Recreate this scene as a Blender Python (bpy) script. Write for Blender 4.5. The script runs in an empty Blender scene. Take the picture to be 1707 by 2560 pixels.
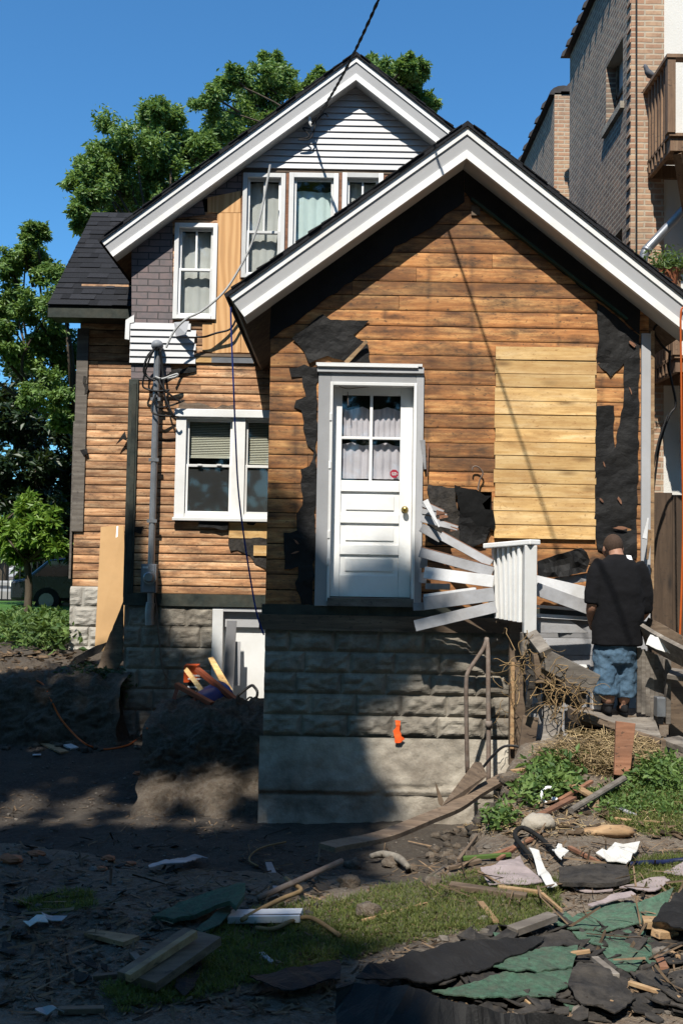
import bpy, bmesh, math, random
import numpy as np
from mathutils import Vector, Matrix, noise
R = random.Random(11)
sc = bpy.context.scene
COL = sc.collection
rad = math.radians

# ------------------------------------------------------------------ camera, sky, sun, exposure
PW, PH, F = 1707.0, 2560.0, 2490.0
CAM = Vector((0, 0, 1.6))
ROT = Matrix.Rotation(rad(90 + 2.85), 3, 'X') @ Matrix.Rotation(rad(1.0), 3, 'Z')
cd = bpy.data.cameras.new('camera'); cam = bpy.data.objects.new('camera', cd); COL.objects.link(cam)
cam.matrix_world = Matrix.Translation(CAM) @ ROT.to_4x4()
cd.sensor_fit = 'VERTICAL'; cd.sensor_height = 36; cd.lens = 36 * F / PH
cd.clip_end = 2000; cd.clip_start = 0.05
sc.camera = cam

SUN_EL, SUN_AZ = rad(55), rad(16)          # 16 degrees to the left of straight behind the camera
S = Vector((-math.sin(SUN_AZ) * math.cos(SUN_EL), -math.cos(SUN_AZ) * math.cos(SUN_EL), math.sin(SUN_EL)))
w = bpy.data.worlds.new('World'); sc.world = w; w.use_nodes = True
nt = w.node_tree; nt.nodes.clear()
sky = nt.nodes.new('ShaderNodeTexSky'); sky.sky_type = 'NISHITA'; sky.sun_disc = False
sky.sun_elevation = SUN_EL; sky.sun_rotation = math.atan2(S.x, S.y)
sky.air_density = 1.0; sky.dust_density = 0.5; sky.ozone_density = 2.5
bg = nt.nodes.new('ShaderNodeBackground'); bg.inputs[1].default_value = 0.10
hs = nt.nodes.new('ShaderNodeMix'); hs.data_type = 'RGBA'; hs.blend_type = 'MULTIPLY'; hs.inputs[0].default_value = 1; hs.inputs[7].default_value = (.45, .91, 1.17, 1)
wo = nt.nodes.new('ShaderNodeOutputWorld')
nt.links.new(sky.outputs[0], hs.inputs[6]); nt.links.new(hs.outputs[2], bg.inputs[0]); nt.links.new(bg.outputs[0], wo.inputs[0])
ld = bpy.data.lights.new('sun', 'SUN'); ld.energy = 5.0; ld.angle = rad(0.53); ld.color = (1, 0.95, 0.86)
sun = bpy.data.objects.new('sun', ld); COL.objects.link(sun)
sun.rotation_euler = S.to_track_quat('Z', 'Y').to_euler(); sun.location = (-6, -8, 25)
sc.view_settings.view_transform = 'Standard'; sc.view_settings.look = 'None'
sc.view_settings.exposure = 0.65; sc.view_settings.gamma = 1
sc.cycles.max_bounces = 6; sc.cycles.transparent_max_bounces = 8

# ------------------------------------------------------------------ picture -> place
def zf(x0, y0, s): return lambda x, y: (x0 + x / s, y0 + y / s)
z0 = zf(0, 0, .9185); z1 = zf(100, 100, 2.6133); z2 = zf(650, 100, 2.6133); z3 = zf(1150, 0, 2.815)
z4 = zf(0, 750, 2.24); z5 = zf(600, 750, 2.6133); z6 = zf(1000, 750, 2.2178); z7 = zf(0, 1400, 2.24)
z8 = zf(600, 1450, 2.6133); z9 = zf(1000, 1250, 2.2178); z10 = zf(0, 1900, 1.8447); z11 = zf(850, 1900, 1.8296)
def ray(p):
    return ROT @ Vector(((p[0] - PW / 2) / F, -(p[1] - PH / 2) / F, -1))
def D(p, Y):
    d = ray(p); return CAM + d * (Y / d.y)
def rect(pl, pr, Y):
    """axis-aligned rectangle on the plane Y from two picture corners"""
    mx, my = (pl[0] + pr[0]) / 2, (pl[1] + pr[1]) / 2
    return D((pl[0], my), Y).x, D((pr[0], my), Y).x, D((mx, pr[1]), Y).z, D((mx, pl[1]), Y).z
def sst(a, b, x):
    t = min(1, max(0, (x - a) / (b - a))); return t * t * (3 - 2 * t)
def nz(x, y, z=0.): return noise.noise(Vector((x, y, z)))

def gz(x, y):
    xe = 0.67 + (y - 6) * 0.30 + 0.12 * nz(y * 1.7, 3.1) + .05 * nz(y * 6, 1)
    left = 1 - sst(xe - .13, xe + .16, x)
    z = -0.8 * sst(4.7, 8.0, y) * left + left * .28 * sst(9.4, 11.4, y)
    yb = 11.75 + .3 * nz(x * 1.2, 7.7)
    b = sst(yb, yb + .55, y) * (1 - sst(-2.75, -2.5, x))
    z += b * (.20 + .15 * sst(12.3, 14, y) - z)
    z += sst(-4.3, -5.6, x) * (.3 - z) * sst(7, 9, y)
    m = sst(-1.98, -1.84, x + .06 * nz(y * 4, 2)) * (1 - sst(-.80, -.72, x)) * sst(9.85, 10.1, y + .12 * nz(x * 4, 5) + .05 * nz(x * 11, 5)) * (1 - sst(10.9, 11.2, y))
    z += m * (-.26 + .08 * nz(x * 3, y * 3) - z)
    if y > 13: z += sst(13, 16, y) * (.36 - z)
    e = m * (1 - m) * 4 + b * (1 - b) * 4; z += min(1, e + m * .5) * (.09 * nz(x * 6, y * 6, 3) + .06 * nz(x * 15, y * 15, 6))
    k = 1 if (y < 14 and abs(x) < 8) else .2
    z += k * (.05 * nz(x * 1.1, y * 1.1, 4) + .022 * nz(x * 4.3, y * 4.3, 9) + .012 * nz(x * 13, y * 13, 2))
    z -= .6 * math.exp(-((x - .40) / .36) ** 4 - ((y - 6.3) / .42) ** 4)
    # low heap of rubble close by on the dug side, mound at the stair foot
    z += .16 * math.exp(-((x + 2.0) ** 2 / .5 + (y - 5.9) ** 2 / .25)) + .22 * math.exp(-((x - 1.95) ** 2 / .35 + (y - 8.1) ** 2 / .25))
    return z
def G(p, h=0.0):
    """where the line of sight through a picture point meets the ground (raised by h)"""
    d = ray(p); d = d / d.y; t = 2.4
    while t < 60:
        q = CAM + d * t
        if q.z < gz(q.x, q.y) + h:
            a, b = t - .06, t
            for _ in range(8):
                m = (a + b) / 2; q = CAM + d * m
                if q.z < gz(q.x, q.y) + h: b = m
                else: a = m
            return CAM + d * b
        t += .06
    return CAM + d * 40

# ------------------------------------------------------------------ materials
def new_mat(name):
    m = bpy.data.materials.new(name); m.use_nodes = True
    n = m.node_tree.nodes; l = m.node_tree.links
    return m, n, l, n['Principled BSDF']
def nd(n, t, **kw):
    o = n.new(t)
    for k, v in kw.items(): setattr(o, k, v)
    return o
def coords(n, l, stretch=(1, 1, 1), rnd_shift=0.0):
    tc = nd(n, 'ShaderNodeTexCoord'); mp = nd(n, 'ShaderNodeMapping'); mp.inputs['Scale'].default_value = stretch
    src = tc.outputs['Object']
    if rnd_shift:
        at = nd(n, 'ShaderNodeAttribute', attribute_name='rnd')
        ml = nd(n, 'ShaderNodeMath', operation='MULTIPLY'); ml.inputs[1].default_value = rnd_shift
        l.new(at.outputs['Fac'], ml.inputs[0])
        va = nd(n, 'ShaderNodeVectorMath', operation='ADD'); l.new(src, va.inputs[0]); l.new(ml.outputs[0], va.inputs[1]); src = va.outputs[0]
    l.new(src, mp.inputs['Vector']); return mp.outputs[0]
def noi(n, l, vec, scale, detail=5, rough=.6, dist=0.0):
    t = nd(n, 'ShaderNodeTexNoise'); t.inputs['Scale'].default_value = scale; t.inputs['Detail'].default_value = detail
    t.inputs['Roughness'].default_value = rough; t.inputs['Distortion'].default_value = dist
    if vec is not None: l.new(vec, t.inputs['Vector'])
    return t.outputs['Fac']
def ramp(n, l, fac, stops):
    r = nd(n, 'ShaderNodeValToRGB'); e = r.color_ramp.elements
    while len(e) < len(stops): e.new(.5)
    for k, (p, c) in enumerate(stops):
        e[k].position = p; e[k].color = (*c, 1) if len(c) == 3 else c
    l.new(fac, r.inputs[0]); return r.outputs[0]
def mix(n, l, fac, a, b, mode='MIX'):
    m = nd(n, 'ShaderNodeMix', data_type='RGBA', blend_type=mode)
    for i, v in ((0, fac), (6, a), (7, b)):
        if isinstance(v, (int, float)): m.inputs[i].default_value = v
        elif isinstance(v, tuple): m.inputs[i].default_value = (*v, 1)
        else: l.new(v, m.inputs[i])
    return m.outputs[2]
def bump(n, l, b, h, strength, dist=.02):
    k = nd(n, 'ShaderNodeBump'); k.inputs['Strength'].default_value = strength; k.inputs['Distance'].default_value = dist
    l.new(h, k.inputs['Height']); l.new(k.outputs[0], b.inputs['Normal'])
W3 = lambda v: (v, v, v)
def M(name, col, rough=.75, var=.25, scale=8, dirt=None, dirt_amt=.5, bmp=.15, bscale=None, metal=0, stretch=(1, 1, 1), rnd=.35):
    m, n, l, b = new_mat(name); v = coords(n, l, stretch, 7)
    a = noi(n, l, v, scale)
    c = ramp(n, l, a, [(.3, tuple(x * (1 - var) for x in col)), (.7, tuple(min(1, x * (1 + var)) for x in col))])
    if dirt:
        d = ramp(n, l, noi(n, l, v, scale * .45, 6, .7), [(.5 - .12, W3(0)), (.5 + .16, W3(1))])
        f = nd(n, 'ShaderNodeMath', operation='MULTIPLY'); f.inputs[1].default_value = dirt_amt; l.new(d, f.inputs[0])
        c = mix(n, l, f.outputs[0], c, dirt)
    at = nd(n, 'ShaderNodeAttribute', attribute_name='rnd')
    c = mix(n, l, 1.0, c, ramp(n, l, at.outputs['Fac'], [(0, W3(1 - rnd)), (1, W3(1))]), 'MULTIPLY')
    l.new(c, b.inputs['Base Color']); b.inputs['Roughness'].default_value = rough; b.inputs['Metallic'].default_value = metal; b.inputs['Specular IOR Level'].default_value = .5 if rough < .5 else .2
    if bmp: bump(n, l, b, noi(n, l, v, bscale or scale * 3, 6, .7), bmp)
    return m
def wood(name, dark, mid, light, stain=.5, stain_col=(.03, .02, .013), along='x', knots=True, rough=.8, lo=.2, studs=False):
    m, n, l, b = new_mat(name)
    st = {'x': (1.1, 9, 13), 'z': (13, 9, 1.1), 'y': (13, 1.1, 9)}[along]
    v = coords(n, l, st, 37); v2 = coords(n, l, {'x': (.9, 3, 2.6), 'z': (2.6, 3, .9), 'y': (2.6, .9, 3)}[along], 11)
    g = noi(n, l, v, 1.6, 6, .65, .6)
    c = ramp(n, l, g, [(.25, dark), (.48, mid), (.72, light)])
    at = nd(n, 'ShaderNodeAttribute', attribute_name='rnd')
    c = mix(n, l, 1.0, c, ramp(n, l, at.outputs['Fac'], [(0, W3(.50 + lo)), (.5, W3(.86)), (1, W3(1.12))]), 'MULTIPLY')
    s = ramp(n, l, noi(n, l, v2, 2.2, 7, .72), [(.43, W3(0)), (.66, W3(1))])
    f = nd(n, 'ShaderNodeMath', operation='MULTIPLY'); f.inputs[1].default_value = stain; l.new(s, f.inputs[0])
    c = mix(n, l, f.outputs[0], c, stain_col)
    s2 = ramp(n, l, noi(n, l, coords(n, l, (.9, .9, 1.5), 1.5), 1.0, 6, .75), [(.44, W3(0)), (.66, W3(stain * .55))])
    c = mix(n, l, s2, c, tuple(x * .45 + y * .4 for x, y in zip(dark, stain_col)))
    sp_ = ramp(n, l, noi(n, l, coords(n, l, (3, 3, 6), 3), 7, 3, .6), [(.60, W3(0)), (.70, W3(.75))]); c = mix(n, l, sp_, c, stain_col)
    if studs:
        tc = nd(n, 'ShaderNodeTexCoord'); sp = nd(n, 'ShaderNodeSeparateXYZ'); l.new(tc.outputs['Object'], sp.inputs[0])
        wob = noi(n, l, tc.outputs['Object'], 5, 3); ad = nd(n, 'ShaderNodeMath', operation='MULTIPLY_ADD'); l.new(wob, ad.inputs[0]); ad.inputs[1].default_value = .05; l.new(sp.outputs[0], ad.inputs[2])
        mo = nd(n, 'ShaderNodeMath', operation='PINGPONG'); l.new(ad.outputs[0], mo.inputs[0]); mo.inputs[1].default_value = .205
        sl_ = ramp(n, l, mo.outputs[0], [(.0, W3(.62)), (.022, W3(.3)), (.04, W3(0))])
        br = ramp(n, l, noi(n, l, coords(n, l, (2, 2, 5), 9), 2, 4), [(.42, W3(0)), (.6, W3(1))]); mm = nd(n, 'ShaderNodeMath', operation='MULTIPLY'); l.new(sl_, mm.inputs[0]); l.new(br, mm.inputs[1])
        c = mix(n, l, mm.outputs[0], c, stain_col)
    if knots:
        v3 = coords(n, l, {'x': (1.7, 0.01, 5.2), 'z': (5.2, .01, 1.7), 'y': (5.2, 1.7, .01)}[along], 5)
        vo = nd(n, 'ShaderNodeTexVoronoi'); vo.inputs['Scale'].default_value = 1.0; l.new(v3, vo.inputs['Vector'])
        k = ramp(n, l, vo.outputs['Distance'], [(.04, W3(.85)), (.11, W3(.45)), (.2, W3(0))])
        c = mix(n, l, k, c, tuple(x * .35 for x in dark))
    l.new(c, b.inputs['Base Color']); b.inputs['Roughness'].default_value = rough
    bump(n, l, b, g, .25, .006)
    return m
def brick(name, cols, mortar, axes='yz', bw=.215, rh=.072, ms=.010, stain=(.06, .055, .05), stain_amt=.35, bmp=.6):
    m, n, l, b = new_mat(name)
    tc = nd(n, 'ShaderNodeTexCoord'); sp = nd(n, 'ShaderNodeSeparateXYZ'); l.new(tc.outputs['Object'], sp.inputs[0])
    cb = nd(n, 'ShaderNodeCombineXYZ'); l.new(sp.outputs['XYZ'.index(axes[0].upper())], cb.inputs[0]); l.new(sp.outputs[2], cb.inputs[1])
    nw = nd(n, 'ShaderNodeTexNoise'); nw.inputs['Scale'].default_value = 6; l.new(cb.outputs[0], nw.inputs['Vector'])
    vm = nd(n, 'ShaderNodeVectorMath', operation='SCALE'); vm.inputs['Scale'].default_value = .016; l.new(nw.outputs['Color'], vm.inputs[0])
    va = nd(n, 'ShaderNodeVectorMath', operation='ADD'); l.new(cb.outputs[0], va.inputs[0]); l.new(vm.outputs[0], va.inputs[1])
    t = nd(n, 'ShaderNodeTexBrick'); l.new(va.outputs[0], t.inputs['Vector'])
    t.inputs['Scale'].default_value = 1; t.inputs['Brick Width'].default_value = bw; t.inputs['Row Height'].default_value = rh
    t.inputs['Mortar Size'].default_value = ms; t.inputs['Mortar Smooth'].default_value = .3; t.inputs['Bias'].default_value = 0
    t.inputs['Color1'].default_value = (*cols[0], 1); t.inputs['Color2'].default_value = (*cols[1], 1); t.inputs['Mortar'].default_value = (*mortar, 1)
    v = coords(n, l)
    c = mix(n, l, ramp(n, l, noi(n, l, v, 9, 3), [(.4, W3(0)), (.65, W3(.8))]), t.outputs['Color'], cols[2], 'MIX')
    c = mix(n, l, t.outputs['Fac'], c, mortar)
    s = ramp(n, l, noi(n, l, v, 1.3, 7, .7), [(.45, W3(0)), (.7, W3(stain_amt))])
    c = mix(n, l, s, c, stain)
    l.new(c, b.inputs['Base Color']); b.inputs['Roughness'].default_value = .9
    iv = nd(n, 'ShaderNodeMath', operation='SUBTRACT'); iv.inputs[0].default_value = 1; l.new(t.outputs['Fac'], iv.inputs[1])
    bump(n, l, b, iv.outputs[0], bmp, .01)
    return m
def leafm(name, c1, c2, trans=.35, rough=.5):
    m, n, l, b = new_mat(name)
    at = nd(n, 'ShaderNodeAttribute', attribute_name='rnd')
    c = ramp(n, l, at.outputs['Fac'], [(0, c1), (1, c2)])
    l.new(c, b.inputs['Base Color']); b.inputs['Roughness'].default_value = rough
    tr = nd(n, 'ShaderNodeBsdfTranslucent'); l.new(mix(n, l, .5, c, (.16, .22, .02)), tr.inputs['Color'])
    ms = nd(n, 'ShaderNodeMixShader'); ms.inputs[0].default_value = trans
    l.new(b.outputs[0], ms.inputs[1]); l.new(tr.outputs[0], ms.inputs[2]); l.new(ms.outputs[0], n['Material Output'].inputs[0])
    return m
def glass(name, tint=(.95, .96, .96), refl=.0):
    m, n, l, b = new_mat(name); n.remove(b)
    tr = nd(n, 'ShaderNodeBsdfTransparent'); tr.inputs[0].default_value = (*tint, 1)
    gl = nd(n, 'ShaderNodeBsdfGlossy'); gl.inputs['Roughness'].default_value = .03
    v = coords(n, l); bp = nd(n, 'ShaderNodeBump'); bp.inputs['Strength'].default_value = .03; l.new(noi(n, l, v, 3, 2), bp.inputs['Height']); l.new(bp.outputs[0], gl.inputs['Normal'])
    fr = nd(n, 'ShaderNodeLayerWeight'); fr.inputs[0].default_value = .5; pw = nd(n, 'ShaderNodeMath', operation='POWER'); l.new(fr.outputs['Facing'], pw.inputs[0]); pw.inputs[1].default_value = 4
    ad = nd(n, 'ShaderNodeMath', operation='MULTIPLY_ADD'); ad.inputs[1].default_value = .7; ad.inputs[2].default_value = .045 + refl; l.new(pw.outputs[0], ad.inputs[0])
    ms = nd(n, 'ShaderNodeMixShader'); l.new(ad.outputs[0], ms.inputs[0]); l.new(tr.outputs[0], ms.inputs[1]); l.new(gl.outputs[0], ms.inputs[2])
    l.new(ms.outputs[0], n['Material Output'].inputs[0]); return m
def dirtm():
    m, n, l, b = new_mat('dirt'); v = coords(n, l)
    a = noi(n, l, v, 1.2, 8, .7); c = ramp(n, l, a, [(.3, (.052, .036, .024)), (.5, (.112, .08, .054)), (.72, (.185, .142, .10))])
    f = noi(n, l, v, 26, 5, .75); c = mix(n, l, ramp(n, l, f, [(.42, W3(.0)), (.7, W3(.75))]), c, (.22, .19, .148))
    g = noi(n, l, v, 60, 3, .8); c = mix(n, l, ramp(n, l, g, [(.3, W3(.6)), (.45, W3(0))]), c, (.05, .038, .03))
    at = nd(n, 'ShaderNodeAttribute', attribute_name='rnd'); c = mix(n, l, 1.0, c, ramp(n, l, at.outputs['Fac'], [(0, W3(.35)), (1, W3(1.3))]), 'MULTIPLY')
    l.new(c, b.inputs['Base Color']); b.inputs['Roughness'].default_value = .95
    ad = nd(n, 'ShaderNodeMath', operation='ADD'); l.new(f, ad.inputs[0]); l.new(g, ad.inputs[1])
    bump(n, l, b, ad.outputs[0], .8, .03); return m
def plym(name):
    m, n, l, b = new_mat(name); v = coords(n, l, (5, 1, .55), 3)
    wv = nd(n, 'ShaderNodeTexWave', wave_type='BANDS', bands_direction='X'); l.new(v, wv.inputs['Vector'])
    wv.inputs['Scale'].default_value = .9; wv.inputs['Distortion'].default_value = 14; wv.inputs['Detail'].default_value = 3; wv.inputs['Detail Scale'].default_value = .7
    c = ramp(n, l, wv.outputs['Fac'], [(.1, (.62, .36, .155)), (.55, (.56, .30, .12)), (.92, (.49, .26, .10))])
    c = mix(n, l, ramp(n, l, noi(n, l, v, 2.5), [(.5, W3(0)), (.8, W3(.35))]), c, (.3, .17, .08))
    l.new(c, b.inputs['Base Color']); b.inputs['Roughness'].default_value = .75; return m

MAT = dict(
    porch_wood=wood('porch_wood', (.17, .060, .018), (.45, .185, .056), (.74, .41, .155), .95, (.045, .027, .015), lo=.0, studs=True),
    log_wood=wood('log_wood', (.27, .11, .045), (.60, .31, .145), (.88, .62, .37), .95, (.085, .045, .025), lo=.12),
    new_wood=wood('new_wood', (.50, .27, .09), (.70, .45, .18), (.86, .64, .34), .6, (.30, .15, .05)),
    old_wood=wood('old_wood', (.07, .045, .03), (.14, .095, .06), (.22, .16, .11), .5),
    grey_wood=wood('grey_wood', (.08, .066, .053), (.15, .128, .105), (.25, .222, .19), .55, (.05, .04, .035)),
    red_wood=wood('red_wood', (.13, .05, .025), (.24, .105, .055), (.34, .17, .10), .4, knots=False),
    splinter=wood('splinter_wood', (.22, .12, .055), (.36, .22, .11), (.5, .36, .2), .5, knots=False),
    deck_wood=wood('deck_wood', (.12, .062, .034), (.22, .13, .072), (.31, .195, .115), .3, along='z'), fence_wood=wood('fence_wood', (.03, .017, .009), (.06, .036, .02), (.095, .06, .036), .4, along='z'),  # fence tone darkened to stand in for the deck's shadow
    dark_trim=M('green_black_trim', (.028, .036, .032), .6, .4, 9, (.12, .105, .075), .35),
    green_trim=M('dark_green_paint', (.016, .05, .034), .5, .3, 7, (.11, .09, .05), .4, stretch=(1, 1, 1)),
    white=M('white_paint', (.80, .80, .79), .5, .06, 5, (.55, .53, .5), .25, .08, 40),
    clean=M('clean_white', (.82, .82, .81), .45, .04, 3, (.56, .53, .47), .4, .06, 30),
    grey_paint=M('grey_paint', (.43, .43, .44), .55, .08, 3, (.32, .32, .32), .25, .05, 30),
    rake_grey=M('rake_grey', (.365, .365, .37), .5, .05, 2, (.38, .38, .38), .3, .03),
    siding=M('pale_siding', (.42, .42, .435), .45, .06, 3, (.42, .41, .40), .35, .04, 30),
    clap=M('clapboard_paint', (.36, .36, .375), .6, .14, 6, (.20, .185, .17), .6, .15, 30),
    clap_white=M('white_clapboard', (.62, .62, .63), .55, .1, 6, (.36, .34, .31), .5, .12, 30),
    soffit=M('soffit_panel', (.55, .55, .53), .5, .06, 4),
    shingle=M('roof_shingle', (.022, .0225, .026), .95, .35, 60, None, 0, .5, 120, rnd=.55),
    tar=M('tar_felt', (.010, .0098, .0102), .68, .35, 5, (.024, .022, .02), .5, .6, 9, rnd=.3),
    tar2=M('dusty_felt', (.026, .024, .023), .85, .5, 22, (.085, .072, .058), .6, .8, 11, rnd=.4),
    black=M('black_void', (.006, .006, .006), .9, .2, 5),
    green_felt=M('green_roofing', (.06, .122, .08), .95, .35, 45, (.085, .09, .07), .7, .6, 80, rnd=.35),
    pink_felt=M('pink_roofing', (.32, .265, .26), .95, .2, 10, (.2, .16, .15), .4, .4, 60),
    block=M('cement_block', (.265, .237, .195), .95, .3, 7, (.075, .06, .047), .65, .5, 40),
    cement=M('rough_cement', (.45, .405, .335), .95, .25, 3.2, (.13, .105, .08), .75, .6, 18),
    stone=M('pale_block', (.40, .375, .33), .95, .2, 4, (.2, .18, .16), .5, .5, 30),
    plywood=plym('plywood'),
    board=M('fibre_board', (.47, .29, .135), .8, .08, 3, (.36, .21, .09), .4, .1),
    metal=M('galvanised', (.30, .31, .33), .42, .15, 8, (.2, .2, .2), .3, .05, metal=.6),
    meter_grey=M('meter_grey', (.25, .265, .29), .5, .1, 6, None, 0, .05),
    rust=M('rusty_pipe', (.19, .155, .13), .7, .3, 14, (.14, .07, .04), .5, .3),
    brass=M('brass', (.5, .36, .12), .3, .1, 5, metal=.9),
    cable=M('black_cable', (.012, .012, .013), .55, .2, 5),
    pale_cable=M('pale_cable', (.42, .42, .41), .55, .1, 5),
    blue_rope=M('blue_rope', (.02, .05, .25), .7, .3, 40),
    orange_cord=M('orange_cord', (.42, .085, .015), .5, .1, 5),
    dirt=dirtm(),
    lawn=M('lawn', (.045, .12, .018), .95, .35, 3, (.08, .13, .03), .4, .6, 60),
    asphalt=M('asphalt', (.05, .05, .05), .9, .2, 4),
    pave=M('pavement', (.3, .29, .27), .9, .1, 4),
    bark=M('bark', (.09, .07, .05), .95, .3, 10, None, 0, .8, 14, stretch=(1, 1, .25)),
    ash_leaf=leafm('ash_leaf', (.06, .135, .022), (.25, .38, .11), .42),
    shade_dark_leaf=leafm('shade_dark_leaf', (.006, .018, .006), (.02, .045, .012), .15),  # near-black tint carries the background tree's shade in its colour
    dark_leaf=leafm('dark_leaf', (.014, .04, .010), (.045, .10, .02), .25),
    lime_leaf=leafm('lime_leaf', (.08, .18, .018), (.22, .34, .05), .45),
    weed_leaf=leafm('weed_leaf', (.03, .075, .012), (.13, .20, .045), .3, .65),
    ivy_leaf=leafm('ivy_leaf', (.03, .05, .02), (.07, .10, .04), .2),
    grass=leafm('grass_blade', (.05, .085, .014), (.17, .18, .045), .4, .7),
    straw=leafm('straw_fibre', (.14, .09, .045), (.42, .31, .16), .15, .9),
    root=M('root', (.25, .165, .08), .9, .3, 10),
    common_brick=brick('common_brick', ((.34, .215, .145), (.17, .11, .08), (.10, .08, .068)), (.33, .285, .22), 'yz', .21, .070, .014, (.10, .09, .08), .5),
    face_brick=brick('face_brick', ((.38, .205, .125), (.45, .30, .19), (.28, .15, .09)), (.42, .35, .26), 'xz', .215, .070, .012, (.20, .15, .11), .7),
    asphalt_brick=brick('asphalt_brick', ((.17, .135, .135), (.21, .15, .145), (.13, .115, .12)), (.055, .05, .05), 'xz', .27, .083, .008, (.06, .055, .055), .7, .3),
    stucco=M('white_stucco', (.74, .72, .67), .9, .05, 2, (.6, .57, .52), .3, .3, 50),
    coping=M('clay_coping', (.05, .045, .045), .6, .3, 5),
    glass=glass('window_glass'), glass_dark=glass('dark_glass', (.5, .52, .5), .0),
    curtain=M('grey_curtain', (.58, .54, .57), .9, .06, 8, None, 0, .1),
    curtain_cyan=M('cyan_curtain', (.60, .72, .70), .9, .05, 8, None, 0, .1),
    curtain_pale=M('pale_curtain', (.52, .52, .49), .9, .1, 4, None, 0, .1),
    blind=M('cream_blind', (.56, .54, .43), .6, .04, 5),
    screen=M('insect_screen', (.045, .045, .045), .8, .1, 5),
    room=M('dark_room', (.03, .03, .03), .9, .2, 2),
    red=M('red_sticker', (.42, .02, .05), .4, .1, 5), orange=M('orange_paint', (.80, .11, .02), .7, .2, 10),
    box_orange=M('orange_carton', (.72, .10, .02), .6, .1, 5), blue=M('blue_plastic', (.010, .035, .16), .35, .15, 5),
    red_handle=M('red_brown_handle', (.26, .065, .03), .55, .2, 10), tray=M('green_black_tray', (.028, .04, .034), .45, .2, 5),
    skin=M('skin', (.46, .245, .165), .55, .08, 12, None, 0, .05), hair=M('cropped_hair', (.055, .034, .024), .85, .25, 60, None, 0, .4, 200),
    tee=M('black_cotton', (.0075, .0075, .0095), .95, .2, 6, None, 0, .6, 7), denim=M('denim', (.075, .14, .215), .9, .25, 9, (.17, .25, .33), .4, .5, 14),
    sock=M('black_sock', (.012, .012, .014), .9), tag=M('white_tag', (.75, .75, .75), .7, .03), paper=M('crumpled_paper', (.62, .61, .58), .8, .1, 10, (.4, .36, .3), .5, .5),
    car=M('dark_car_paint', (.012, .014, .018), .25, .1, 4), tyre=M('tyre', (.015, .015, .015), .85), iron=M('black_iron', (.01, .01, .01), .6),
    pink=M('pink_petal', (.75, .04, .28), .6), pigeon=M('pigeon_feather', (.09, .095, .11), .7, .3, 20), beak=M('beak', (.12, .09, .07), .5),
    hose=M('blue_black_hose', (.01, .015, .05), .5), terracotta=M('terracotta', (.33, .12, .06), .85, .15, 8), rubble=M('rubble', (.15, .13, .11), .95, .3, 12, None, 0, .5),
    litter=M('wood_chips', (.17, .115, .07), .95, .5, 12, rnd=.85),
)

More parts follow.
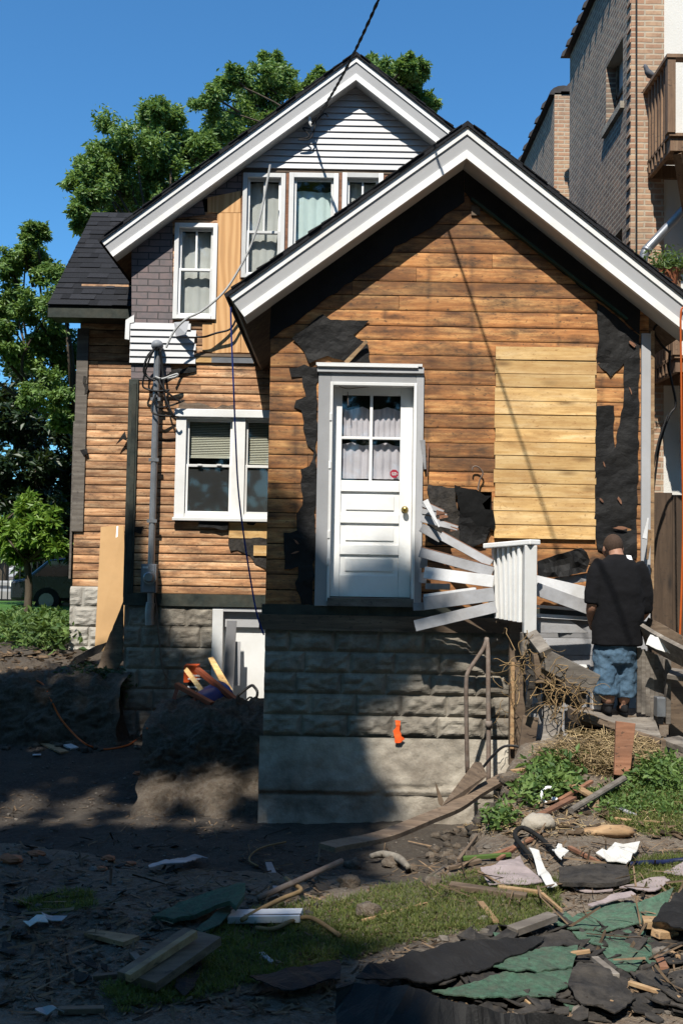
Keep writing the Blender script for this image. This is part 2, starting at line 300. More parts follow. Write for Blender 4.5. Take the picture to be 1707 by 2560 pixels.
# ------------------------------------------------------------------ mesh collecting
class MB:
    def __init__(s): s.v = []; s.f = []; s.r = []
    def add(s, pts, faces, r=None):
        r = R.random() if r is None else r; k = len(s.v)
        s.v += [tuple(p) for p in pts]; s.r += [r] * len(pts); s.f += [tuple(i + k for i in f) for f in faces]; return s
    def poly(s, pts, r=None): return s.add(pts, [tuple(range(len(pts)))], r)
    def prism(s, pts, vec, r=None):
        n = len(pts); vec = Vector(vec); q = [Vector(p) + vec for p in pts]
        return s.add([Vector(p) for p in pts] + q, [tuple(range(n)), tuple(range(2 * n - 1, n - 1, -1))] + [(i, i + n, (i + 1) % n + n, (i + 1) % n) for i in range(n)], r)
    def box(s, x0, x1, y0, y1, z0_, z1_, r=None):
        return s.prism([(x0, y0, z0_), (x1, y0, z0_), (x1, y0, z1_), (x0, y0, z1_)], (0, y1 - y0, 0), r)
    def beam(s, p, q, wd, th, up=(0, 0, 1), r=None, taper=1.0, bend=0.0, n=1, twist=0.0):
        p, q = Vector(p), Vector(q); d = (q - p).normalized(); up = Vector(up)
        a = up.cross(d)
        if a.length < 1e-3: a = Vector((1, 0, 0)).cross(d)
        a.normalize(); b = d.cross(a)
        pts = []
        for i in range(n + 1):
            t = i / n; c = p.lerp(q, t) + b * bend * math.sin(math.pi * t); k = 1 + (taper - 1) * t
            an = twist * t; aa = a * math.cos(an) + b * math.sin(an); bb = b * math.cos(an) - a * math.sin(an)
            pts += [c + aa * wd / 2 * k * sx + bb * th / 2 * sy for sx, sy in ((-1, -1), (1, -1), (1, 1), (-1, 1))]
        fs = [(3, 2, 1, 0), tuple(4 * n + k for k in range(4))]
        for i in range(n):
            for k in range(4): fs.append((4 * i + k, 4 * i + (k + 1) % 4, 4 * i + 4 + (k + 1) % 4, 4 * i + 4 + k))
        return s.add(pts, fs, r)
    def tube(s, pts, rr, n=7, r=None, cap=True):
        pts = [Vector(p) for p in pts]; m = len(pts)
        rs = rr if isinstance(rr, (list, tuple)) else [rr] * m
        vs, fs = [], []; a = None
        for i in range(m):
            d = (pts[min(m - 1, i + 1)] - pts[max(0, i - 1)]).normalized()
            if a is None:
                a = d.cross(Vector((0, 0, 1)))
                if a.length < .05: a = d.cross(Vector((1, 0, 0)))
            a = (a - d * a.dot(d)).normalized(); b = d.cross(a)
            vs += [pts[i] + (a * math.cos(2 * math.pi * k / n) + b * math.sin(2 * math.pi * k / n)) * rs[i] for k in range(n)]
        for i in range(m - 1):
            for k in range(n): fs.append((i * n + k, i * n + (k + 1) % n, i * n + n + (k + 1) % n, i * n + n + k))
        if cap: fs += [tuple(range(n - 1, -1, -1)), tuple((m - 1) * n + k for k in range(n))]
        return s.add(vs, fs, r)
    def rings(s, rg, n=18, r=None, p=2.0):
        """rings of (centre, half width x, half depth y, tilt) lofted into a closed skin"""
        vs, fs = [], []
        for c, a, b in rg:
            for k in range(n):
                t = 2 * math.pi * k / n; ct, st = math.cos(t), math.sin(t)
                vs.append(Vector(c) + Vector((a * math.copysign(abs(ct) ** (2 / p), ct), b * math.copysign(abs(st) ** (2 / p), st), 0)))
        m = len(rg)
        for i in range(m - 1):
            for k in range(n): fs.append((i * n + k, i * n + (k + 1) % n, i * n + n + (k + 1) % n, i * n + n + k))
        fs += [tuple(range(n - 1, -1, -1)), tuple((m - 1) * n + k for k in range(n))]
        return s.add(vs, fs, r)
    def ball(s, c, rx, ry, rz, n=14, m=9, r=None, jit=0):
        c = Vector(c); vs = [c + Vector((0, 0, rz))]; fs = []
        for i in range(1, m):
            t = math.pi * i / m
            for k in range(n):
                p = 2 * math.pi * k / n; d = Vector((math.sin(t) * math.cos(p), math.sin(t) * math.sin(p), math.cos(t)))
                g = 1 + jit * nz(d.x * 2 + c.x * 9, d.y * 2 + c.y * 9, d.z * 2)
                vs.append(c + Vector((d.x * rx, d.y * ry, d.z * rz)) * g)
        vs.append(c - Vector((0, 0, rz)))
        for k in range(n):
            fs.append((0, 1 + k, 1 + (k + 1) % n)); o = 1 + (m - 2) * n; fs.append((len(vs) - 1, o + (k + 1) % n, o + k))
            for i in range(m - 2): a = 1 + i * n; fs.append((a + k, a + n + k, a + n + (k + 1) % n, a + (k + 1) % n))
        return s.add(vs, fs, r)
    def build(s, name, mat, parent=None, smooth=False, bevel=0, fix=False):
        v = np.array(s.v, dtype=np.float64)
        if parent is not None: o3 = Vector(parent['base'])
        else: o3 = Vector(((v[:, 0].min() + v[:, 0].max()) / 2, (v[:, 1].min() + v[:, 1].max()) / 2, v[:, 2].min()))
        me = bpy.data.meshes.new(name); me.from_pydata((v - np.array(o3)).tolist(), [], s.f)
        at = me.attributes.new('rnd', 'FLOAT', 'POINT'); at.data.foreach_set('value', np.array(s.r, dtype=np.float32))
        me.materials.append(MAT[mat] if isinstance(mat, str) else mat)
        if fix:
            bm = bmesh.new(); bm.from_mesh(me); bmesh.ops.recalc_face_normals(bm, faces=bm.faces); bm.to_mesh(me); bm.free()
        if smooth: me.polygons.foreach_set('use_smooth', [True] * len(me.polygons))
        o = bpy.data.objects.new(name, me); COL.objects.link(o)
        if parent is not None: o.parent = parent; o['base'] = tuple(o3); 
        else: o.location = o3; o['base'] = tuple(o3)
        if bevel:
            b = o.modifiers.new('bevel', 'BEVEL'); b.width = bevel; b.segments = 2; b.limit_method = 'ANGLE'
        return o
def tag(o, label, cat, group=None, kind=None):
    o['label'] = label; o['category'] = cat
    if group: o['group'] = group
    if kind: o['kind'] = kind
    return o
def thing(name, label, cat, loc, group=None):
    o = bpy.data.objects.new(name, None); COL.objects.link(o); o.location = loc; o['base'] = tuple(loc); o.empty_display_size = .2
    return tag(o, label, cat, group)
def struct(o, kind='structure'): o['kind'] = kind; return o
def sub(parent_part):
    """sub-parts share their part's base (parts keep local offset 0)"""
    return parent_part
def clip(poly, conv):
    out = list(poly)
    for i in range(len(conv)):
        a, b = conv[i], conv[(i + 1) % len(conv)]; inp = out; out = []
        if not inp: return []
        side = lambda p: (b[0] - a[0]) * (p[1] - a[1]) - (b[1] - a[1]) * (p[0] - a[0])
        for j in range(len(inp)):
            p, q = inp[j], inp[(j + 1) % len(inp)]; sp, sq = side(p), side(q)
            if sp >= 0: out.append(p)
            if sp * sq < 0:
                t = sp / (sp - sq); out.append((p[0] + (q[0] - p[0]) * t, p[1] + (q[1] - p[1]) * t))
    return out
def plank_wall(mb, poly, zb, rows, Y, th, holes=(), gap=(.008,), jit=.004, joint=(1.2, 3.5), lap=0.0, rr=None, rnd_=0):
    """rows: list of heights from zb up; planks clipped to a convex outline (x, z), cut round holes"""
    xs = [p[0] for p in poly]; xa, xb = min(xs), max(xs); z = zb
    for k, h in enumerate(rows):
        g = gap[k % len(gap)]; za, zt = z, z + h - g; z += h
        cuts = sorted({za, zt} | {q for ho in holes for q in (ho[2], ho[3]) if za < q < zt})
        joints = [xa]; x = xa + R.uniform(.2, joint[1])
        while x < xb: joints.append(x); x += R.uniform(*joint)
        joints.append(xb)
        dj = [(R.random(), R.uniform(-jit, jit)) for _ in joints]
        for c0, c1 in zip(cuts, cuts[1:]):
            iv = [(joints[i] + .0015, joints[i + 1] - .0015, i) for i in range(len(joints) - 1)]
            for ho in holes:
                if ho[2] < (c0 + c1) / 2 < ho[3]:
                    nv = []
                    for a, b, i in iv:
                        if b <= ho[0] or a >= ho[1]: nv.append((a, b, i)); continue
                        if a < ho[0]: nv.append((a, ho[0], i))
                        if b > ho[1]: nv.append((ho[1], b, i))
                    iv = nv
            for a, b, i in iv:
                pl = clip([(a, c0), (b, c0), (b, c1), (a, c1)], poly)
                if len(pl) < 3: continue
                r, dy = dj[i]; n = len(pl)
                if rnd_ and n == 4 and c1 - c0 > .05 and abs(pl[0][1] - pl[1][1]) < 1e-6 and abs(pl[2][1] - pl[3][1]) < 1e-6:
                    q = []; hh_ = c1 - c0; xl = [pl[0][0], pl[3][0]]; xr = [pl[1][0], pl[2][0]]
                    for t, yo in ((0, rnd_ * 1.5), (.10, rnd_ * .55), (.3, .001), (.6, 0), (.86, rnd_ * .35), (1, rnd_)):
                        for xa2, xb2 in ((xl, xr),): q += [(xa2[0] + (xa2[1] - xa2[0]) * t, Y + dy + yo, c0 + hh_ * t), (xb2[0] + (xb2[1] - xb2[0]) * t, Y + dy + yo, c0 + hh_ * t)]
                    q += [(xl[0], Y + th, c0), (xr[0], Y + th, c0), (xl[1], Y + th, c1), (xr[1], Y + th, c1)]
                    mb.add(q, [(2 * k2, 2 * k2 + 1, 2 * k2 + 3, 2 * k2 + 2) for k2 in range(5)] + [(12, 13, 1, 0), (10, 11, 15, 14)], r); continue
                fr = [(p[0], Y + dy - lap * (zt - p[1]) / h, p[1]) for p in pl]; bk = [(p[0], Y + th, p[1]) for p in pl]
                mb.add(fr + bk, [tuple(range(n)), tuple(range(2 * n - 1, n - 1, -1))] + [(j, j + n, (j + 1) % n + n, (j + 1) % n) for j in range(n)], r if rr is None else rr)
def jag(pts, amp, step, seed=0):
    rn = random.Random(seed); out = []
    for i in range(len(pts)):
        a, b = pts[i], pts[(i + 1) % len(pts)]; L = math.dist(a, b); n = max(1, int(L / step))
        nx, ny = -(b[1] - a[1]) / max(L, 1e-6), (b[0] - a[0]) / max(L, 1e-6)
        for k in range(n):
            t = k / n; e = 0 if k == 0 else rn.uniform(-amp, amp)
            out.append((a[0] + (b[0] - a[0]) * t + nx * e, a[1] + (b[1] - a[1]) * t + ny * e))
    return out
def sheet(pts3, th, wob=.01, freq=6, cuts=3, up=None, curl=None, r=.5):
    """a cut sheet: outline in space, wrinkled and given thickness"""
    bm = bmesh.new(); vs = [bm.verts.new(p) for p in pts3]; f = bm.faces.new(vs); f.normal_update(); nrm = Vector(up) if up else f.normal.copy()
    bmesh.ops.triangulate(bm, faces=bm.faces[:], ngon_method='BEAUTY')
    for _ in range(cuts):
        big = [e for e in bm.edges if e.calc_length() > .07]
        if not big: break
        bmesh.ops.subdivide_edges(bm, edges=big, cuts=1); bmesh.ops.triangulate(bm, faces=[q for q in bm.faces if len(q.verts) > 3])
    for v in bm.verts:
        c = v.co; e = nz(c.x * freq, c.y * freq, c.z * freq) * wob + nz(c.x * freq * 3, c.y * freq * 3, c.z * freq * 3 + 5) * wob * .35
        if curl: e += curl(c)
        v.co = c + nrm * e
    ge = bmesh.ops.extrude_face_region(bm, geom=bm.faces[:]); nv = [g for g in ge['geom'] if isinstance(g, bmesh.types.BMVert)]
    bmesh.ops.translate(bm, verts=nv, vec=nrm * -th); bmesh.ops.recalc_face_normals(bm, faces=bm.faces)
    mb = MB(); bm.verts.index_update(); mb.v = [tuple(v.co) for v in bm.verts]; mb.f = [tuple(v.index for v in q.verts) for q in bm.faces]; mb.r = [r] * len(mb.v); bm.free(); return mb
def curve(pts, n=6):
    pts = [Vector(p) for p in pts]; out = []
    for i in range(len(pts) - 1):
        p0, p1, p2, p3 = pts[max(0, i - 1)], pts[i], pts[i + 1], pts[min(len(pts) - 1, i + 2)]
        for k in range(n):
            t = k / n; out.append(.5 * ((2 * p1) + (p2 - p0) * t + (2 * p0 - 5 * p1 + 4 * p2 - p3) * t * t + (3 * p1 - p0 - 3 * p2 + p3) * t ** 3))
    return out + [pts[-1]]
def leaves(pos, size, aspect=.42, spread=1.0, seed=0, droop=.3, up=.0):
    """folded pointed leaves (two triangles... as one bent rhombus each) at given points"""
    rn = np.random.default_rng(seed); pos = np.asarray(pos, float); n = len(pos)
    d = rn.normal(size=(n, 3)); d[:, 2] = d[:, 2] * .6 - droop + up; d /= np.linalg.norm(d, axis=1)[:, None]
    u = rn.normal(size=(n, 3)); u[:, 2] += .8; a = np.cross(d, u); a /= np.linalg.norm(a, axis=1)[:, None] + 1e-9
    nn = np.cross(a, d); L = (size * rn.uniform(.6, 1.3, n))[:, None]
    v = np.empty((n, 4, 3)); v[:, 0] = pos; v[:, 1] = pos + d * L * .45 + a * L * aspect * .5 + nn * L * .05
    v[:, 2] = pos + d * L - nn * L * .12; v[:, 3] = pos + d * L * .45 - a * L * aspect * .5 + nn * L * .05
    return v.reshape(-1, 3), np.repeat(rn.random(n), 4)
def quads(name, v, r, mat, parent=None):
    mb = MB(); n = len(v) // 4; mb.v = v.tolist(); mb.f = [(4 * i, 4 * i + 1, 4 * i + 2, 4 * i + 3) for i in range(n)]; mb.r = r.tolist()
    return mb.build(name, mat, parent)

# ------------------------------------------------------------------ ground, lawn, street
def axis(a, b, st, outs):
    c = list(np.arange(a, b, st)); lo = [a - o for o in reversed(outs)]; hi = [c[-1] + o for o in outs]; return lo + c + hi
gx = axis(-5.2, 4.6, .042, (.15, .4, .8, 1.5, 3, 6, 12, 25, 60, 150)); gy = axis(2.6, 13.2, .045, (.15, .4, .8, 1.5, 3, 6, 12, 25, 60, 150))
mb = MB(); nx, ny = len(gx), len(gy)
mb.v = [(x, y, gz(x, y)) for y in gy for x in gx]; mb.r = [max(0, min(1, .9 - .35 * sst(.9, -.6, p[0]) - 1.0 * max(0, .1 - p[2]) - (.3 if p[1] > 9.8 and p[0] < -.7 else 0) + .25 * nz(p[0] * 1.3, p[1] * 1.3, 8))) for p in mb.v]  # dug soil tone, also darkened in colour where the yard is shaded
mb.f = [(j * nx + i, j * nx + i + 1, j * nx + nx + i + 1, j * nx + nx + i) for j in range(ny - 1) for i in range(nx - 1)]
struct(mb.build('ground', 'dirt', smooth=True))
mb = MB(); lx = np.linspace(-14, -3.2, 30); ly = np.linspace(14.6, 27, 30)
mb.v = [(x, y, gz(x, y) + .06 + .02 * nz(x, y)) for y in ly for x in lx]; mb.r = [.7] * 900
mb.f = [(j * 30 + i, j * 30 + i + 1, j * 30 + 31 + i, j * 30 + 30 + i) for j in range(29) for i in range(29)]
struct(mb.build('lawn', 'lawn', smooth=True))
mb = MB(); mb.box(-40, 20, 31, 38, .2, .47); struct(mb.build('road', 'asphalt'))
mb = MB(); mb.box(-40, 20, 28.6, 30.9, .2, .58); struct(mb.build('pavement', 'pave'))
mb = MB(); mb.box(-40, 20, 38.1, 41, .2, .58); struct(mb.build('far_pavement', 'pave'))

def earth_bank(name, x0, x1, prof, seed, amp=.07):
    n1 = int((x1 - x0) / .03); pr = curve([Vector((0, y, z)) for y, z in prof], 14); m = len(pr); vs, fs = [], []
    for j, p in enumerate(pr):
        t = (pr[min(m - 1, j + 1)] - pr[max(0, j - 1)]).normalized(); nn = Vector((0, -t.z, t.y))
        for i in range(n1 + 1):
            x = x0 + (x1 - x0) * i / n1; e = min(1, min(i, n1 - i) / 6, min(j, m - 1 - j) / 3)
            q = Vector((x * 4 + seed, p.y * 4, p.z * 4)); h = noise.noise(q) * 1.0 + noise.noise(q * 2.7) * .55 + noise.noise(q * 7) * .35 + noise.noise(q * 16) * .2 - .8 * max(0, noise.noise(q * 4.3) - .25)
            vs.append(Vector((x, p.y, p.z)) + nn * (h * amp * e) + Vector((.05 * noise.noise(q * 1.3 + Vector((9, 0, 0))), 0, 0)))
    for j in range(m - 1):
        for i in range(n1): fs.append((j * (n1 + 1) + i, j * (n1 + 1) + i + 1, j * (n1 + 1) + n1 + 2 + i, j * (n1 + 1) + n1 + 1 + i))
    mb = MB(); mb.add(vs, fs, .25); return struct(mb.build(name, 'dirt', smooth=True))
earth_bank('earth_block', -1.92, -.72, ((9.3, -.86), (9.55, -.72), (9.74, -.58), (9.84, -.38), (9.93, -.2), (10.1, -.06), (10.5, .03), (11.0, .05), (11.2, -.2)), 3, .10)
earth_bank('earth_bank', -6.2, -2.5, ((11.25, -.75), (11.36, -.4), (11.45, -.15), (11.58, .06), (11.8, .18), (12.2, .22), (12.7, .22)), 7, .09)
# ------------------------------------------------------------------ the house
YP, YPF = 9.3, 9.03        # porch wall, porch rake
YM, YMF = 12.2, 12.0       # main wall, main rake
YW = 13.7                  # wing wall
H = thing('wooden_house', 'gabled wooden house stripped to bare brown boards, with white rakes and small porch wing', 'house', (.4, 11, 0))
def xz(p, Y): q = D(p, Y); return (q.x, q.z)
def gable(apex, eL, eR, Yf, Yw, Yb, pre):
    lay = {'roof': [], 'deck': [], 'rake_board': [], 'rake_trim': [], 'soffit': []}
    for e in (eL, eR):
        ux, uz = e[0] - apex[0], e[1] - apex[1]; L = math.hypot(ux, uz); ux, uz = ux / L, uz / L; c = abs(ux)
        n = (uz, -ux) if ux > 0 else (-uz, ux)
        if n[1] > 0: n = (-n[0], -n[1])
        A = lambda d: (apex[0], apex[1] - d / c); E = lambda d, o=0: (e[0] + n[0] * d + ux * o, e[1] + n[1] * d + uz * o)
        for key, d0, d1, y0, y1, o in (('roof', -.025, .012, Yf - .035, Yb, .03), ('deck', .012, .10, Yf + .03, Yb, 0), ('rake_trim', .012, .07, Yf - .014, Yf + .03, 0),
                                     ('rake_board', .07, .185, Yf, Yf + .03, 0), ('rake_trim', .185, .25, Yf - .014, Yf + .03, 0), ('soffit', .228, .248, Yf + .03, Yw - .002, 0)):
            q = [A(d0), E(d0, o), E(d1, o), A(d1)]; lay[key].append(([(p[0], y0, p[1]) for p in q], y1 - y0))
    mats = dict(roof='shingle', deck='old_wood', rake_board='rake_grey', rake_trim='clean', soffit='soffit')
    for k, L in lay.items():
        mb = MB()
        for q, d in L: mb.prism(q, (0, d, 0), .8)
        o = mb.build({'roof': pre + '_roof', 'deck': 'roof_deck'}.get(k, k), mats[k], H, fix=True)
        if k == 'roof':
            # ragged shingle tabs along the rake edge
            mt = MB()
            for e in (eL, eR):
                ux, uz = e[0] - apex[0], e[1] - apex[1]; L2 = math.hypot(ux, uz); ux, uz = ux / L2, uz / L2; s = 0.05
                nn = (uz, -ux) if ux < 0 else (-uz, ux)
                while s < L2 - .1:
                    a = (apex[0] + ux * s, apex[1] + uz * s); b = (a[0] + ux * .14, a[1] + uz * .14); hh = R.uniform(.003, .014)
                    pr = R.uniform(.0, .02)
                    mt.prism([(a[0] + nn[0] * .02, Yf - .036 - pr, a[1] + nn[1] * .02), (b[0] + nn[0] * .02, Yf - .036 - pr, b[1] + nn[1] * .02), (b[0] + nn[0] * (.026 + hh), Yf - .036 - pr, b[1] + nn[1] * (.026 + hh)), (a[0] + nn[0] * (.026), Yf - .036 - pr, a[1] + nn[1] * .026)], (0, .3, 0))
                    s += .145
            mt.build('shingle_course', 'shingle', o)
pA = xz(z0(1072, 288), YPF); pL = xz(z0(525, 678), YPF); pR = (2 * pA[0] - pL[0] + .02, pL[1] - .03)
pR = xz(z0(1622, 724), YPF)
gable(pA, pL, pR, YPF, YP, YM + .02, 'porch')
mA = xz(z0(818, 127), YMF); mL = xz(z0(233, 553), YMF); mR = (2 * mA[0] - mL[0], mL[1])
gable(mA, mL, mR, YMF, YM, 22.0, 'main')
def under(apex, e, d=.10):   # z of the roof's underside at x, on the wall plane
    ux, uz = e[0] - apex[0], e[1] - apex[1]; c = abs(ux) / math.hypot(ux, uz)
    return lambda x: apex[1] - d / c + (x - apex[0]) * uz / ux

# porch wall
pxl, pxr = D(z0(615, 1100), YP).x, D(z0(1488, 1050), YP).x
zs = D(z0(800, 1390), YP).z                                   # bottom of the boards
u1, u2 = under(pA, pL), under(pA, pR)
pp = [(pxl, zs), (pxr, zs), (pxr, u2(pxr)), (pA[0], u2(pA[0])), (pxl, u1(pxl))]
dx0, dx1, dz0, dz1 = rect(z5(588, 540), z5(1140, 1985), YP)   # door opening
hx0, hx1, hz0, hz1 = rect(z6(318, 1062), z6(506, 1236), YP)   # torn hole in the boards
mb = MB(); rows = []; zz = zs
while zz < pA[1]: rows.append(R.choice((.138, .142, .146, .134))); zz += rows[-1]
plank_wall(mb, pp, zs, rows, YP, .022, [(dx0, dx1, dz0, dz1), (hx0, hx1, hz0, hz1)], (.010, .007, .009), .004, (2.4, 6), rnd_=.003)
mb.build('porch_wall', 'porch_wood', H)
mb = MB(); plank_wall(mb, pp, zs, [9], YP + .024, .1, [(dx0, dx1, dz0, dz1), (hx0, hx1, hz0, hz1)], (0,), 0, (50, 51)); mb.build('wall_backing', 'black', H)
mb = MB(); mb.box(pxl, pxl + .03, YP + .126, YM, -.1, u1(pxl) - .02); mb.box(pxr - .03, pxr, YP + .126, YM + 5, -.3, u2(pxr) - .02)
mb.build('porch_side_wall', 'old_wood', H)
mb = MB(); mb.box(hx0 - .1, hx1 + .1, YP + .5, YP + .52, hz0 - .1, hz1 + .1); mb.build('wall_cavity', 'black', H)
# corner board and right-hand trim
a, b, c, d = rect(z6(1322, 200), z6(1384, 1440), YP); c = zs - .1
mb = MB(); mb.box(pxr - .075, pxr + .012, YP - .03, YP + .0, c, d + .02); mb.build('corner_board', 'grey_paint', H, bevel=.004)
mb = MB(); mb.box(pxr + .014, pxr + .05, YP - .012, YP + .03, c + .3, d + .05); mb.build('corner_edge', 'splinter', H)
# dark frieze under the right rake
f0, f1 = xz(z3(75, 1408), YP), xz(z3(1165, 2255), YP); mb = MB(); mb.beam((f0[0], YP - .02, f0[1]), (f1[0], YP - .02, f1[1]), .022, .075, (0, -1, 0)); mb.build('frieze_board', 'green_trim', H)
q = D(z3(108, 1480), YP - .012); mb = MB(); mb.box(q.x - .04, q.x + .04, YP - .02, YP - .002, q.z - .05, q.z + .05); mb.build('nailed_scrap', 'old_wood', H)
# lighter boards over an old window
a, b, c, d = rect(z6(524, 262), z6(1078, 1326), YP); mb = MB(); n = 14; hh = (d - c) / n
for k in range(n):
    o1, o2 = R.uniform(-.006, .006), R.uniform(-.006, .006); e1, e2 = R.uniform(-.012, .008), R.uniform(-.008, .012); yy = R.uniform(-.008, .004)
    mb.prism([(a + e1, YP - .022 + yy, c + k * hh + .004 + o1 * .4), (b + e2, YP - .022 + yy, c + k * hh + .004 + o2 * .4), (b + e2, YP - .022 + yy, c + k * hh + hh - .004 + o2 * .6), (a + e1, YP - .022 + yy, c + k * hh + hh - .004 + o1 * .6)], (0, .019, 0))
mb.build('boarded_window', 'new_wood', H)
def felt(zfn, pts, Y, name='tar_paper', mat='tar', amp=4, step=14, wob=.02, parent=None, seed=1, th=.004, r=.5):
    pts = jag([zfn(*p) for p in pts], amp, step, seed)
    return sheet([D(p, Y) for p in pts], th, wob, 5, 3, up=(0, -1, 0), r=r).build(name, mat, parent or H, smooth=False)
for sx_, xe2, hh_ in ((-1, pxl, .50), (1, pxr - .08, .40)):  # tar strips under the rakes, cut to blacken the eave shadow band
    uf = u1 if sx_ < 0 else u2; n_ = 26; rn = random.Random(8); up_ = [(pA[0] + (xe2 - pA[0]) * i / n_, uf(pA[0] + (xe2 - pA[0]) * i / n_) - .012) for i in range(n_ + 1)]
    dn = [(x + rn.uniform(-.02, .02), z - hh_ * (.95 + .12 * nz(x * 3, sx_)) - rn.uniform(0, .025)) for x, z in reversed(up_)]
    sheet([(x, YP - .012, z) for x, z in up_ + dn], .004, .006, 5, 2, up=(0, -1, 0)).build('tar_paper', 'tar', H)
felt(z5, [(320, 445), (420, 420), (505, 440), (500, 1000), (490, 1500), (478, 1995), (400, 1990), (360, 1850), (380, 1740), (290, 1760), (285, 1520), (372, 1505), (368, 1400), (408, 1340), (400, 1240), (395, 1110), (452, 1085), (482, 985), (440, 950), (412, 840), (400, 720), (352, 700), (365, 655), (430, 632), (405, 500), (335, 505)], YP - .016, seed=2)
felt(z5, [(540, 92), (590, 128), (842, 132), (740, 228), (835, 290), (850, 410), (700, 405), (570, 365), (452, 415), (420, 340), (340, 250)], YP - .02, seed=3, amp=2)
felt(z6, [(1085, 10), (1325, 195), (1322, 700), (1308, 1435), (1180, 1425), (1095, 1385), (1072, 1250), (1080, 900), (1086, 590), (1183, 585), (1190, 820), (1236, 560), (1240, 350), (1165, 425), (1092, 350), (1100, 190)], YP - .017, seed=4, amp=2.2, wob=.022)
felt(z6, [(155, 1022), (220, 1030), (305, 1042), (318, 1165), (400, 1215), (505, 1262), (490, 1310), (440, 1352), (320, 1345), (200, 1362), (152, 1340)], YP - .03, seed=5, wob=.03, mat='tar2')
felt(z6, [(300, 1025), (420, 1050), (470, 1085), (505, 1085), (455, 1130), (470, 1160), (515, 1165), (520, 1280), (480, 1255), (420, 1258), (330, 1190)], YP - .045, seed=6, wob=.02, mat='black')  # black sheet painted as the dark inside the torn hole
felt(z6, [(360, 1185), (430, 1255), (500, 1260), (470, 1340), (400, 1370), (330, 1340), (330, 1180)], YP - .055, seed=16, wob=.035, mat='tar')
for k, (zf_, p, q, wd) in enumerate(((z6, (1270, 228), (1305, 262), .05), (z6, (1268, 480), (1285, 530), .02), (z6, (1125, 895), (1135, 930), .02), (z6, (1205, 1090), (1225, 1130), .04), (z6, (1105, 1100), (1125, 1120), .035), (z5, (350, 1560), (385, 1600), .03), (z5, (330, 1660), (385, 1640), .03), (z6, (1180, 1260), (1270, 1265), .06))):
    a, b = D(zf_(*p), YP - .034), D(zf_(*q), YP - .03); m_ = (a + b) / 2; rr_ = (b - a).length / 2; mb = MB(); an = math.atan2(b.z - a.z, b.x - a.x); kk = 9
    mb.prism([m_ + Vector((math.cos(an) * math.cos(t) * rr_ * e1 - math.sin(an) * math.sin(t) * wd * .33 * e1, 0, math.sin(an) * math.cos(t) * rr_ * e1 + math.cos(an) * math.sin(t) * wd * .33 * e1)) for t, e1 in [(6.283 * i / kk, R.uniform(.6, 1.2)) for i in range(kk)]], (0, .004, 0)); mb.build('torn_wood_scrap', 'red_wood', H)
hk = curve([D(z6(x, y), YP - .05) for x, y in ((398, 945), (405, 925), (430, 925), (455, 950), (455, 970), (440, 1000), (430, 1055))], 5); mb = MB(); mb.tube(hk, .008, 6); mb.build('wire_hook', 'rust', H)
mb = MB(); mb.beam(D(z5(828, 268), YP - .06), D(z5(690, 412), YP - .03), .03, .015, (0, -1, 0), taper=1.4); mb.build('loose_sliver', 'splinter', H)
for p, q in (((1190, 915), (1208, 1105)), ((1228, 935), (1222, 1150))):
    mb = MB(); mb.beam(D(z5(*p), YP - .03), D(z5(*q), YP - .04), .05 if p[0] < 1200 else .02, .012, (0, -1, 0), taper=.35); mb.build('split_clapboard', 'clap' if p[0] < 1200 else 'red_wood', H)

# door with its casing
DR = MB(); Yd = YP - .035
ox0, ox1, oz0, oz1 = rect(z5(500, 478), z5(1192, 2005), Yd); ix0, ix1, iz0, iz1 = rect(z5(583, 548), z5(1140, 1985), Yd)
DR.box(ox0, ix0, Yd, YP - .002, oz0, oz1); DR.box(ix1, ox1, Yd, YP - .002, oz0, oz1); DR.box(ix0, ix1, Yd, YP - .002, iz1, oz1)
a, b, c, d = rect(z5(505, 442), z5(1200, 474), Yd); DR.box(a, b, Yd - .025, YP - .002, c - .005, d + .005)
door = DR.build('door', 'grey_paint', H, bevel=.004)
a, b, c, d = rect(z5(498, 418), z5(1188, 440), Yd); mb = MB(); mb.box(a, b, Yd - .04, YP - .002, c + .008, d); mb.box(a + .01, b - .04, Yd - .045, YP, c - .004, c + .006); mb.build('drip_cap', 'white', door)
wv = .032; mb = MB(); mb.box(ix0 - .008, ix0 + wv * .6, Yd - .014, YP + .06, iz0 + .02, iz1 + .012); mb.box(ix1 - wv * .6, ix1 + .008, Yd - .014, YP + .06, iz0 + .02, iz1 + .012); mb.box(ix0 + wv * .6, ix1 - wv * .6, Yd - .014, YP + .06, iz1 - .018, iz1 + .012)
mb.build('storm_frame', 'clean', door, bevel=.003)
mb = MB()
for zz in (.35, .6, 1.25, 1.7): mb.box(ix0 - .012, ix0 + .012, Yd - .022, Yd - .013, iz0 + zz, iz0 + zz + .07)
mb.build('hinge', 'clean', door, bevel=.003)
jb = MB(); Ys = YP + .075
jb.box(ix0 - .02, ix0 + .018, YP + .062, YP + .2, iz0, iz1 + .02); jb.box(ix1 - .018, ix1 + .02, YP + .062, YP + .2, iz0, iz1 + .02); jb.box(ix0 + .019, ix1 - .019, YP + .062, YP + .2, iz1 - .01, iz1 + .02); jb.build('jamb', 'grey_paint', door)
sx0, sx1 = ix0 + .02, ix1 - .02; szb = D(z5(850, 1940), Ys).z; szt = iz1 - .012
gx0, gx1, gz0, gz1 = rect(z5(664, 622), z5(1046, 1180), Ys)
sl = MB(); e = .001
sl.box(sx0, gx0, Ys, Ys + .04, szb, szt, .9); sl.box(gx1, sx1, Ys, Ys + .04, szb, szt, .9); sl.box(gx0 + e, gx1 - e, Ys, Ys + .04, gz1, szt, .9)
pz = [D(z5(850, y), Ys).z for y in (1225, 1252, 1400, 1458, 1600, 1664, 1800)]
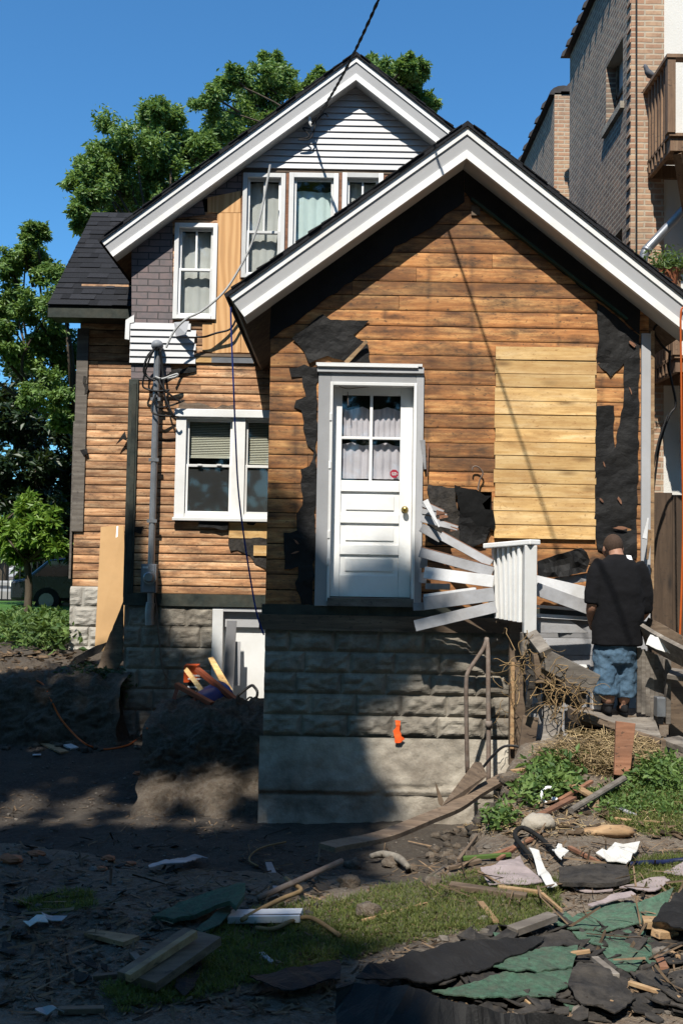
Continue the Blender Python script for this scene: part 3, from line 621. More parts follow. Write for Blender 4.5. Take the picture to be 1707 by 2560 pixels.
# rails and three recessed panels
for a, b in ((gz0, pz[1]), (pz[2], pz[3]), (pz[4], pz[5]), (pz[6], szb)): sl.box(gx0 + e, gx1 - e, Ys, Ys + .04, b, a, .9)
for a, b in ((pz[1], pz[2]), (pz[3], pz[4]), (pz[5], pz[6])):
    sl.box(gx0, gx1, Ys + .018, Ys + .03, b, a, .9); sl.box(gx0 + .05, gx1 - .05, Ys + .008, Ys + .017, b + .04, a - .035, .9)
mxx = (gx0 + gx1) / 2; mzz = D(z5(850, 902), Ys).z
sl.box(mxx - .014, mxx + .014, Ys + .002, Ys + .038, gz0, gz1, .9); sl.box(gx0, gx1, Ys + .004, Ys + .036, mzz - .012, mzz + .012, .9)
sl.build('door_leaf', 'clean', door, bevel=.003)
for xa_, xb_ in ((gx0, mxx - .014), (mxx + .014, gx1)):
    for za_, zb_ in ((gz0, mzz - .012), (mzz + .012, gz1)):
        mb = MB(); mb.box(xa_, xb_, Ys + .02, Ys + .024, za_, zb_); mb.build('pane', 'glass', door)
def curtain(x0, x1, za, zb, Y, parent, mat='curtain', waves=9, amp=.014, scal=.02, ph=0, name='curtain'):
    mb = MB(); n = 90; m = 6; vs, fs = [], []
    for j in range(m + 1):
        for i in range(n + 1):
            t = i / n; x = x0 + (x1 - x0) * t; zt = zb - scal * abs(math.sin(t * waves * .7 + ph)) * (1 + .6 * nz(t * 5, ph)); z = za + (zt - za) * j / m
            y = Y + amp * math.sin(t * waves * 2 * math.pi + ph + .8 * nz(t * 4, j * .3 + ph)) * (.6 + .5 * nz(t * 9, ph + 1)) + .01 * nz(t * 3, j * .5)
            vs.append((x, y, z))
    for j in range(m):
        for i in range(n): fs.append((j * (n + 1) + i, j * (n + 1) + i + 1, j * (n + 1) + n + 2 + i, j * (n + 1) + n + 1 + i))
    mb.add(vs, fs, .9); return mb.build(name, mat, parent, smooth=True)
cz = [D(z5(850, y), Ys).z for y in (690, 905, 925, 1165)]
curtain(gx0 - .01, gx1 + .01, cz[1], cz[0], Ys + .075, door, 'curtain', 11, .014, .03, .4); curtain(gx0 - .01, gx1 + .01, cz[3], cz[2], Ys + .07, door, 'curtain', 8, .013, .03, 2.1)
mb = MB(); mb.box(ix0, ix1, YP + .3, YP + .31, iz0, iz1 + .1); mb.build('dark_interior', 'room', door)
kc = D(z5(1075, 1370), Ys); mb = MB(); mb.ball(kc + Vector((0, -.045, 0)), .029, .022, .029); mb.tube([kc, kc + Vector((0, -.03, 0))], .014, 10); mb.tube([kc + Vector((0, -.001, 0)), kc + Vector((0, -.007, 0))], .034, 14); mb.build('knob', 'brass', door, smooth=True)
kc = D(z5(1006, 1135), Ys + .017); r_ = .042; mb = MB(); mb.prism([kc + Vector((r_ * math.cos(rad(22.5 + 45 * k)), 0, r_ * math.sin(rad(22.5 + 45 * k)))) for k in range(8)], (0, .002, 0)); st = mb.build('sticker', 'red', door)
mb = MB()
for k, (dz, ww) in enumerate(((.010, .022), (-.002, .026), (-.012, .018))):
    x = -ww
    while x < ww: 
        l_ = R.uniform(.005, .008); mb.box(kc.x + x, kc.x + x + l_, kc.y - .003, kc.y - .001, kc.z + dz - .003, kc.z + dz + .004); x += l_ + .003
mb.build('sticker_print', 'tag', door)
a, b, c, d = rect(z5(560, 1945), z5(1110, 2000), Yd); mb = MB(); mb.box(ix0 + .0, ix1, Yd - .05, YP + .2, c, d - .004); mb.build('threshold', 'grey_wood', door)
ch = curve([D(z5(x, y), YP + .03) for x, y in ((640, 562), (700, 580), (760, 575), (860, 565))], 4); mb = MB(); mb.tube(ch, .004, 5); c2 = [D(z5(x, y), YP + .03) for x, y in ((703, 600), (706, 690))]; mb.tube(c2, .004, 5); mb.build('door_chain', 'rust', door)

# sill beams under the porch boards
zb1 = D(z0(800, 1413), YP).z; zb2 = D(z0(800, 1448), YP).z
mb = MB(); mb.box(pxl - .03, pxr - .02, YP - .02, YP + .1, zb1 + .002, zs - .002); mb.build('porch_sill', 'dark_trim', H)
mb = MB(); mb.box(pxl - .05, D(z0(1200, 1430), YP).x, YP - .045, YP + .1, zb2, zb1); mb.build('floor_beam', 'old_wood', H)

# porch foundation of rock-faced blocks over rough cement
fx0, fx1 = D(z0(606, 1600), YP).x, D(z0(1185, 1600), YP).x
zt = zb2 - .005; zc = D(z0(880, 1693), YP).z; ch_ = (zt - zc) / 5
def rock_wall(x0, x1, za, zb, rows, bw, Y, amp, seed, res=.016, offs=None, yfn=None):
    nx_ = int((x1 - x0) / res); nz_ = int((zb - za) / res); h = (zb - za) / rows; vs, fs = [], []
    for j in range(nz_ + 1):
        z = za + (zb - za) * j / nz_; rI = min(rows - 1, int((z - za) / h)); tz = (z - za) / h - rI; off = (rI % 2) * bw * .5 + (seed * .13 * rI) % .2
        for i in range(nx_ + 1):
            x = x0 + (x1 - x0) * i / nx_; bt = (x + 10 + off) / bw; bi = int(bt); tx = bt - bi
            ex = min(tx, 1 - tx) * bw; ez = min(tz, 1 - tz) * h; dr = min(ex, ez)
            k = sst(.004, .045, dr)
            p = Vector((x * 9 + bi * 3.7 + seed, z * 13 + rI * 5.1, bi * 1.3))
            vd = noise.voronoi(p * .62)[0]; f = min(1, vd[1] - vd[0]) * .7 + .3 * (noise.noise(p * 1.7) + .6)
            y = Y - .004 - amp * k * (.25 + f) + (.010 if dr < .007 else 0)
            vs.append((x, y, z))
    for j in range(nz_):
        for i in range(nx_): fs.append((j * (nx_ + 1) + i, j * (nx_ + 1) + i + 1, j * (nx_ + 1) + nx_ + 2 + i, j * (nx_ + 1) + nx_ + 1 + i))
    return vs, fs
mb = MB(); mb.add(*rock_wall(fx0, fx1, zc, zt, 5, .42, YP + .01, .042, 1), .9); mb.box(fx0 + .002, fx1 - .002, YP + .03, YM, -1.0, zt - .002, .9)
fo = mb.build('porch_foundation', 'block', H)
mb = MB(); vs, fs = [], []; n1, n2 = 90, 46; zlo = -1.05
for j in range(n2 + 1):
    for i in range(n1 + 1):
        x = fx0 - .03 + (fx1 - fx0 + .3) * i / n1; z = zlo + (zc - .002 - zlo) * j / n2
        crack = math.exp(-((z - (zc - .52 + .05 * nz(x * 3, 2) + .1 * sst(.2, .9, x))) / .012) ** 2) * .02
        vs.append((x, YP - .02 - .05 * (1 - j / n2) - .03 * nz(x * 3, z * 3, 1) - .012 * nz(x * 11, z * 11) + crack + (.04 if z < zc - .5 else 0) * .6, z))
for j in range(n2):
    for i in range(n1): fs.append((j * (n1 + 1) + i, j * (n1 + 1) + i + 1, j * (n1 + 1) + n1 + 2 + i, j * (n1 + 1) + n1 + 1 + i))
mb.add(vs, fs, .9); mb.build('cement_footing', 'cement', H, smooth=True)
pm = jag([z8(1012, 918), z8(1048, 920), z8(1042, 975), z8(1052, 1020), z8(1075, 1040), z8(1050, 1062), z8(1012, 1065), z8(1005, 1010), z8(998, 985), z8(1018, 960)] if False else [z8(*p) for p in ((1012, 918), (1048, 920), (1042, 975), (1052, 1020), (1075, 1040), (1050, 1062), (1012, 1065), (1005, 1010), (998, 985), (1018, 960))], 1.2, 5, 3)
sheet([D(p, YP - .048) for p in pm], .002, .006, 30, 3, up=(0, -1, 0), r=.9).build('paint_mark', 'orange', H)
# grey skirt wall and white panel beside the blocks, under the porch floor
a, b, c, d = rect(z0(1190, 1452), z0(1480, 1660), YP); mb = MB()
plank_wall(mb, [(fx1 + .005, -.35), (pxr, -.35), (pxr, zb1 - .005), (fx1 + .005, zb1 - .005)], -.35, [.16] * 9, YP + .02, .03, (), (.004,), .002, (5, 6)); mb.build('skirt_boards', 'clap', H)

# main house wall
mxl = D(z0(297, 1000), YM).x; mxr = 2 * mA[0] - mxl
v1, v2 = under(mA, mL), under(mA, mR); zsm = D(z0(450, 1364), YM).z; zg = D(z0(700, 389), YM).z
wallp = [(mxl, zsm), (mxr, zsm), (mxr, min(zg, v2(mxr))), (mA[0] + (mA[0] - mxl) * .6, zg), (mxl + .7, zg), (mxl, v1(mxl))]
def gpoly(za, zb_):
    return clip([(mxl, za), (mxr, za), (mxr, zb_), (mxl, zb_)], [(mxl, zsm), (mxr, zsm), (mxr, v2(mxr)), (mA[0], v2(mA[0])), (mxl, v1(mxl))])
wl = rect(z4(985, 625), z4(1790, 1238), YM); wu = rect(z1(878, 1202), z1(1158, 1828), YM)
wb1 = rect(z2(-115, 876), z2(163, 1560), YM); wb2 = rect(z2(186, 876), z2(508, 1560), YM); wb3 = rect(z2(532, 876), z2(800, 1560), YM)
inset = lambda r, k=.03: (r[0] + k, r[1] - k, r[2] + k, r[3] - k)
holes = [inset(r) for r in (wl, wu, wb1, wb2, wb3)]
mb = MB(); rows = [.099] * 48
plank_wall(mb, gpoly(zsm, zg), zsm, rows, YM, .022, holes, (.013, .007), .004, (2.5, 6), rnd_=.0045); mb.build('main_wall', 'log_wood', H)
mb = MB(); plank_wall(mb, gpoly(zsm, 9), zsm, [9], YM + .024, .1, holes, (0,), 0, (50, 51)); mb.build('wall_backing', 'black', H)
mb = MB(); plank_wall(mb, gpoly(zg, 9), zg, [.0795] * 26, YM - .02, .03, (), (.002,), 0, (30, 31), lap=.016, rr=.8); mb.build('gable_siding', 'siding', H)
mb = MB(); mb.box(mxl, mxl + .03, YM + .126, 21.9, .1, v1(mxl)); mb.box(mxr - .03, mxr, YM + .126, 21.9, -.3, v2(mxr)); mb.box(mxl, mxr, 21.8, 21.9, .1, v1(mxl)); mb.build('main_side_wall', 'old_wood', H)
# overlays on the main wall
def panel(zfn, pl, pr, Y, th, name, mat, **k):
    a, b, c, d = rect(zfn(*pl), zfn(*pr), Y); mb = MB(); mb.box(a, b, Y, Y + th, c, d, k.get('r')); return mb.build(name, mat, H)
def ppoly(zfn, pts, Y, th, name, mat, r=.6):
    mb = MB(); mb.prism([D(zfn(*p), Y) for p in pts], (0, th, 0), r); return mb.build(name, mat, H, fix=True)
ab = MB(); ab.prism([D(z1(*p), YM - .012) for p in ((600, 1330), (850, 1175), (868, 1200), (868, 1850), (600, 1850))], (0, .011, 0), .8); ab.prism([D(z1(*p), YM - .011) for p in ((880, 1165), (1040, 1050), (1320, 860), (1320, 1010), (1060, 1040), (1080, 1140))], (0, .010, 0), .15)
ab.prism([D(z4(*p), YM - .011) for p in ((735, 355), (955, 355), (960, 400), (900, 450), (735, 445))], (0, .010, 0), .5); ab.build('brick_patterned_siding', 'asphalt_brick', H, fix=True)
ppoly(z1, ((1160, 1130), (1312, 1130), (1312, 2040), (1142, 2045), (1142, 1850)), YM - .014, .013, 'plywood_sheet', 'plywood', .8)
ppoly(z1, ((1062, 1850), (1139, 1850), (1139, 2045), (1062, 2030)), YM - .014, .013, 'plywood_sheet', 'plywood', .6)
ppoly(z1, ((1315, 1560), (1490, 1560), (1490, 2045), (1315, 2042)), YM - .0145, .013, 'plywood_sheet', 'plywood', .3)
ppoly(z1, ((1095, 1030), (1312, 985), (1312, 1127), (1095, 1127)), YM - .0135, .012, 'plywood_sheet', 'plywood', .1)
panel(z4, (1090, 302), (1530, 318), YM - .03, .029, 'ledger_board', 'old_wood'); panel(z4, (1095, 320), (1530, 352), YM - .02, .019, 'ledger_board', 'new_wood', r=.2)
panel(z4, (1185, 318), (1420, 352), YM - .023, .003, 'flashing_strip', 'metal')
vs_ = MB(); xa_, xb_, za_, zb_ = rect(z4(730, 128), z4(1098, 355), YM - .03)
for k in range(6):
    h = (zb_ - za_) / 6; b2 = xb_ - (.02 * (k % 2)) - (.05 if k == 5 else 0)
    vs_.add([(xa_, YM - .045, za_ + k * h), (b2, YM - .045, za_ + k * h), (b2, YM - .026, za_ + (k + 1) * h - .004), (xa_, YM - .026, za_ + (k + 1) * h - .004), (xa_, YM - .02, za_ + k * h), (b2, YM - .02, za_ + k * h), (b2, YM - .02, za_ + (k + 1) * h), (xa_, YM - .02, za_ + (k + 1) * h)], [(0, 1, 2, 3), (4, 5, 1, 0), (1, 5, 6, 2), (0, 3, 7, 4), (3, 2, 6, 7)], .8)
vs_.add([D(z4(*p), y) for p, y in (((975, 125), YM - .03), ((1060, 118), YM - .2), ((1045, 190), YM - .22), ((985, 205), YM - .045))], [(0, 1, 2, 3)], .8)
vs_.build('siding_remnant', 'siding', H)
ppoly(z4, ((705, 112), (752, 82), (752, 125), (728, 130), (725, 222), (700, 218)), YM - .035, .01, 'siding_corner', 'white')
a, b, c, d = rect(z4(710, 445), z4(775, 1680), YM); mb = MB(); mb.box(mxl - .015, mxl + .105, YM - .03, YM - .001, zsm - .05, d); mb.box(mxl + .03, mxl + .085, YM - .042, YM - .031, zsm, d - .05); mb.build('corner_board', 'dark_trim', H, bevel=.004)
mb = MB(); mb.box(mxl - .01, D(z0(700, 1380), YM).x, YM - .035, YM + .1, D(z0(450, 1392), YM).z, zsm - .001); mb.build('sill_board', 'dark_trim', H)
felt(z4, [(1000, 600), (1010, 560), (1050, 580), (1110, 575), (1180, 600), (1310, 585), (1310, 615), (1005, 618)], YM - .012, 'tar_paper', 'old_wood', seed=8)
felt(z4, [(1115, 1235), (1280, 1242), (1275, 1285), (1200, 1275), (1110, 1270)], YM - .05, seed=9); felt(z4, [(1380, 1242), (1440, 1244), (1420, 1262), (1385, 1258)], YM - .05, seed=10)
felt(z4, [(1280, 1335), (1560, 1340), (1560, 1540), (1480, 1500), (1430, 1480), (1400, 1430), (1330, 1400), (1290, 1405)], YM - .012, mat='tar2', seed=12)
felt(z4, [(755, 1270), (805, 1268), (790, 1310), (755, 1300)], YM - .01, seed=13); felt(z4, [(900, 395), (1100, 370), (1100, 400), (1020, 410), (940, 460), (900, 470)], YM - .009, seed=14)
panel(z4, (1420, 1375), (1500, 1432), YM - .03, .016, 'nailed_scrap', 'new_wood', r=.5); panel(z4, (1283, 1248), (1560, 1335), YM - .008, .007, 'patch_board', 'new_wood', r=.4)
for zc_ in ((1180, 850), (1310, 850)):
    pass
# windows
def window(r, Y, fw=.05, kind='hung', mat='white', cur=None, pre=0, muntin=False, mid=None, blind=None, screen=False, lowglass='glass'):
    x0, x1, za, zb = r; mb = MB(); y0 = Y - .045
    mb.box(x0, x0 + fw, y0, Y + .03, za, zb); mb.box(x1 - fw, x1, y0, Y + .03, za, zb); mb.box(x0 + fw, x1 - fw, y0, Y + .03, zb - fw, zb); mb.box(x0 + fw, x1 - fw, y0 - .012, Y + .03, za, za + fw * .8)
    wn = mb.build('window', mat, H, bevel=.004); a, b, c, d = x0 + fw, x1 - fw, za + fw * .8, zb - fw
    glassbox(wn, a, b, c, d, Y, kind, mat, cur, muntin, mid, blind, lowglass); return wn
def glassbox(wn, a, b, c, d, Y, kind, mat, cur, muntin, mid, blind, lowglass):
    sw = .032; m = mid if mid else (c + d) / 2
    def sash(c0, c1, y):
        mb = MB(); mb.box(a + .002, a + sw, y, y + .025, c0, c1); mb.box(b - sw, b - .002, y, y + .025, c0, c1); mb.box(a + sw, b - sw, y, y + .025, c0, c0 + sw); mb.box(a + sw, b - sw, y, y + .025, c1 - sw, c1)
        if muntin and c0 >= m - .05: mb.box((a + b) / 2 - .012, (a + b) / 2 + .012, y + .004, y + .02, c0 + sw, c1 - sw)
        mb.build('sash', mat, wn, bevel=.003)
    if kind == 'hung':
        sash(m - .012, d - .001, Y + .012); sash(c + .001, m + .02, Y - .016)
        for z_a, z_b, yy, g in ((m, d, Y + .022, 'glass'), (c, m, Y - .006, lowglass)):
            mb = MB(); mb.box(a + sw, b - sw, yy, yy + .003, z_a + sw * .6, z_b - sw * .6); mb.build('pane', g, wn)
    else:
        sash(c, d, Y); mb = MB(); mb.box(a + sw, b - sw, Y + .01, Y + .013, c + sw, d - sw); mb.build('pane', 'glass', wn)
    if cur: curtain(a, b, c, d - (.12 if kind != 'hung' else .02), Y + .10, wn, cur, 4, .007 if cur == 'curtain_pale' else .012, .015, a)
    if blind:
        mb = MB(); z = d - .02; bot = blind
        while z > bot:
            mb.prism([(a + sw, Y + .075, z - .010), (b - sw, Y + .075, z - .010), (b - sw, Y + .09, z + .006), (a + sw, Y + .09, z + .006)], (0, .001, .0015), .8); z -= .021
        mb.box(a + sw, b - sw, Y + .07, Y + .1, bot - .03, bot - .008, .8); mb.build('blind', 'blind', wn)
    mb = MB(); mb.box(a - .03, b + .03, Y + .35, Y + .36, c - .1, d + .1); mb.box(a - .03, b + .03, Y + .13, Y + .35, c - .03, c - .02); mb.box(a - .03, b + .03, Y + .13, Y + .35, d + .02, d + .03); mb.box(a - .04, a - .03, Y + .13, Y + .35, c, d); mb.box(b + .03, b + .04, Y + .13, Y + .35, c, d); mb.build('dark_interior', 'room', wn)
window(wu, YM, .055, 'hung', 'white', 'curtain_pale', muntin=True, mid=D(z1(1020, 1505), YM).z)
m_ = D(z2(30, 1260), YM).z
window(wb1, YM, .055, 'hung', 'white', 'curtain_pale', muntin=True, mid=m_); window(wb2, YM, .06, 'fixed', 'white', 'curtain_cyan'); window(wb3, YM, .06, 'hung', 'white', 'curtain_pale', muntin=True, mid=m_)
mb = MB()
for p, q in (((165, 872), (184, 1560)), ((510, 872), (530, 1560)), ((802, 885), (830, 1300))):
    a, b, c, d = rect(z2(*p), z2(*q), YM); mb.box(a, b, YM - .02, YM - .001, c, d, .5)
a, b, c, d = rect(z1(1314, 870), z1(1330, 1560), YM); mb.box(a, b, YM - .02, YM - .001, c, d, .3); mb.build('mullion_strip', 'red_wood', H)
mb = MB(); a, b, c, d = rect(z2(-120, 848), z2(900, 872), YM); mb.box(a, b, YM - .018, YM - .001, c, d); mb.build('header_gap', 'old_wood', H)
# twin window low on the wall: one frame, two pairs of sashes
x0, x1, za, zb = wl; zi = lambda y: D(z4(1250, y), YM).z; xi = lambda x: D(z4(x, 930), YM).x
mb = MB(); y0 = YM - .05
mb.box(x0, xi(1042), y0, YM + .03, za, zb); mb.box(xi(1300), xi(1372), y0 + .006, YM + .03, za, zb - .001); mb.box(x1 - .1, x1, y0, YM + .03, za, zb); mb.box(xi(1042), xi(1300), y0 + .012, YM + .03, zi(668), zb - .002); mb.box(xi(1372), x1 - .1, y0 + .012, YM + .03, zi(668), zb - .002)
mb.box(x0 - .02, x1 + .02, y0 - .03, y0 - .001, zb - .085, zb + .01); mb.box(xi(1042), xi(1300), y0 + .012, YM + .03, za + .002, zi(1200)); mb.box(xi(1372), x1 - .1, y0 + .012, YM + .03, za + .002, zi(1200)); mb.box(x0 - .015, x1 + .015, y0 - .035, y0 - .001, za - .01, za + .03)
wn = mb.build('window', 'clean', H, bevel=.005)
glassbox(wn, xi(1042), xi(1300), zi(1200), zi(668), YM, 'hung', 'clean', None, False, zi(932), zi(870), 'glass'); glassbox(wn, xi(1372), x1 - .1, zi(1200), zi(668), YM, 'hung', 'clean', None, False, zi(932), zi(900), 'glass')
mb = MB()
for a, b in ((1042, 1300), (1372, 1640)): mb.box(xi(a) + .035, xi(b) - .035, YM + .004, YM + .006, zi(1190), zi(950))
mb.build('insect_screen', 'screen', wn)
for x in (1120, 1228):
    mb = MB(); p = D(z4(x, 925), YM - .02); mb.box(p.x - .03, p.x + .03, p.y - .02, p.y, p.z - .01, p.z + .012); mb.build('sash_lock', 'clean', wn, bevel=.004)
# main foundation and basement door
fz1 = D(z0(450, 1393), YM).z - .002; bx0 = D(z7(1183, 600), YM).x
mb = MB(); mb.add(*rock_wall(mxl + .01, bx0, -.75, fz1, 7, .36, YM + .005, .03, 3, .02), .9); mb.box(mxl + .02, bx0 - .01, YM + .03, YM + .3, -.8, fz1 - .01, .9); mb.build('main_foundation', 'block', H)
bd0 = D(z7(1312, 600), YM + .1).x; mb = MB(); a, b, c, d = rect(z7(1185, 275), z7(1245, 900), YM); mb.box(a, b, YM - .02, YM + .12, -.6, d); mb.build('basement_jamb', 'white', H, bevel=.005)
bt = D(z7(1400, 375), YM + .1).z; mb = MB(); mb.box(b + .001, fx0 + .6, YM + .1, YM + .14, -.7, bt - .001); mb.box(b + .2, fx0 + .6, YM + .092, YM + .1, -.35, -.33); mb.build('basement_door', 'clean', H)
mb = MB(); mb.box(b + .001, fx0 + .6, YM + .05, YM + .14, bt, fz1 - .05); mb.box(a, fx0 + .6, YM - .015, YM + .1, fz1 - .049, fz1 - .005); mb.build('basement_lintel', 'grey_paint', H)

# left wing
wxl = D(z4(425, 1000), YW).x; wxr = mxl + .25; wz0 = D(z4(560, 1605), YW).z; wz1 = D(z4(560, 40), YW).z
mb = MB(); plank_wall(mb, [(wxl, wz0), (wxr, wz0), (wxr, wz1 + .25), (wxl, wz1 + .25)], wz0, [.108] * 50, YW, .022, (), (.013, .007), .004, (2.5, 6), rnd_=.0045); mb.build('wing_wall', 'log_wood', H)
mb = MB(); mb.box(wxl, wxr, YW + .024, YW + .2, wz0, wz1 + .2); mb.box(wxl, wxl + .02, YW + .2, 20, wz0, wz1); mb.build('wing_backing', 'black', H)
a, b, c, d = rect(z4(412, 160), z4(462, 1475), YW); mb = MB(); mb.box(wxl - .03, wxl + .13, YW - .03, YW - .001, wz0 + .75, d); mb.box(wxl - .05, wxl - .02, YW - .02, YW + .05, wz0 + .1, d - 1.3); mb.build('wing_corner_board', 'grey_wood', H, bevel=.004)
mb = MB(); mb.add(*rock_wall(wxl - .02, wxr, .1, wz0 - .002, 4, .34, YW, .035, 5, .02), .9); mb.box(wxl - .01, wxr, YW + .03, YW + .3, .0, wz0 - .004, .9); mb.build('wing_foundation', 'stone', H)
ev0, ev1 = D(z0(110, 700), 13.3), D(z0(340, 700), 13.3); rg = D(z0(205, 489), 15.5); rgx = ev0.x
rd = Vector((0, 15.5 - 13.3, rg.z - ev0.z)); L = rd.length; rd.normalize(); rn_ = Vector((0, -rd.z, rd.y)); rows_ = 19; hh = L / rows_
mb = MB(); base = Vector((rgx, 13.3, ev0.z)); wr = mxl + .02 - rgx
for k in range(rows_):
    x = -R.uniform(0, .3)
    while x < wr:
        l_ = R.choice((.12, .17, .2, .28, .34)); xa_, xb_ = max(0, x), min(wr, x + l_)
        if xb_ > xa_:
            lift = .004 + R.choice((0, .004)); p0 = base + rd * (k * hh) + Vector((xa_, 0, 0)); p1 = base + rd * (k * hh) + Vector((xb_, 0, 0))
            mb.prism([p0 + rn_ * lift * 2, p1 + rn_ * lift * 2, p1 + rd * (hh + .03) + rn_ * .001, p0 + rd * (hh + .03) + rn_ * .001], rn_ * -.02)
        x += l_
mb.build('wing_roof', 'shingle', H)
mb = MB(); q = [base - rn_ * .022, base + rd * (L + .05) - rn_ * .022, base + rd * (L + .05) - rn_ * .1, base - rn_ * .1]; mb.prism(q, (wr, 0, 0)); mb.box(rgx, mxl, 13.32, 13.36, ev0.z - .16, ev0.z - .03); mb.box(rgx + .02, mxl, 13.36, YW, ev0.z - .15, ev0.z - .13); mb.build('wing_eave', 'dark_trim', H, fix=True)
q = [(rgx + .05, 15.5, rg.z), (rgx + .05, 15.5, 2), (rgx + .05, 20, 2), (rgx + .05, 18, rg.z)]; mb = MB(); mb.prism([base + rd * L + Vector((0, 0, -.02)), base + rd * L + Vector((wr, 0, -.02)), base + Vector((wr, 4.6, -.1)), base + Vector((0, 4.6, -.1))], (0, 0, -.06)); mb.build('wing_back_roof', 'shingle', H)
felt(z4, [(470, 425), (490, 425), (490, 520), (475, 530)], YW - .03, mat='tar2', seed=15); felt(z4, [(450, 840), (490, 832), (495, 860), (470, 870)], YW - .04, seed=17); felt(z4, [(650, 812), (700, 735), (715, 790), (690, 780)], YW - .08, seed=18, amp=1)
# meter, mast and wires
q = D(z4(842, 1640), YM - .05); MT = thing('electric_meter', 'grey electric meter box with round dial under a tall metal mast on the wall', 'electric meter', q)
a, b, c, d = rect(z4(800, 1478), z4(885, 1638), YM - .05); mb = MB(); mb.box(a, b, YM - .16, YM - .045, c, d); mb.box(a + .02, b - .02, YM - .168, YM - .161, c + .01, d - .01); mb.build('meter_box', 'meter_grey', MT, bevel=.008)
p = D(z4(840, 1552), YM - .168); mb = MB(); mb.tube([p, p + Vector((0, -.03, 0))], .085, 22); mb.tube([p + Vector((0, -.028, 0)), p + Vector((0, -.07, 0)), p + Vector((0, -.085, 0))], [.066, .064, .05], 22); mb.build('meter_dial', 'metal', MT)
p = D(z4(815, 1497), YM - .17); mb = MB(); mb.box(p.x - .03, p.x + .03, p.y - .002, p.y, p.z - .012, p.z + .012); mb.build('meter_plate', 'tag', MT)
mb = MB(); t_ = D(z4(884, 275), YM - .1); mb.tube([D(z4(848, 1478), YM - .1), t_], .042, 12); mb.tube([D(z4(845, 1640), YM - .1), D(z4(845, 1700), YM - .09)], .04, 10); mb.tube(curve([D(z4(845, 1695), YM - .09), D(z4(838, 1750), YM - .09), D(z4(840, 1820), YM - .09)], 4), .055, 12)
for y in (560, 900, 1240): pp_ = t_.lerp(D(z4(848, 1478), YM - .1), (y - 275) / 1203); mb.box(pp_.x - .06, pp_.x + .06, pp_.y - .046, pp_.y - .02, pp_.z - .02, pp_.z + .02)
mb.build('mast', 'metal', MT, smooth=False)
mb = MB(); t2 = D(z4(882, 255), YM - .12); mb.ball(t2, .075, .09, .07); mb.tube([t_, t2], .05, 12); mb.build('weatherhead', 'meter_grey', MT, smooth=True)
for k, pts in enumerate((((870, 265), (825, 330), (805, 400), (840, 440), (880, 430)), ((875, 260), (835, 340), (800, 470), (830, 500), (880, 510), (950, 505)), ((880, 262), (830, 310), (808, 380), (830, 430), (870, 450)), ((890, 270), (905, 350), (915, 430), (925, 540), (970, 640), (1000, 655)), ((900, 290), (915, 420), (895, 450), (930, 510), (1010, 570)), ((880, 510), (850, 600), (870, 640), (960, 650)), ((880, 545), (865, 560), (885, 600), (960, 590), (1035, 562)))):
    mb = MB(); mb.tube(curve([D(z4(*p), YM - .16 - .03 * math.sin(i * 1.3 + k)) for i, p in enumerate(pts)], 5), .012, 6); mb.build('service_lead', 'cable', MT)
mb = MB(); mb.tube(curve([D(z4(*p), YM - .15) for p in ((870, 430), (910, 442), (960, 425), (995, 415), (985, 430), (940, 440))], 5), .015, 6); mb.build('pale_lead', 'pale_cable', MT)
mb = MB(); mb.tube(curve([D(z7(*p), YM - .07) for p in ((868, 190), (880, 300), (895, 480), (915, 620), (950, 672))], 5), .010, 6); mb.build('ground_wire', 'rust', MT)
mb = MB(); mb.tube(curve([D(z1(*p), YM - .3) for p in ((1505, 815), (1480, 950), (1440, 1150), (1380, 1340), (1300, 1500), (1200, 1650), (1060, 1770), (960, 1820), (880, 1900), (825, 2010))], 5), .014, 7)
tag(mb.build('grey_cable', 'pale_cable'), 'thin pale grey cable sagging from the upper gable down to the meter mast', 'cable')
mb = MB(); mb.tube(curve([D(z1(*p), YM - .12) for p in ((1020, 1940), (1080, 1938), (1150, 1915), (1240, 1890), (1280, 1830), (1310, 1780))], 5), .013, 7); tag(mb.build('black_cable', 'cable'), 'short black cable looping across the plywood beside the porch eave', 'cable')
p0 = D(z2(330, 560), YM - .08); p1 = D(z0(870, -4), 9.1); far = p1 + (p1 - p0) * 4.4
mb = MB(); mid = [p0.lerp(p1, t) + Vector((.006 * math.sin(t * 70), .006 * math.cos(t * 70), -.35 * t * (1 - t) * 1.2)) for t in np.linspace(0, 1, 80)]; mb.tube(mid + [p1.lerp(far, t) for t in (.05, .2, .5, 1)], .012, 6)
mb.tube([p0.lerp(p1, t) + Vector((.009 * math.sin(t * 70 + 3), .009 * math.cos(t * 70 + 3), -.42 * t * (1 - t))) for t in np.linspace(0, 1, 80)], .009, 5)
for pts in (((330, 560), (320, 500), (315, 505), (335, 560)), ((300, 640), (250, 650), (330, 640), (370, 520)), ((330, 580), (280, 575), (320, 620), (300, 640)), ((440, 420), (370, 520), (420, 480), (445, 500))): mb.tube(curve([D(z2(*p), YM - .12) for p in pts], 5), .01, 5)
tag(mb.build('overhead_cable', 'cable'), 'twisted black overhead cable coming down from the sky to the upper gable', 'cable')
mb = MB(); mb.tube([D(z2(320, 502), YM - .15), D(z2(325, 540), YM - .15), D(z2(340, 562), YM - .15)], .022, 7); tag(mb.build('insulator', 'white'), 'small white insulator where the overhead cable meets the gable siding', 'insulator')
mb = MB(); mb.tube(curve([D(z0(*p), y) for p, y in (((530, 705), 9.0), ((532, 780), 9.05), ((537, 900), 9.1), ((541, 1000), 9.15), ((547, 1120), 9.2), ((560, 1230), 9.22), ((577, 1340), 9.22), ((590, 1410), 9.22), ((606, 1458), 9.24))], 6), .008, 6)
tag(mb.build('blue_rope', 'blue_rope'), 'thin blue rope hanging from the porch eave past the twin white window', 'rope')
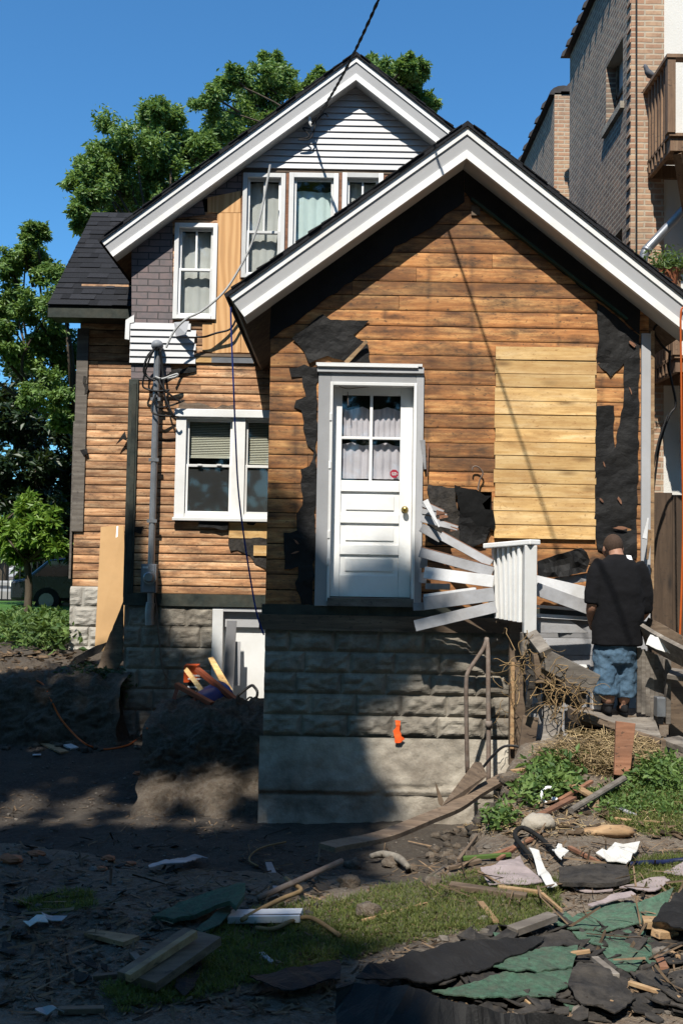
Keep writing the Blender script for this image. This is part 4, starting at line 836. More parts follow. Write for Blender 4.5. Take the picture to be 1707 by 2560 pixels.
# ------------------------------------------------------------------ fast ground look-up for many points
HG = np.array([gz(x, y) for y in gy for x in gx]).reshape(ny, nx); GX, GY = np.array(gx), np.array(gy)
def hgt(x, y):
    i = np.clip(np.searchsorted(GX, x) - 1, 0, nx - 2); j = np.clip(np.searchsorted(GY, y) - 1, 0, ny - 2)
    u = (x - GX[i]) / (GX[i + 1] - GX[i]); v = (y - GY[j]) / (GY[j + 1] - GY[j])
    return HG[j, i] * (1 - u) * (1 - v) + HG[j, i + 1] * u * (1 - v) + HG[j + 1, i] * (1 - u) * v + HG[j + 1, i + 1] * u * v
def Gv(P):
    P = np.asarray(P, float); r = np.stack([(P[:, 0] - PW / 2) / F, -(P[:, 1] - PH / 2) / F, -np.ones(len(P))], 1) @ np.array(ROT).T
    r /= r[:, 1:2]; best = np.full(len(P), 30.0); done = np.zeros(len(P), bool)
    for t in np.arange(2.6, 30, .05):
        q = np.array(CAM) + r * t; hit = (~done) & (q[:, 2] < hgt(q[:, 0], q[:, 1])); best[hit] = t; done |= hit
        if done.all(): break
    q = np.array(CAM) + r * best[:, None]; q[:, 2] = hgt(q[:, 0], q[:, 1]); return q
def inside(poly, n, seed):
    rn = np.random.default_rng(seed); poly = np.array(poly); lo, hi = poly.min(0), poly.max(0); out = []
    P = lo + rn.random((n * 4, 2)) * (hi - lo); c = np.zeros(len(P), bool); m = len(poly)
    for i in range(m):
        a, b = poly[i], poly[(i + 1) % m]
        k = ((a[1] > P[:, 1]) != (b[1] > P[:, 1])) & (P[:, 0] < (b[0] - a[0]) * (P[:, 1] - a[1]) / (b[1] - a[1] + 1e-9) + a[0]); c ^= k
    return P[c][:n]

# ------------------------------------------------------------------ trees
def tree(name, label, blobs, trunk, mat, per=260, size=.13, seed=1, sub_n=9, aspect=.42, tr=.22, group=None, droop=.3, limbs=True, sub_r=.34, zsq=.85, raw=0):
    rn = np.random.default_rng(seed); base = Vector(trunk); T = thing(name, label, 'tree', base, group)
    pos = []; cl = []
    for c, r in blobs:
        cl.append((Vector(c), r)); k = max(3, int(sub_n))
        for _ in range(k):
            d = rn.normal(size=3); d /= np.linalg.norm(d); d *= rn.random() ** .45; d[2] *= zsq
            sc_ = np.array(c) + d * r; rr = r * sub_r * rn.uniform(.6, 1.25); n = int(per / k)
            q = rn.normal(size=(n, 3)); q /= np.linalg.norm(q, axis=1)[:, None]; q *= (rn.random(n) ** .5)[:, None]
            st = d / (np.linalg.norm(d) + .01); q = q * rr + np.outer(np.abs(rn.random(n)) ** 2, st) * rr * .8
            pos.append(sc_ + q)
    if raw:
        pos = []; sz = []
        for c, r in blobs:
            s_ = min(size, max(.09, r * .7)); n = int(raw * r * r * 3.14 / (s_ * s_ * .3)); q = rn.normal(size=(n, 3)); q /= np.linalg.norm(q, axis=1)[:, None]; q *= (rn.random(n) ** .42)[:, None]; pos.append(np.array(c) + q * max(.04, r - s_ * .35)); sz += [s_] * n
        size = np.array(sz)
    pos = np.concatenate(pos); v, r_ = leaves(pos, size, aspect, seed=seed, droop=droop); quads('crown', v, r_, mat, T)
    mb = MB(); zt = min(c.z - r * .3 for c, r in cl); top = Vector((sum(c.x for c, r in cl) / len(cl), sum(c.y for c, r in cl) / len(cl), 0)); fork = Vector((base.x * .5 + top.x * .5, base.y * .5 + top.y * .5, max(base.z + 1.0, zt)))
    mb.tube(curve([base - Vector((0, 0, .1)), base.lerp(fork, .5) + Vector((.06, 0, 0)), fork], 5), [tr * (1 - .35 * i / 10) for i in range(11)], 9)
    if limbs:
        for c, r in cl:
            mid = fork.lerp(c, .5) + Vector((R.uniform(-.2, .2), 0, .1 * r)); pts = curve([fork - Vector((0, 0, .1)), mid + Vector((R.uniform(-.5, .5), R.uniform(-.5, .5), -.3 * r)), c + Vector((0, .3 * r, -r * .1))], 4); mb.tube(pts, [tr * .17 * (1 - .9 * i / 8) + .008 for i in range(9)], 6)
            for _ in range(1):
                e = c + Vector((R.uniform(-1, 1), R.uniform(-1, 1), R.uniform(-.6, .9))) * r * .8; mb.tube([mid.lerp(c, .6), c.lerp(e, .5), e], [tr * .16, tr * .09, .006], 5)
    mb.build('trunk', 'bark', T, smooth=True); return T
def PB(lst, Y, dy=.6, k=1.0, seed=3):
    rn = random.Random(seed); return [(D(z0(x, y), Y + rn.uniform(-dy, dy)), r / 2287 * Y * k) for x, y, r in lst]
tree('ash_tree', 'broad green ash tree rising behind the house left of the main gable', PB([(310, 320, 75), (375, 290, 65), (255, 420, 75), (400, 390, 80), (330, 400, 80), (200, 430, 45), (195, 500, 35), (440, 340, 50), (260, 330, 50), (350, 260, 35), (300, 470, 70), (390, 470, 70), (240, 500, 45), (450, 420, 50), (470, 330, 30), (220, 395, 50)], 25, 1.2), (-4.6, 25, .3), 'ash_leaf', 3000, .14, 5, 18, sub_r=.34)
tree('ash_tree', 'ash tree showing on both sides of the main gable peak', PB([(600, 185, 55), (555, 220, 55), (505, 290, 45), (640, 230, 55), (600, 270, 60), (690, 205, 28), (485, 235, 38), (560, 300, 55), (650, 170, 28), (735, 178, 25), (620, 140, 25), (530, 180, 30), (475, 330, 40), (900, 175, 45), (950, 190, 40), (975, 240, 28), (930, 150, 22), (880, 220, 50), (960, 160, 22), (860, 150, 22), (930, 230, 40)], 27, 1.2, seed=5), (.3, 27, .3), 'ash_leaf', 2300, .145, 6, 17, sub_r=.34)
tree('leafy_tree', 'tall bushy green tree at the left edge beside the dark shingled wing', PB([(55, 580, 45), (125, 620, 42), (30, 680, 55), (100, 720, 60), (130, 800, 55), (60, 800, 60), (20, 780, 40), (150, 880, 50), (110, 900, 55), (160, 960, 35), (85, 540, 25), (145, 690, 35), (20, 620, 25), (10, 720, 40), (-60, 650, 70), (-80, 800, 90), (170, 820, 40)], 19, .8, seed=7), (-4.5, 20, .3), 'ash_leaf', 2300, .105, 7, 17, sub_r=.34)
tree('shaded_tree', 'dark shaded tree mass below the bushy tree at the left', PB([(40, 880, 80), (90, 980, 80), (20, 1000, 70), (130, 1060, 65), (60, 1090, 65), (10, 1120, 55), (150, 1140, 60), (90, 1160, 50), (-70, 1000, 100), (165, 1010, 50), (30, 960, 60), (190, 1190, 60), (170, 1260, 40)], 22.5, .6, seed=8), (-5.0, 22.5, .3), 'shade_dark_leaf', 1100, .2, 8, 11)
tree('lime_tree', 'small sunlit yellow-green tree in front of the iron fence', PB([(60, 1180, 36), (95, 1215, 38), (40, 1225, 36), (75, 1250, 40), (120, 1240, 28), (20, 1250, 28), (70, 1150, 22), (110, 1190, 26), (50, 1270, 25), (5, 1215, 25)], 17, .4, seed=9), (-5.35, 17, .3), 'lime_leaf', 480, .16, 9, 8, tr=.08)
for k, (x, y, r, Y, lab) in enumerate(((90, 1260, 60, 34, 'dark green bush beyond the road behind the car'), (10, 1180, 70, 42, 'dark tree far across the road at the left edge'), (150, 1200, 80, 45, 'dark tree far across the road next to the house wall'), (240, 1180, 90, 44, 'dark tree hidden mostly behind the board wing'))):
    c = D(z0(x, y), Y); rr = r / 2287 * Y
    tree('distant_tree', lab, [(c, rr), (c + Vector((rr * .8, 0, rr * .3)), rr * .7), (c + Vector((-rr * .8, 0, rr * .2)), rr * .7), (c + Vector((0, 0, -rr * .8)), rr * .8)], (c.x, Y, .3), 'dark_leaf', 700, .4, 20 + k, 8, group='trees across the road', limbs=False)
# the tall tree out of the picture that shades the yard
rn = random.Random(4); sh = []
def shade(P, r, t=None): t = t or rn.uniform(17.5, 20.5); sh.append((Vector(P) + S * t, r))
XS = [(2.6, .4), (3.4, .36), (4.1, .08), (4.6, -.25), (4.95, -.75), (5.25, -.2), (5.7, .42), (6.4, .45), (7.2, .35), (8, .2), (9.2, .05), (12, .0)]
def xs_(y):
    for (a, b), (c, d) in zip(XS, XS[1:]):
        if a <= y <= c: return b + (d - b) * (y - a) / (c - a)
    return .2
y = 2.7
for y in np.arange(-5, 2.7, 1.0):  # crown widened behind and left, added to cut overhead sky light
    for x in np.arange(-9, .3, 1.0): shade((x, y, 0), .75)
for y in np.arange(2.7, 12, 1.0):
    for x in np.arange(-9.4, -5.4, 1.0): shade((x, y, 0), .75)
y = 2.7
while y < 11.3:
    x = -5.2
    while x < xs_(y) - .28:
        gap = (-3.7 < x < -.75 and 8.7 < y < 10.2)
        shade((x, y, gz(x, y)), .23 if gap else .62); x += .62
    shade((xs_(y) - .22, y, gz(xs_(y) - .22, y)), .3); y += .52
for x, y, Y, r in ((300, 1300, YM, .22), (290, 1400, YM, .35), (330, 1480, YM, .3), (300, 1580, YM, .5), (400, 1600, YM, .4), (470, 1570, YM, .22), (480, 1500, YM, .1), (350, 1400, YM, .18), (520, 1590, YM, .2), (450, 1650, YM, .3), (840, 1320, YP, .10), (880, 1260, YP, .06), (905, 1330, YP, .14), (860, 1350, YP, .16), (930, 1370, YP, .16), (790, 1380, YP, .14), (700, 1420, YP, .25), (640, 1250, YP, .14), (640, 1320, YP, .25), (655, 1260, YP, .10), (690, 1400, YP, .2), (310, 1220, YM, .14), (225, 1560, 13, .3), (40, 1640, 11.6, .5), (140, 1640, 11.6, .5), (240, 1640, 11.6, .5), (420, 1670, 10, .3), (500, 1690, 10, .3), (560, 1680, 10, .3), (380, 1740, 9.9, .3), (480, 1720, 9.9, .22), (150, 1600, 12.4, .4), (60, 1650, 12., .45),
                   (640, 1290, YP, .14), (640, 1360, YP, .22), (700, 1340, YP, .14), (650, 1440, YP, .28), (740, 1430, YP, .2), (800, 1405, YP, .16), (820, 1360, YP, .13), (890, 1300, YP, .08), (890, 1340, YP, .12), (920, 1390, YP, .17), (860, 1400, YP, .17), (870, 1265, YP, .05), (940, 1350, YP, .08), (1000, 1430, YP, .12), (960, 1440, YP, .13),
                   (660, 1540, YP, .34), (760, 1520, YP, .30), (850, 1500, YP, .26), (920, 1520, YP, .22), (980, 1510, YP, .17), (1030, 1530, YP, .12), (700, 1640, YP, .36), (800, 1600, YP, .28), (880, 1590, YP, .18), (800, 1670, YP, .17), (640, 1720, YP, .3), (740, 1740, YP, .3), (830, 1740, YP, .15), (660, 1820, YP, .3), (760, 1830, YP, .28), (850, 1820, YP, .2), (880, 1860, YP, .2), (900, 1870, YP, .1)):
    shade(D(z0(x, y), Y), r * (1.75 if Y == YP and y < 1446 and x < 960 else 1.25 if Y == YM else .95))
cy = sum(c.y for c, r in sh) / len(sh); cx_ = sum(c.x for c, r in sh) / len(sh)
tree('unseen_maple_tree', 'tall unseen maple tree behind the viewer shading the yard, crown widened to block overhead sky', sh, (cx_ - .5, cy - 1, 0), 'dark_leaf', 240, .3, 33, 7, .6, tr=.4, limbs=False, sub_r=.5, zsq=1, raw=4.5)

# ------------------------------------------------------------------ brick buildings at the right
def bx(Y, px): return D(px, Y).x
XB = D(z0(1446, 300), 12).x
BB = thing('brick_building', 'tall brick building with grey-brown side wall and orange brick corner beside the house', 'building', (XB + 2, 14, 0))
YB2 = XB * 2287 / (1290 - 784 + 12)
def side_y(zx): return XB * F / ((1150 + zx / 2.815) - PW / 2 + (8))
w1n, w1f = side_y(1112), side_y(992)
mb = MB(); T_ = .3
zw = [-.6, 4.6, 5.86, 7.46, 8.32, 9.62]
for za, zb, hole in ((zw[0], zw[1], 0), (zw[1], zw[2], 1), (zw[2], zw[3], 0), (zw[3], zw[4], 1), (zw[4], zw[5], 0)):
    if hole: mb.box(XB, XB + T_, 12.002, w1n, za, zb, .8); mb.box(XB, XB + T_, w1f, YB2, za, zb, .8)
    else: mb.box(XB, XB + T_, 12.002, YB2, za, zb, .8)
mb.build('side_wall', 'common_brick', BB)
xst = D(z3(1425, 400), 12).x
mb = MB(); mb.box(XB - .003, xst, 11.96, 12.0, -.6, 9.62, .8); z = -.5; k = 0
while z < 9.5:
    if k % 2: mb.box(XB - .016, XB - .0035, 11.97, 12.11, z + .006, z + .077, .8)
    z += .083; k += 1
mb.build('front_wall', 'face_brick', BB)
mb = MB(); mb.box(xst + .002, 12, 11.985, 12.2, -.6, 9.6); mb.build('stucco_wall', 'stucco', BB)
mb = MB(); mb.box(XB + .31, 12, 12.21, YB2, 9.3, 9.4); mb.box(XB + .31, 12, YB2 - .2, YB2, -.6, 9.3); mb.build('flat_roof', 'tar2', BB)
y = 11.95
while y < YB2:
    cp = MB(); cp.prism([(XB + .15 + .24 * math.cos(a), y, 9.62 + .16 * math.sin(a)) for a in np.linspace(0, math.pi, 9)], (0, .27, 0)); cp.prism([(XB + .15 + .28 * math.cos(a), y + .27, 9.62 + .19 * math.sin(a)) for a in np.linspace(0, math.pi, 9)], (0, .07, 0)); cp.build('coping_tile', 'coping', BB); y += .345
for za, zb in ((7.46, 8.32), (4.6, 5.86)):
    mb = MB(); mb.box(XB - .05, XB + .3, w1n - .06, w1f + .06, za - .09, za - .0); wn = mb.build('window', 'cement', BB)
    mb = MB(); mb.box(XB + .16, XB + .2, w1n + .01, w1f - .01, za + .01, zb - .01); mb.build('shutter_panel', 'grey_paint', wn)
    mb = MB(); mb.box(XB + .13, XB + .158, w1n + .005, w1f - .005, (za + zb) / 2 - .03, (za + zb) / 2 + .03); mb.box(XB + .13, XB + .158, w1n + .002, w1n + .06, za, zb); mb.box(XB + .13, XB + .158, w1f - .06, w1f - .002, za, zb); mb.build('frame', 'old_wood', wn)
YC = XB * 2287 / (1255 - 784 + 12)
B2 = thing('brick_building', 'lower pale brick building end seen between the house roof and the tall brick wall', 'building', (XB + 2, 18, 0))
mb = MB(); mb.box(XB, XB + .3, YC + .04, 26, -.6, 9.5, .8); mb.build('side_wall', 'common_brick', B2)
mb = MB(); mb.box(XB - .003, 8, YC, YC + .038, -.6, 9.55, .8); mb.build('front_wall', 'face_brick', B2)
y = YC
while y < 26:
    cp = MB(); cp.prism([(XB + .15 + .24 * math.cos(a), y, 9.52 + .16 * math.sin(a)) for a in np.linspace(0, math.pi, 9)], (0, .5, 0)); cp.prism([(XB + .15 + .28 * math.cos(a), y + .5, 9.52 + .19 * math.sin(a)) for a in np.linspace(0, math.pi, 9)], (0, .07, 0)); cp.build('coping_tile', 'coping', B2); y += .58
mb = MB(); mb.prism([(XB + .1, YC - .04, 9.56), (8, YC - .04, 9.56), (8, YC - .04, 9.72), (XB + .25, YC - .04, 9.72)], (0, .3, 0)); mb.build('front_coping', 'coping', B2)
mb = MB(); mb.tube([D(z3(1238, y), 11.93) for y in range(-40, 1801, 230)], .012, 6); tag(mb.build('black_cable', 'cable'), 'thin dark cable running straight down the orange brick corner', 'cable')
mb = MB(); mb.tube(curve([D(z3(1283, 1850), 11.7), D(z3(1290, 1800), 11.7), D(z3(1312, 1755), 11.7), D(z3(1400, 1660), 11.7), D(z3(1640, 1400), 11.6)], 4), .055, 12); mb.tube([D(z3(1303, 1772), 11.7), D(z3(1318, 1748), 11.7)], .062, 12)
tag(mb.build('drain_pipe', 'metal', smooth=True), 'slanting grey metal drain pipe crossing in front of the brick corner', 'pipe')
def balcony(label, x0, x1, y0, y1, z0_, zt, zj):
    T = thing('wooden_balcony', label, 'balcony', (x0 + .5, (y0 + y1) / 2, z0_), 'brown wooden balconies on the brick building')
    mb = MB(); mb.box(x0, x0 + .05, y0, y1, zj, z0_); mb.box(x0 + .051, x1, y0, y0 + .05, zj, z0_); mb.box(x0 + .05, x1, y1 - .05, y1 - .001, zj, z0_); mb.build('rim_joist', 'deck_wood', T)
    mb = MB(); y = y0 - .03
    while y < y1 - .14: mb.box(x0 - .02, x1, y, y + .132, z0_ + .001, z0_ + .035); y += .14
    mb.build('deck_boards', 'deck_wood', T)
    mb = MB(); mb.box(x0 - .06, x0 + .06, y0 - .06, y1, zt - .04, zt); mb.box(x0 + .061, x1, y0 - .06, y0 + .06, zt - .04, zt); mb.build('handrail', 'deck_wood', T)
    mb = MB(); mb.box(x0 - .045, x0 + .045, y0 - .045, y0 + .045, z0_ + .036, zt - .041); mb.build('post', 'deck_wood', T)
    y = y0 + .15
    while y < y1 - .04: m2 = MB(); m2.box(x0 - .02, x0 + .02, y, y + .035, zj + .03, zt - .042); m2.build('baluster', 'deck_wood', T); y += .115
    x = x0 + .16
    while x < x1: m2 = MB(); m2.box(x, x + .035, y0 - .02, y0 + .02, zj + .03, zt - .042); m2.build('baluster', 'deck_wood', T); x += .115
    mb = MB(); mb.beam((x0 + .1, y0 + .05, zj), (x0 + .55, y1 - .05, zj - .9), .09, .09); mb.build('brace', 'deck_wood', T); return T
xd = D(z0(1484, 280), 12).x
balcony('upper brown wooden balcony with slatted railing high on the white stucco wall', xd, xd + 1.9, 11.12, 11.98, 6.5, 7.44, 6.34)
xe_ = D(z0(1494, 800), 12).x
balcony('lower brown wooden balcony just behind the right end of the porch roof', xe_, xe_ + 1.9, 11.12, 11.98, 3.95, 4.98, 3.8)
# pigeon on the railing
pc = Vector((xd, 11.8, 7.44)); mb = MB()
mb.rings([(pc + Vector((.09, .0, .05)), .012, .012), (pc + Vector((.05, 0, .075)), .04, .035), (pc + Vector((.0, 0, .10)), .06, .05), (pc + Vector((-.04, 0, .15)), .05, .045), (pc + Vector((-.065, 0, .19)), .03, .03), (pc + Vector((-.08, 0, .225)), .027, .026), (pc + Vector((-.085, 0, .25)), .012, .012)], 10); pg = mb.build('pigeon', 'pigeon', smooth=True); tag(pg, 'dark pigeon perched on the upper balcony handrail', 'bird')
mb = MB(); mb.tube([pc + Vector((-.1, 0, .222)), pc + Vector((-.13, 0, .212))], [.008, .002], 6); mb.build('beak', 'beak', pg)
for s_ in (-.015, .02): mb = MB(); mb.tube([pc + Vector((.0, s_, .07)), pc + Vector((-.01, s_, 0))], .006, 5); mb.build('leg', 'beak', pg)
# plants on the lower balcony
pl = D(z3(1450, 1860), 11.1); rr = np.random.default_rng(2); v, r_ = leaves(np.array(pl) + rr.normal(size=(700, 3)) * (.15, .12, .07), .07, .3, seed=3, up=.5); pt = tag(quads('balcony_plant', v, r_, 'weed_leaf'), 'bright green plant on the lower balcony above the white rake', 'plant')
mb = MB(); mb.rings([(pl + Vector((0, 0, -.28)), .1, .1), (pl + Vector((0, 0, -.1)), .13, .13), (pl + Vector((0, 0, -.07)), .14, .14)], 14); mb.build('flower_pot', 'terracotta', pt)
# dark plank wall at the far right
a, b, c, d = rect(z6(1383, 1072), z6(1700, 1800), 10.0); mb = MB(); x = a
FW = thing('plank_fence', 'tall brown plank fence between the house corner and the brick building', 'fence', (a + .8, 10, 0)); 
while x < a + 3: w_ = R.uniform(.18, .24); mb.box(x, x + w_ - .004, 10 + R.uniform(0, .006), 10.03, -.1, d + R.uniform(-.02, .02)); x += w_
mb.build('plank_panel', 'fence_wood', FW); 
for zz in (.5, 1.6): mb = MB(); mb.box(a, a + 3, 10.031, 10.07, zz, zz + .09); mb.build('fence_rail', 'deck_wood', FW)
for k, (pts, lab) in enumerate(((((1400, 1075), (1415, 950), (1440, 790), (1490, 640), (1525, 580), (1500, 440), (1488, 380), (1495, 280)), 'black cable hanging in a long slack curve beside the porch corner'), (((1385, 1080), (1400, 940), (1432, 780), (1480, 640)), 'second shorter black cable close to the gutter corner of the porch'), (((1490, 290), (1440, 240), (1405, 170), (1430, 135), (1500, 140), (1512, 60)), 'black cable loop under the right porch eave'), (((1510, 50), (1530, 80), (1520, 100), (1545, 60), (1568, 95), (1540, 110), (1525, 60)), 'tangle of black wire at the right tip of the porch eave'))):
    mb = MB(); mb.tube(curve([D(z6(*p), 9.45 - .05 * k) for p in pts], 6), .011, 6); tag(mb.build('black_cable', 'cable'), lab, 'cable')
mb = MB(); mb.tube(curve([D(z6(x, y), 9.0) for x, y in ((1568, 40), (1553, 90), (1556, 400), (1560, 800), (1566, 1200), (1558, 1600), (1548, 1880))], 6), .009, 6); tag(mb.build('extension_cord', 'orange_cord'), 'bright orange cord hanging down at the right edge in front of the plank fence', 'cord')

# ------------------------------------------------------------------ far left: fence, car, planting
FE = thing('iron_fence', 'black iron railing fence behind the lawn at the left edge', 'fence', D(z0(30, 1390), 26)); 
fz = FE['base'][2]; x = D(z0(-60, 1300), 26).x; x1 = D(z0(175, 1300), 26).x; tz = D(z0(30, 1270), 26).z
for zz in (fz + .12, tz - .12): mb = MB(); mb.box(x, x1, 25.98, 26.02, zz, zz + .04); mb.build('fence_rail', 'iron', FE)
k = 0
while x < x1: mb = MB(); mb.box(x, x + .025, 25.985, 26.015, fz, tz); mb.build('fence_bar' if k % 8 else 'fence_post', 'iron', FE); x += .15; k += 1
cb_ = D(z0(262, 1398), 25.0); CR = thing('parked_car', 'dark parked car in deep shade at the end of the lawn', 'car', (cb_.x, 25, cb_.z))
def car(T, c, L, hgt_, mat='car'):
    x, y, z = c; prof = [(-.5, .18), (-.5, .52), (-.42, .58), (-.30, .92), (-.1, 1), (.18, .98), (.30, .62), (.48, .55), (.5, .2)]
    mb = MB(); mb.prism([(x + p * L, y - .85, z + .05 + q * hgt_) for p, q in prof], (0, 1.7, 0), .8); mb.build('body', mat, T, bevel=.06, fix=True)
    mb = MB(); mb.prism([(x + p * L, y - .862, z + .05 + q * hgt_) for p, q in ((-.37, .62), (-.28, .9), (-.1, .95), (.16, .93), (.26, .63))], (0, .01, 0)); mb.build('window', 'glass_dark', T)
    for s_ in (-.3, .3):
        mb = MB(); mb.tube([(x + s_ * L, y - .88, z + .28), (x + s_ * L, y - .68, z + .28)], .31, 18); wh = mb.build('wheel', 'tyre', T); mb = MB(); mb.tube([(x + s_ * L, y - .89, z + .28), (x + s_ * L, y - .881, z + .28)], .18, 14); mb.build('rim', 'metal', wh)
    mb = MB(); mb.box(x - .5 * L - .02, x - .5 * L + .05, y - .8, y - .5, z + .6, z + .75); mb.build('headlight', 'clean', T)
car(CR, (cb_.x, 24.6, cb_.z - .05), 4.4, 1.3)
C2 = thing('parked_car', 'small pale car far away beyond the road', 'car', (D(z0(112, 1310), 52).x, 52, .5)); car(C2, (D(z0(112, 1310), 52).x, 52, .2), 3.9, 1.3, 'grey_paint')
u = D(z0(157, 1345), 24); mb = MB(); mb.rings([(u + Vector((0, 0, -.5)), .16, .16), (u + Vector((0, 0, -.42)), .16, .16), (u + Vector((0, 0, -.36)), .06, .06), (u + Vector((0, 0, -.25)), .07, .07), (u + Vector((0, 0, -.05)), .2, .2), (u + Vector((0, 0, .05)), .16, .16), (u + Vector((0, 0, .1)), .22, .22)], 16); tag(mb.build('garden_urn', 'cement', smooth=True), 'dim stone garden urn on the shaded lawn beside the board wing', 'urn')
def plants(name, lab, P, size, h, n, mat, seed, spread=.12, cat='plant', aspect=.5, stems=True):
    rn = np.random.default_rng(seed); pos = []
    for p in P:
        k = rn.integers(n // 2, n); q = rn.normal(size=(k, 3)) * (spread, spread, 0); q[:, 2] = rn.random(k) ** .8 * h; pos.append(p + q)
    v, r_ = leaves(np.concatenate(pos), size, aspect, seed=seed, droop=-.15); o = quads(name, v, r_, mat); return o
P_ = Gv(inside([z7(*p) for p in ((0, 395), (130, 350), (250, 380), (400, 400), (400, 500), (250, 530), (0, 480))], 150, 1)); o = plants('flowerbed', '', P_, .11, .35, 26, 'weed_leaf', 2, .14); o['kind'] = 'stuff'; o['label'] = 'sunlit flowerbed of leafy green plants before the lawn'; o['category'] = 'plants'
# unseen dark trees added behind the viewer to close off low sky light
for k, (x, y, h, r) in enumerate(((-17, -16, 19, 8), (-6, -24, 22, 9), (8, -23, 22, 9), (18, -13, 19, 8), (-22, -1, 17, 7.5), (22, 0, 17, 7.5))):
    c = Vector((x, y, h * .58)); bl = [(c, r * .8)] + [(c + Vector((math.cos(a) * r * .6, math.sin(a) * r * .6, math.sin(a * 2.3 + k) * r * .5)), r * .62) for a in np.linspace(0, 6.28, 7)[:-1]] + [(c - Vector((0, 0, h * .33)), r * .7)]
    tree('sky_block_tree', ('wide dark sky-blocking tree added behind the viewer, at the left', 'tallest dark sky-blocking tree added behind the viewer', 'dark sky-blocking tree added behind the viewer, right of the tallest', 'dark sky-blocking tree added behind the viewer, far right', 'dark sky-blocking tree added to the left of the viewer', 'dark sky-blocking tree added to the right of the viewer')[k], bl, (x, y, 0), 'dark_leaf', 520, 1.2, 60 + k, 7, .6, tr=.35, limbs=False, group='added sky-blocking trees behind the viewer', sub_r=.6)

# ------------------------------------------------------------------ the broken clapboards beside the steps
def D9(x, y, Y): return D(z9(x, y), Y)
PX9 = lambda w, Y: w / 2.2178 / F * Y
def slat(p, q, wd, Y0, Y1, mat, label, r=None, taper=1.0, bend=0.0, zfn=z9, sc_=2.2178, th=.016, name='clapboard', cat='board', group='loose pale clapboards beside the door steps', edge=True):
    a, b = D(zfn(*p), Y0), D(zfn(*q), Y1); wm = wd / sc_ / F * (Y0 + Y1) / 2; mb = MB()
    mb.beam(a, b, wm, th, (0, -1, .12), r, taper, bend, 8)
    o = mb.build(name, mat, bevel=.002); tag(o, label, cat, group)
    if edge:
        m2 = MB(); d = (b - a).normalized(); upv = Vector((-d.z, 0, d.x)); upv = upv if upv.z > 0 else -upv
        off = upv * (wm / 2 + .003) + Vector((0, .005, 0)); m2.beam(a + off, b + off + upv * (wm * (taper - 1) / 2), .006, th * 1.3, (0, -1, .12), .5, 1, 0, 1); m2.build('raw_edge', 'red_wood', o)
    return o
slat((116, 150), (226, 214), 50, 9.12, 9.1, 'clap', 'short upper piece of the snapped grey clapboard below the dark hole', edge=False)
slat((222, 196), (505, 352), 48, 9.1, 8.9, 'clap', 'steep grey clapboard with a raw orange upper edge, topmost of the fan', .8)
slat((108, 288), (512, 398), 58, 9.08, 8.88, 'clap', 'long grey clapboard second from the top of the fan')
slat((133, 402), (516, 452), 66, 9.02, 8.85, 'clap_white', 'brightest white clapboard in the middle of the fan', .9, edge=False)
slat((140, 478), (276, 482), 32, 9.12, 9.06, 'clap', 'short grey clapboard stub under the bright white one', edge=False)
slat((110, 345), (150, 350), 60, 9.15, 9.15, 'clap', 'grey clapboard end still nailed beside the door casing, upper', edge=False)
slat((105, 430), (145, 432), 60, 9.16, 9.16, 'clap', 'grey clapboard end still nailed beside the door casing, lower', edge=False)
slat((130, 574), (520, 522), 74, 9.0, 8.84, 'clap', 'wide grey clapboard rising to the right under the stub', .5, edge=False)
slat((130, 530), (420, 490), 14, 9.03, 8.9, 'clap_white', 'thin white edge of a clapboard lying on the wide grey one', edge=False)
slat((82, 698), (530, 592), 62, 8.95, 8.8, 'clap', 'lowest clapboard of the fan, its cut end toward the foundation', 1, edge=False)
slat((72, 592), (136, 590), 44, 9.06, 9.06, 'clap', 'little grey clapboard end by the door threshold', edge=False)
for k, (p, q, wd, lab) in enumerate((((124, 22), (240, 68), 34, 'small pointed clapboard splinter below the torn hole'), ((120, 62), (258, 88), 32, 'second pointed splinter, with a red broken tip'), ((118, 100), (318, 158), 46, 'longest of the pointed splinters beside the door'))):
    slat(p, q, wd, 9.12, 9.08, 'clap', lab, taper=.55, group='pointed clapboard splinters')
    m2 = MB(); a, b = D9(q[0] - 40, q[1] + 2, 9.085), D9(q[0] + 6, q[1] + 4, 9.075); m2.beam(a, b, .05, .012, (0, -1, 0), taper=.3); tag(m2.build('wood_shard', 'red_wood'), ('raw red shard at the tip of the small splinter', 'raw red shard at the tip of the second splinter', 'raw red shard at the tip of the longest splinter')[k], 'shard', 'red shards')
slat((138, 2), (216, 150), 34, 9.02, 9.0, 'clap_white', 'white strip leaning steeply across the splinters', .9, .3, edge=False)
slat((745, 452), (1045, 520), 72, 8.86, 8.95, 'clap_white', 'white clapboard running from the railing post behind the man', .9, edge=False)
slat((752, 492), (1055, 604), 72, 8.8, 8.9, 'clap', 'grey clapboard crossing below the white one behind the man', .7, edge=False)
slat((860, 455), (1045, 428), 42, 9.0, 9.05, 'clap', 'short grey clapboard lying under the crumpled black felt', edge=True)
slat((745, 588), (1045, 612), 16, 8.95, 8.95, 'clap_white', 'thin upper white strip between railing post and man', .9, edge=False)
slat((745, 640), (1062, 660), 22, 8.93, 8.93, 'clap_white', 'thin lower white strip between railing post and man', .9, edge=False)
mb = MB(); mb.prism([D9(*p, 8.95) for p in ((745, 655), (925, 655), (1040, 738), (745, 738))], (0, .02, 0), .8); mb.prism([D9(*p, 8.935) for p in ((745, 694), (975, 694), (1036, 736), (745, 736))], (0, .012, 0), .6)
tag(mb.build('clapboard', 'clap'), 'wide grey clapboard panel cut at a slant below the thin strips', 'board', 'loose pale clapboards beside the door steps')
pts = [(765, 340), (870, 300), (1005, 265), (1030, 290), (1050, 335), (1030, 400), (900, 425), (765, 430)]
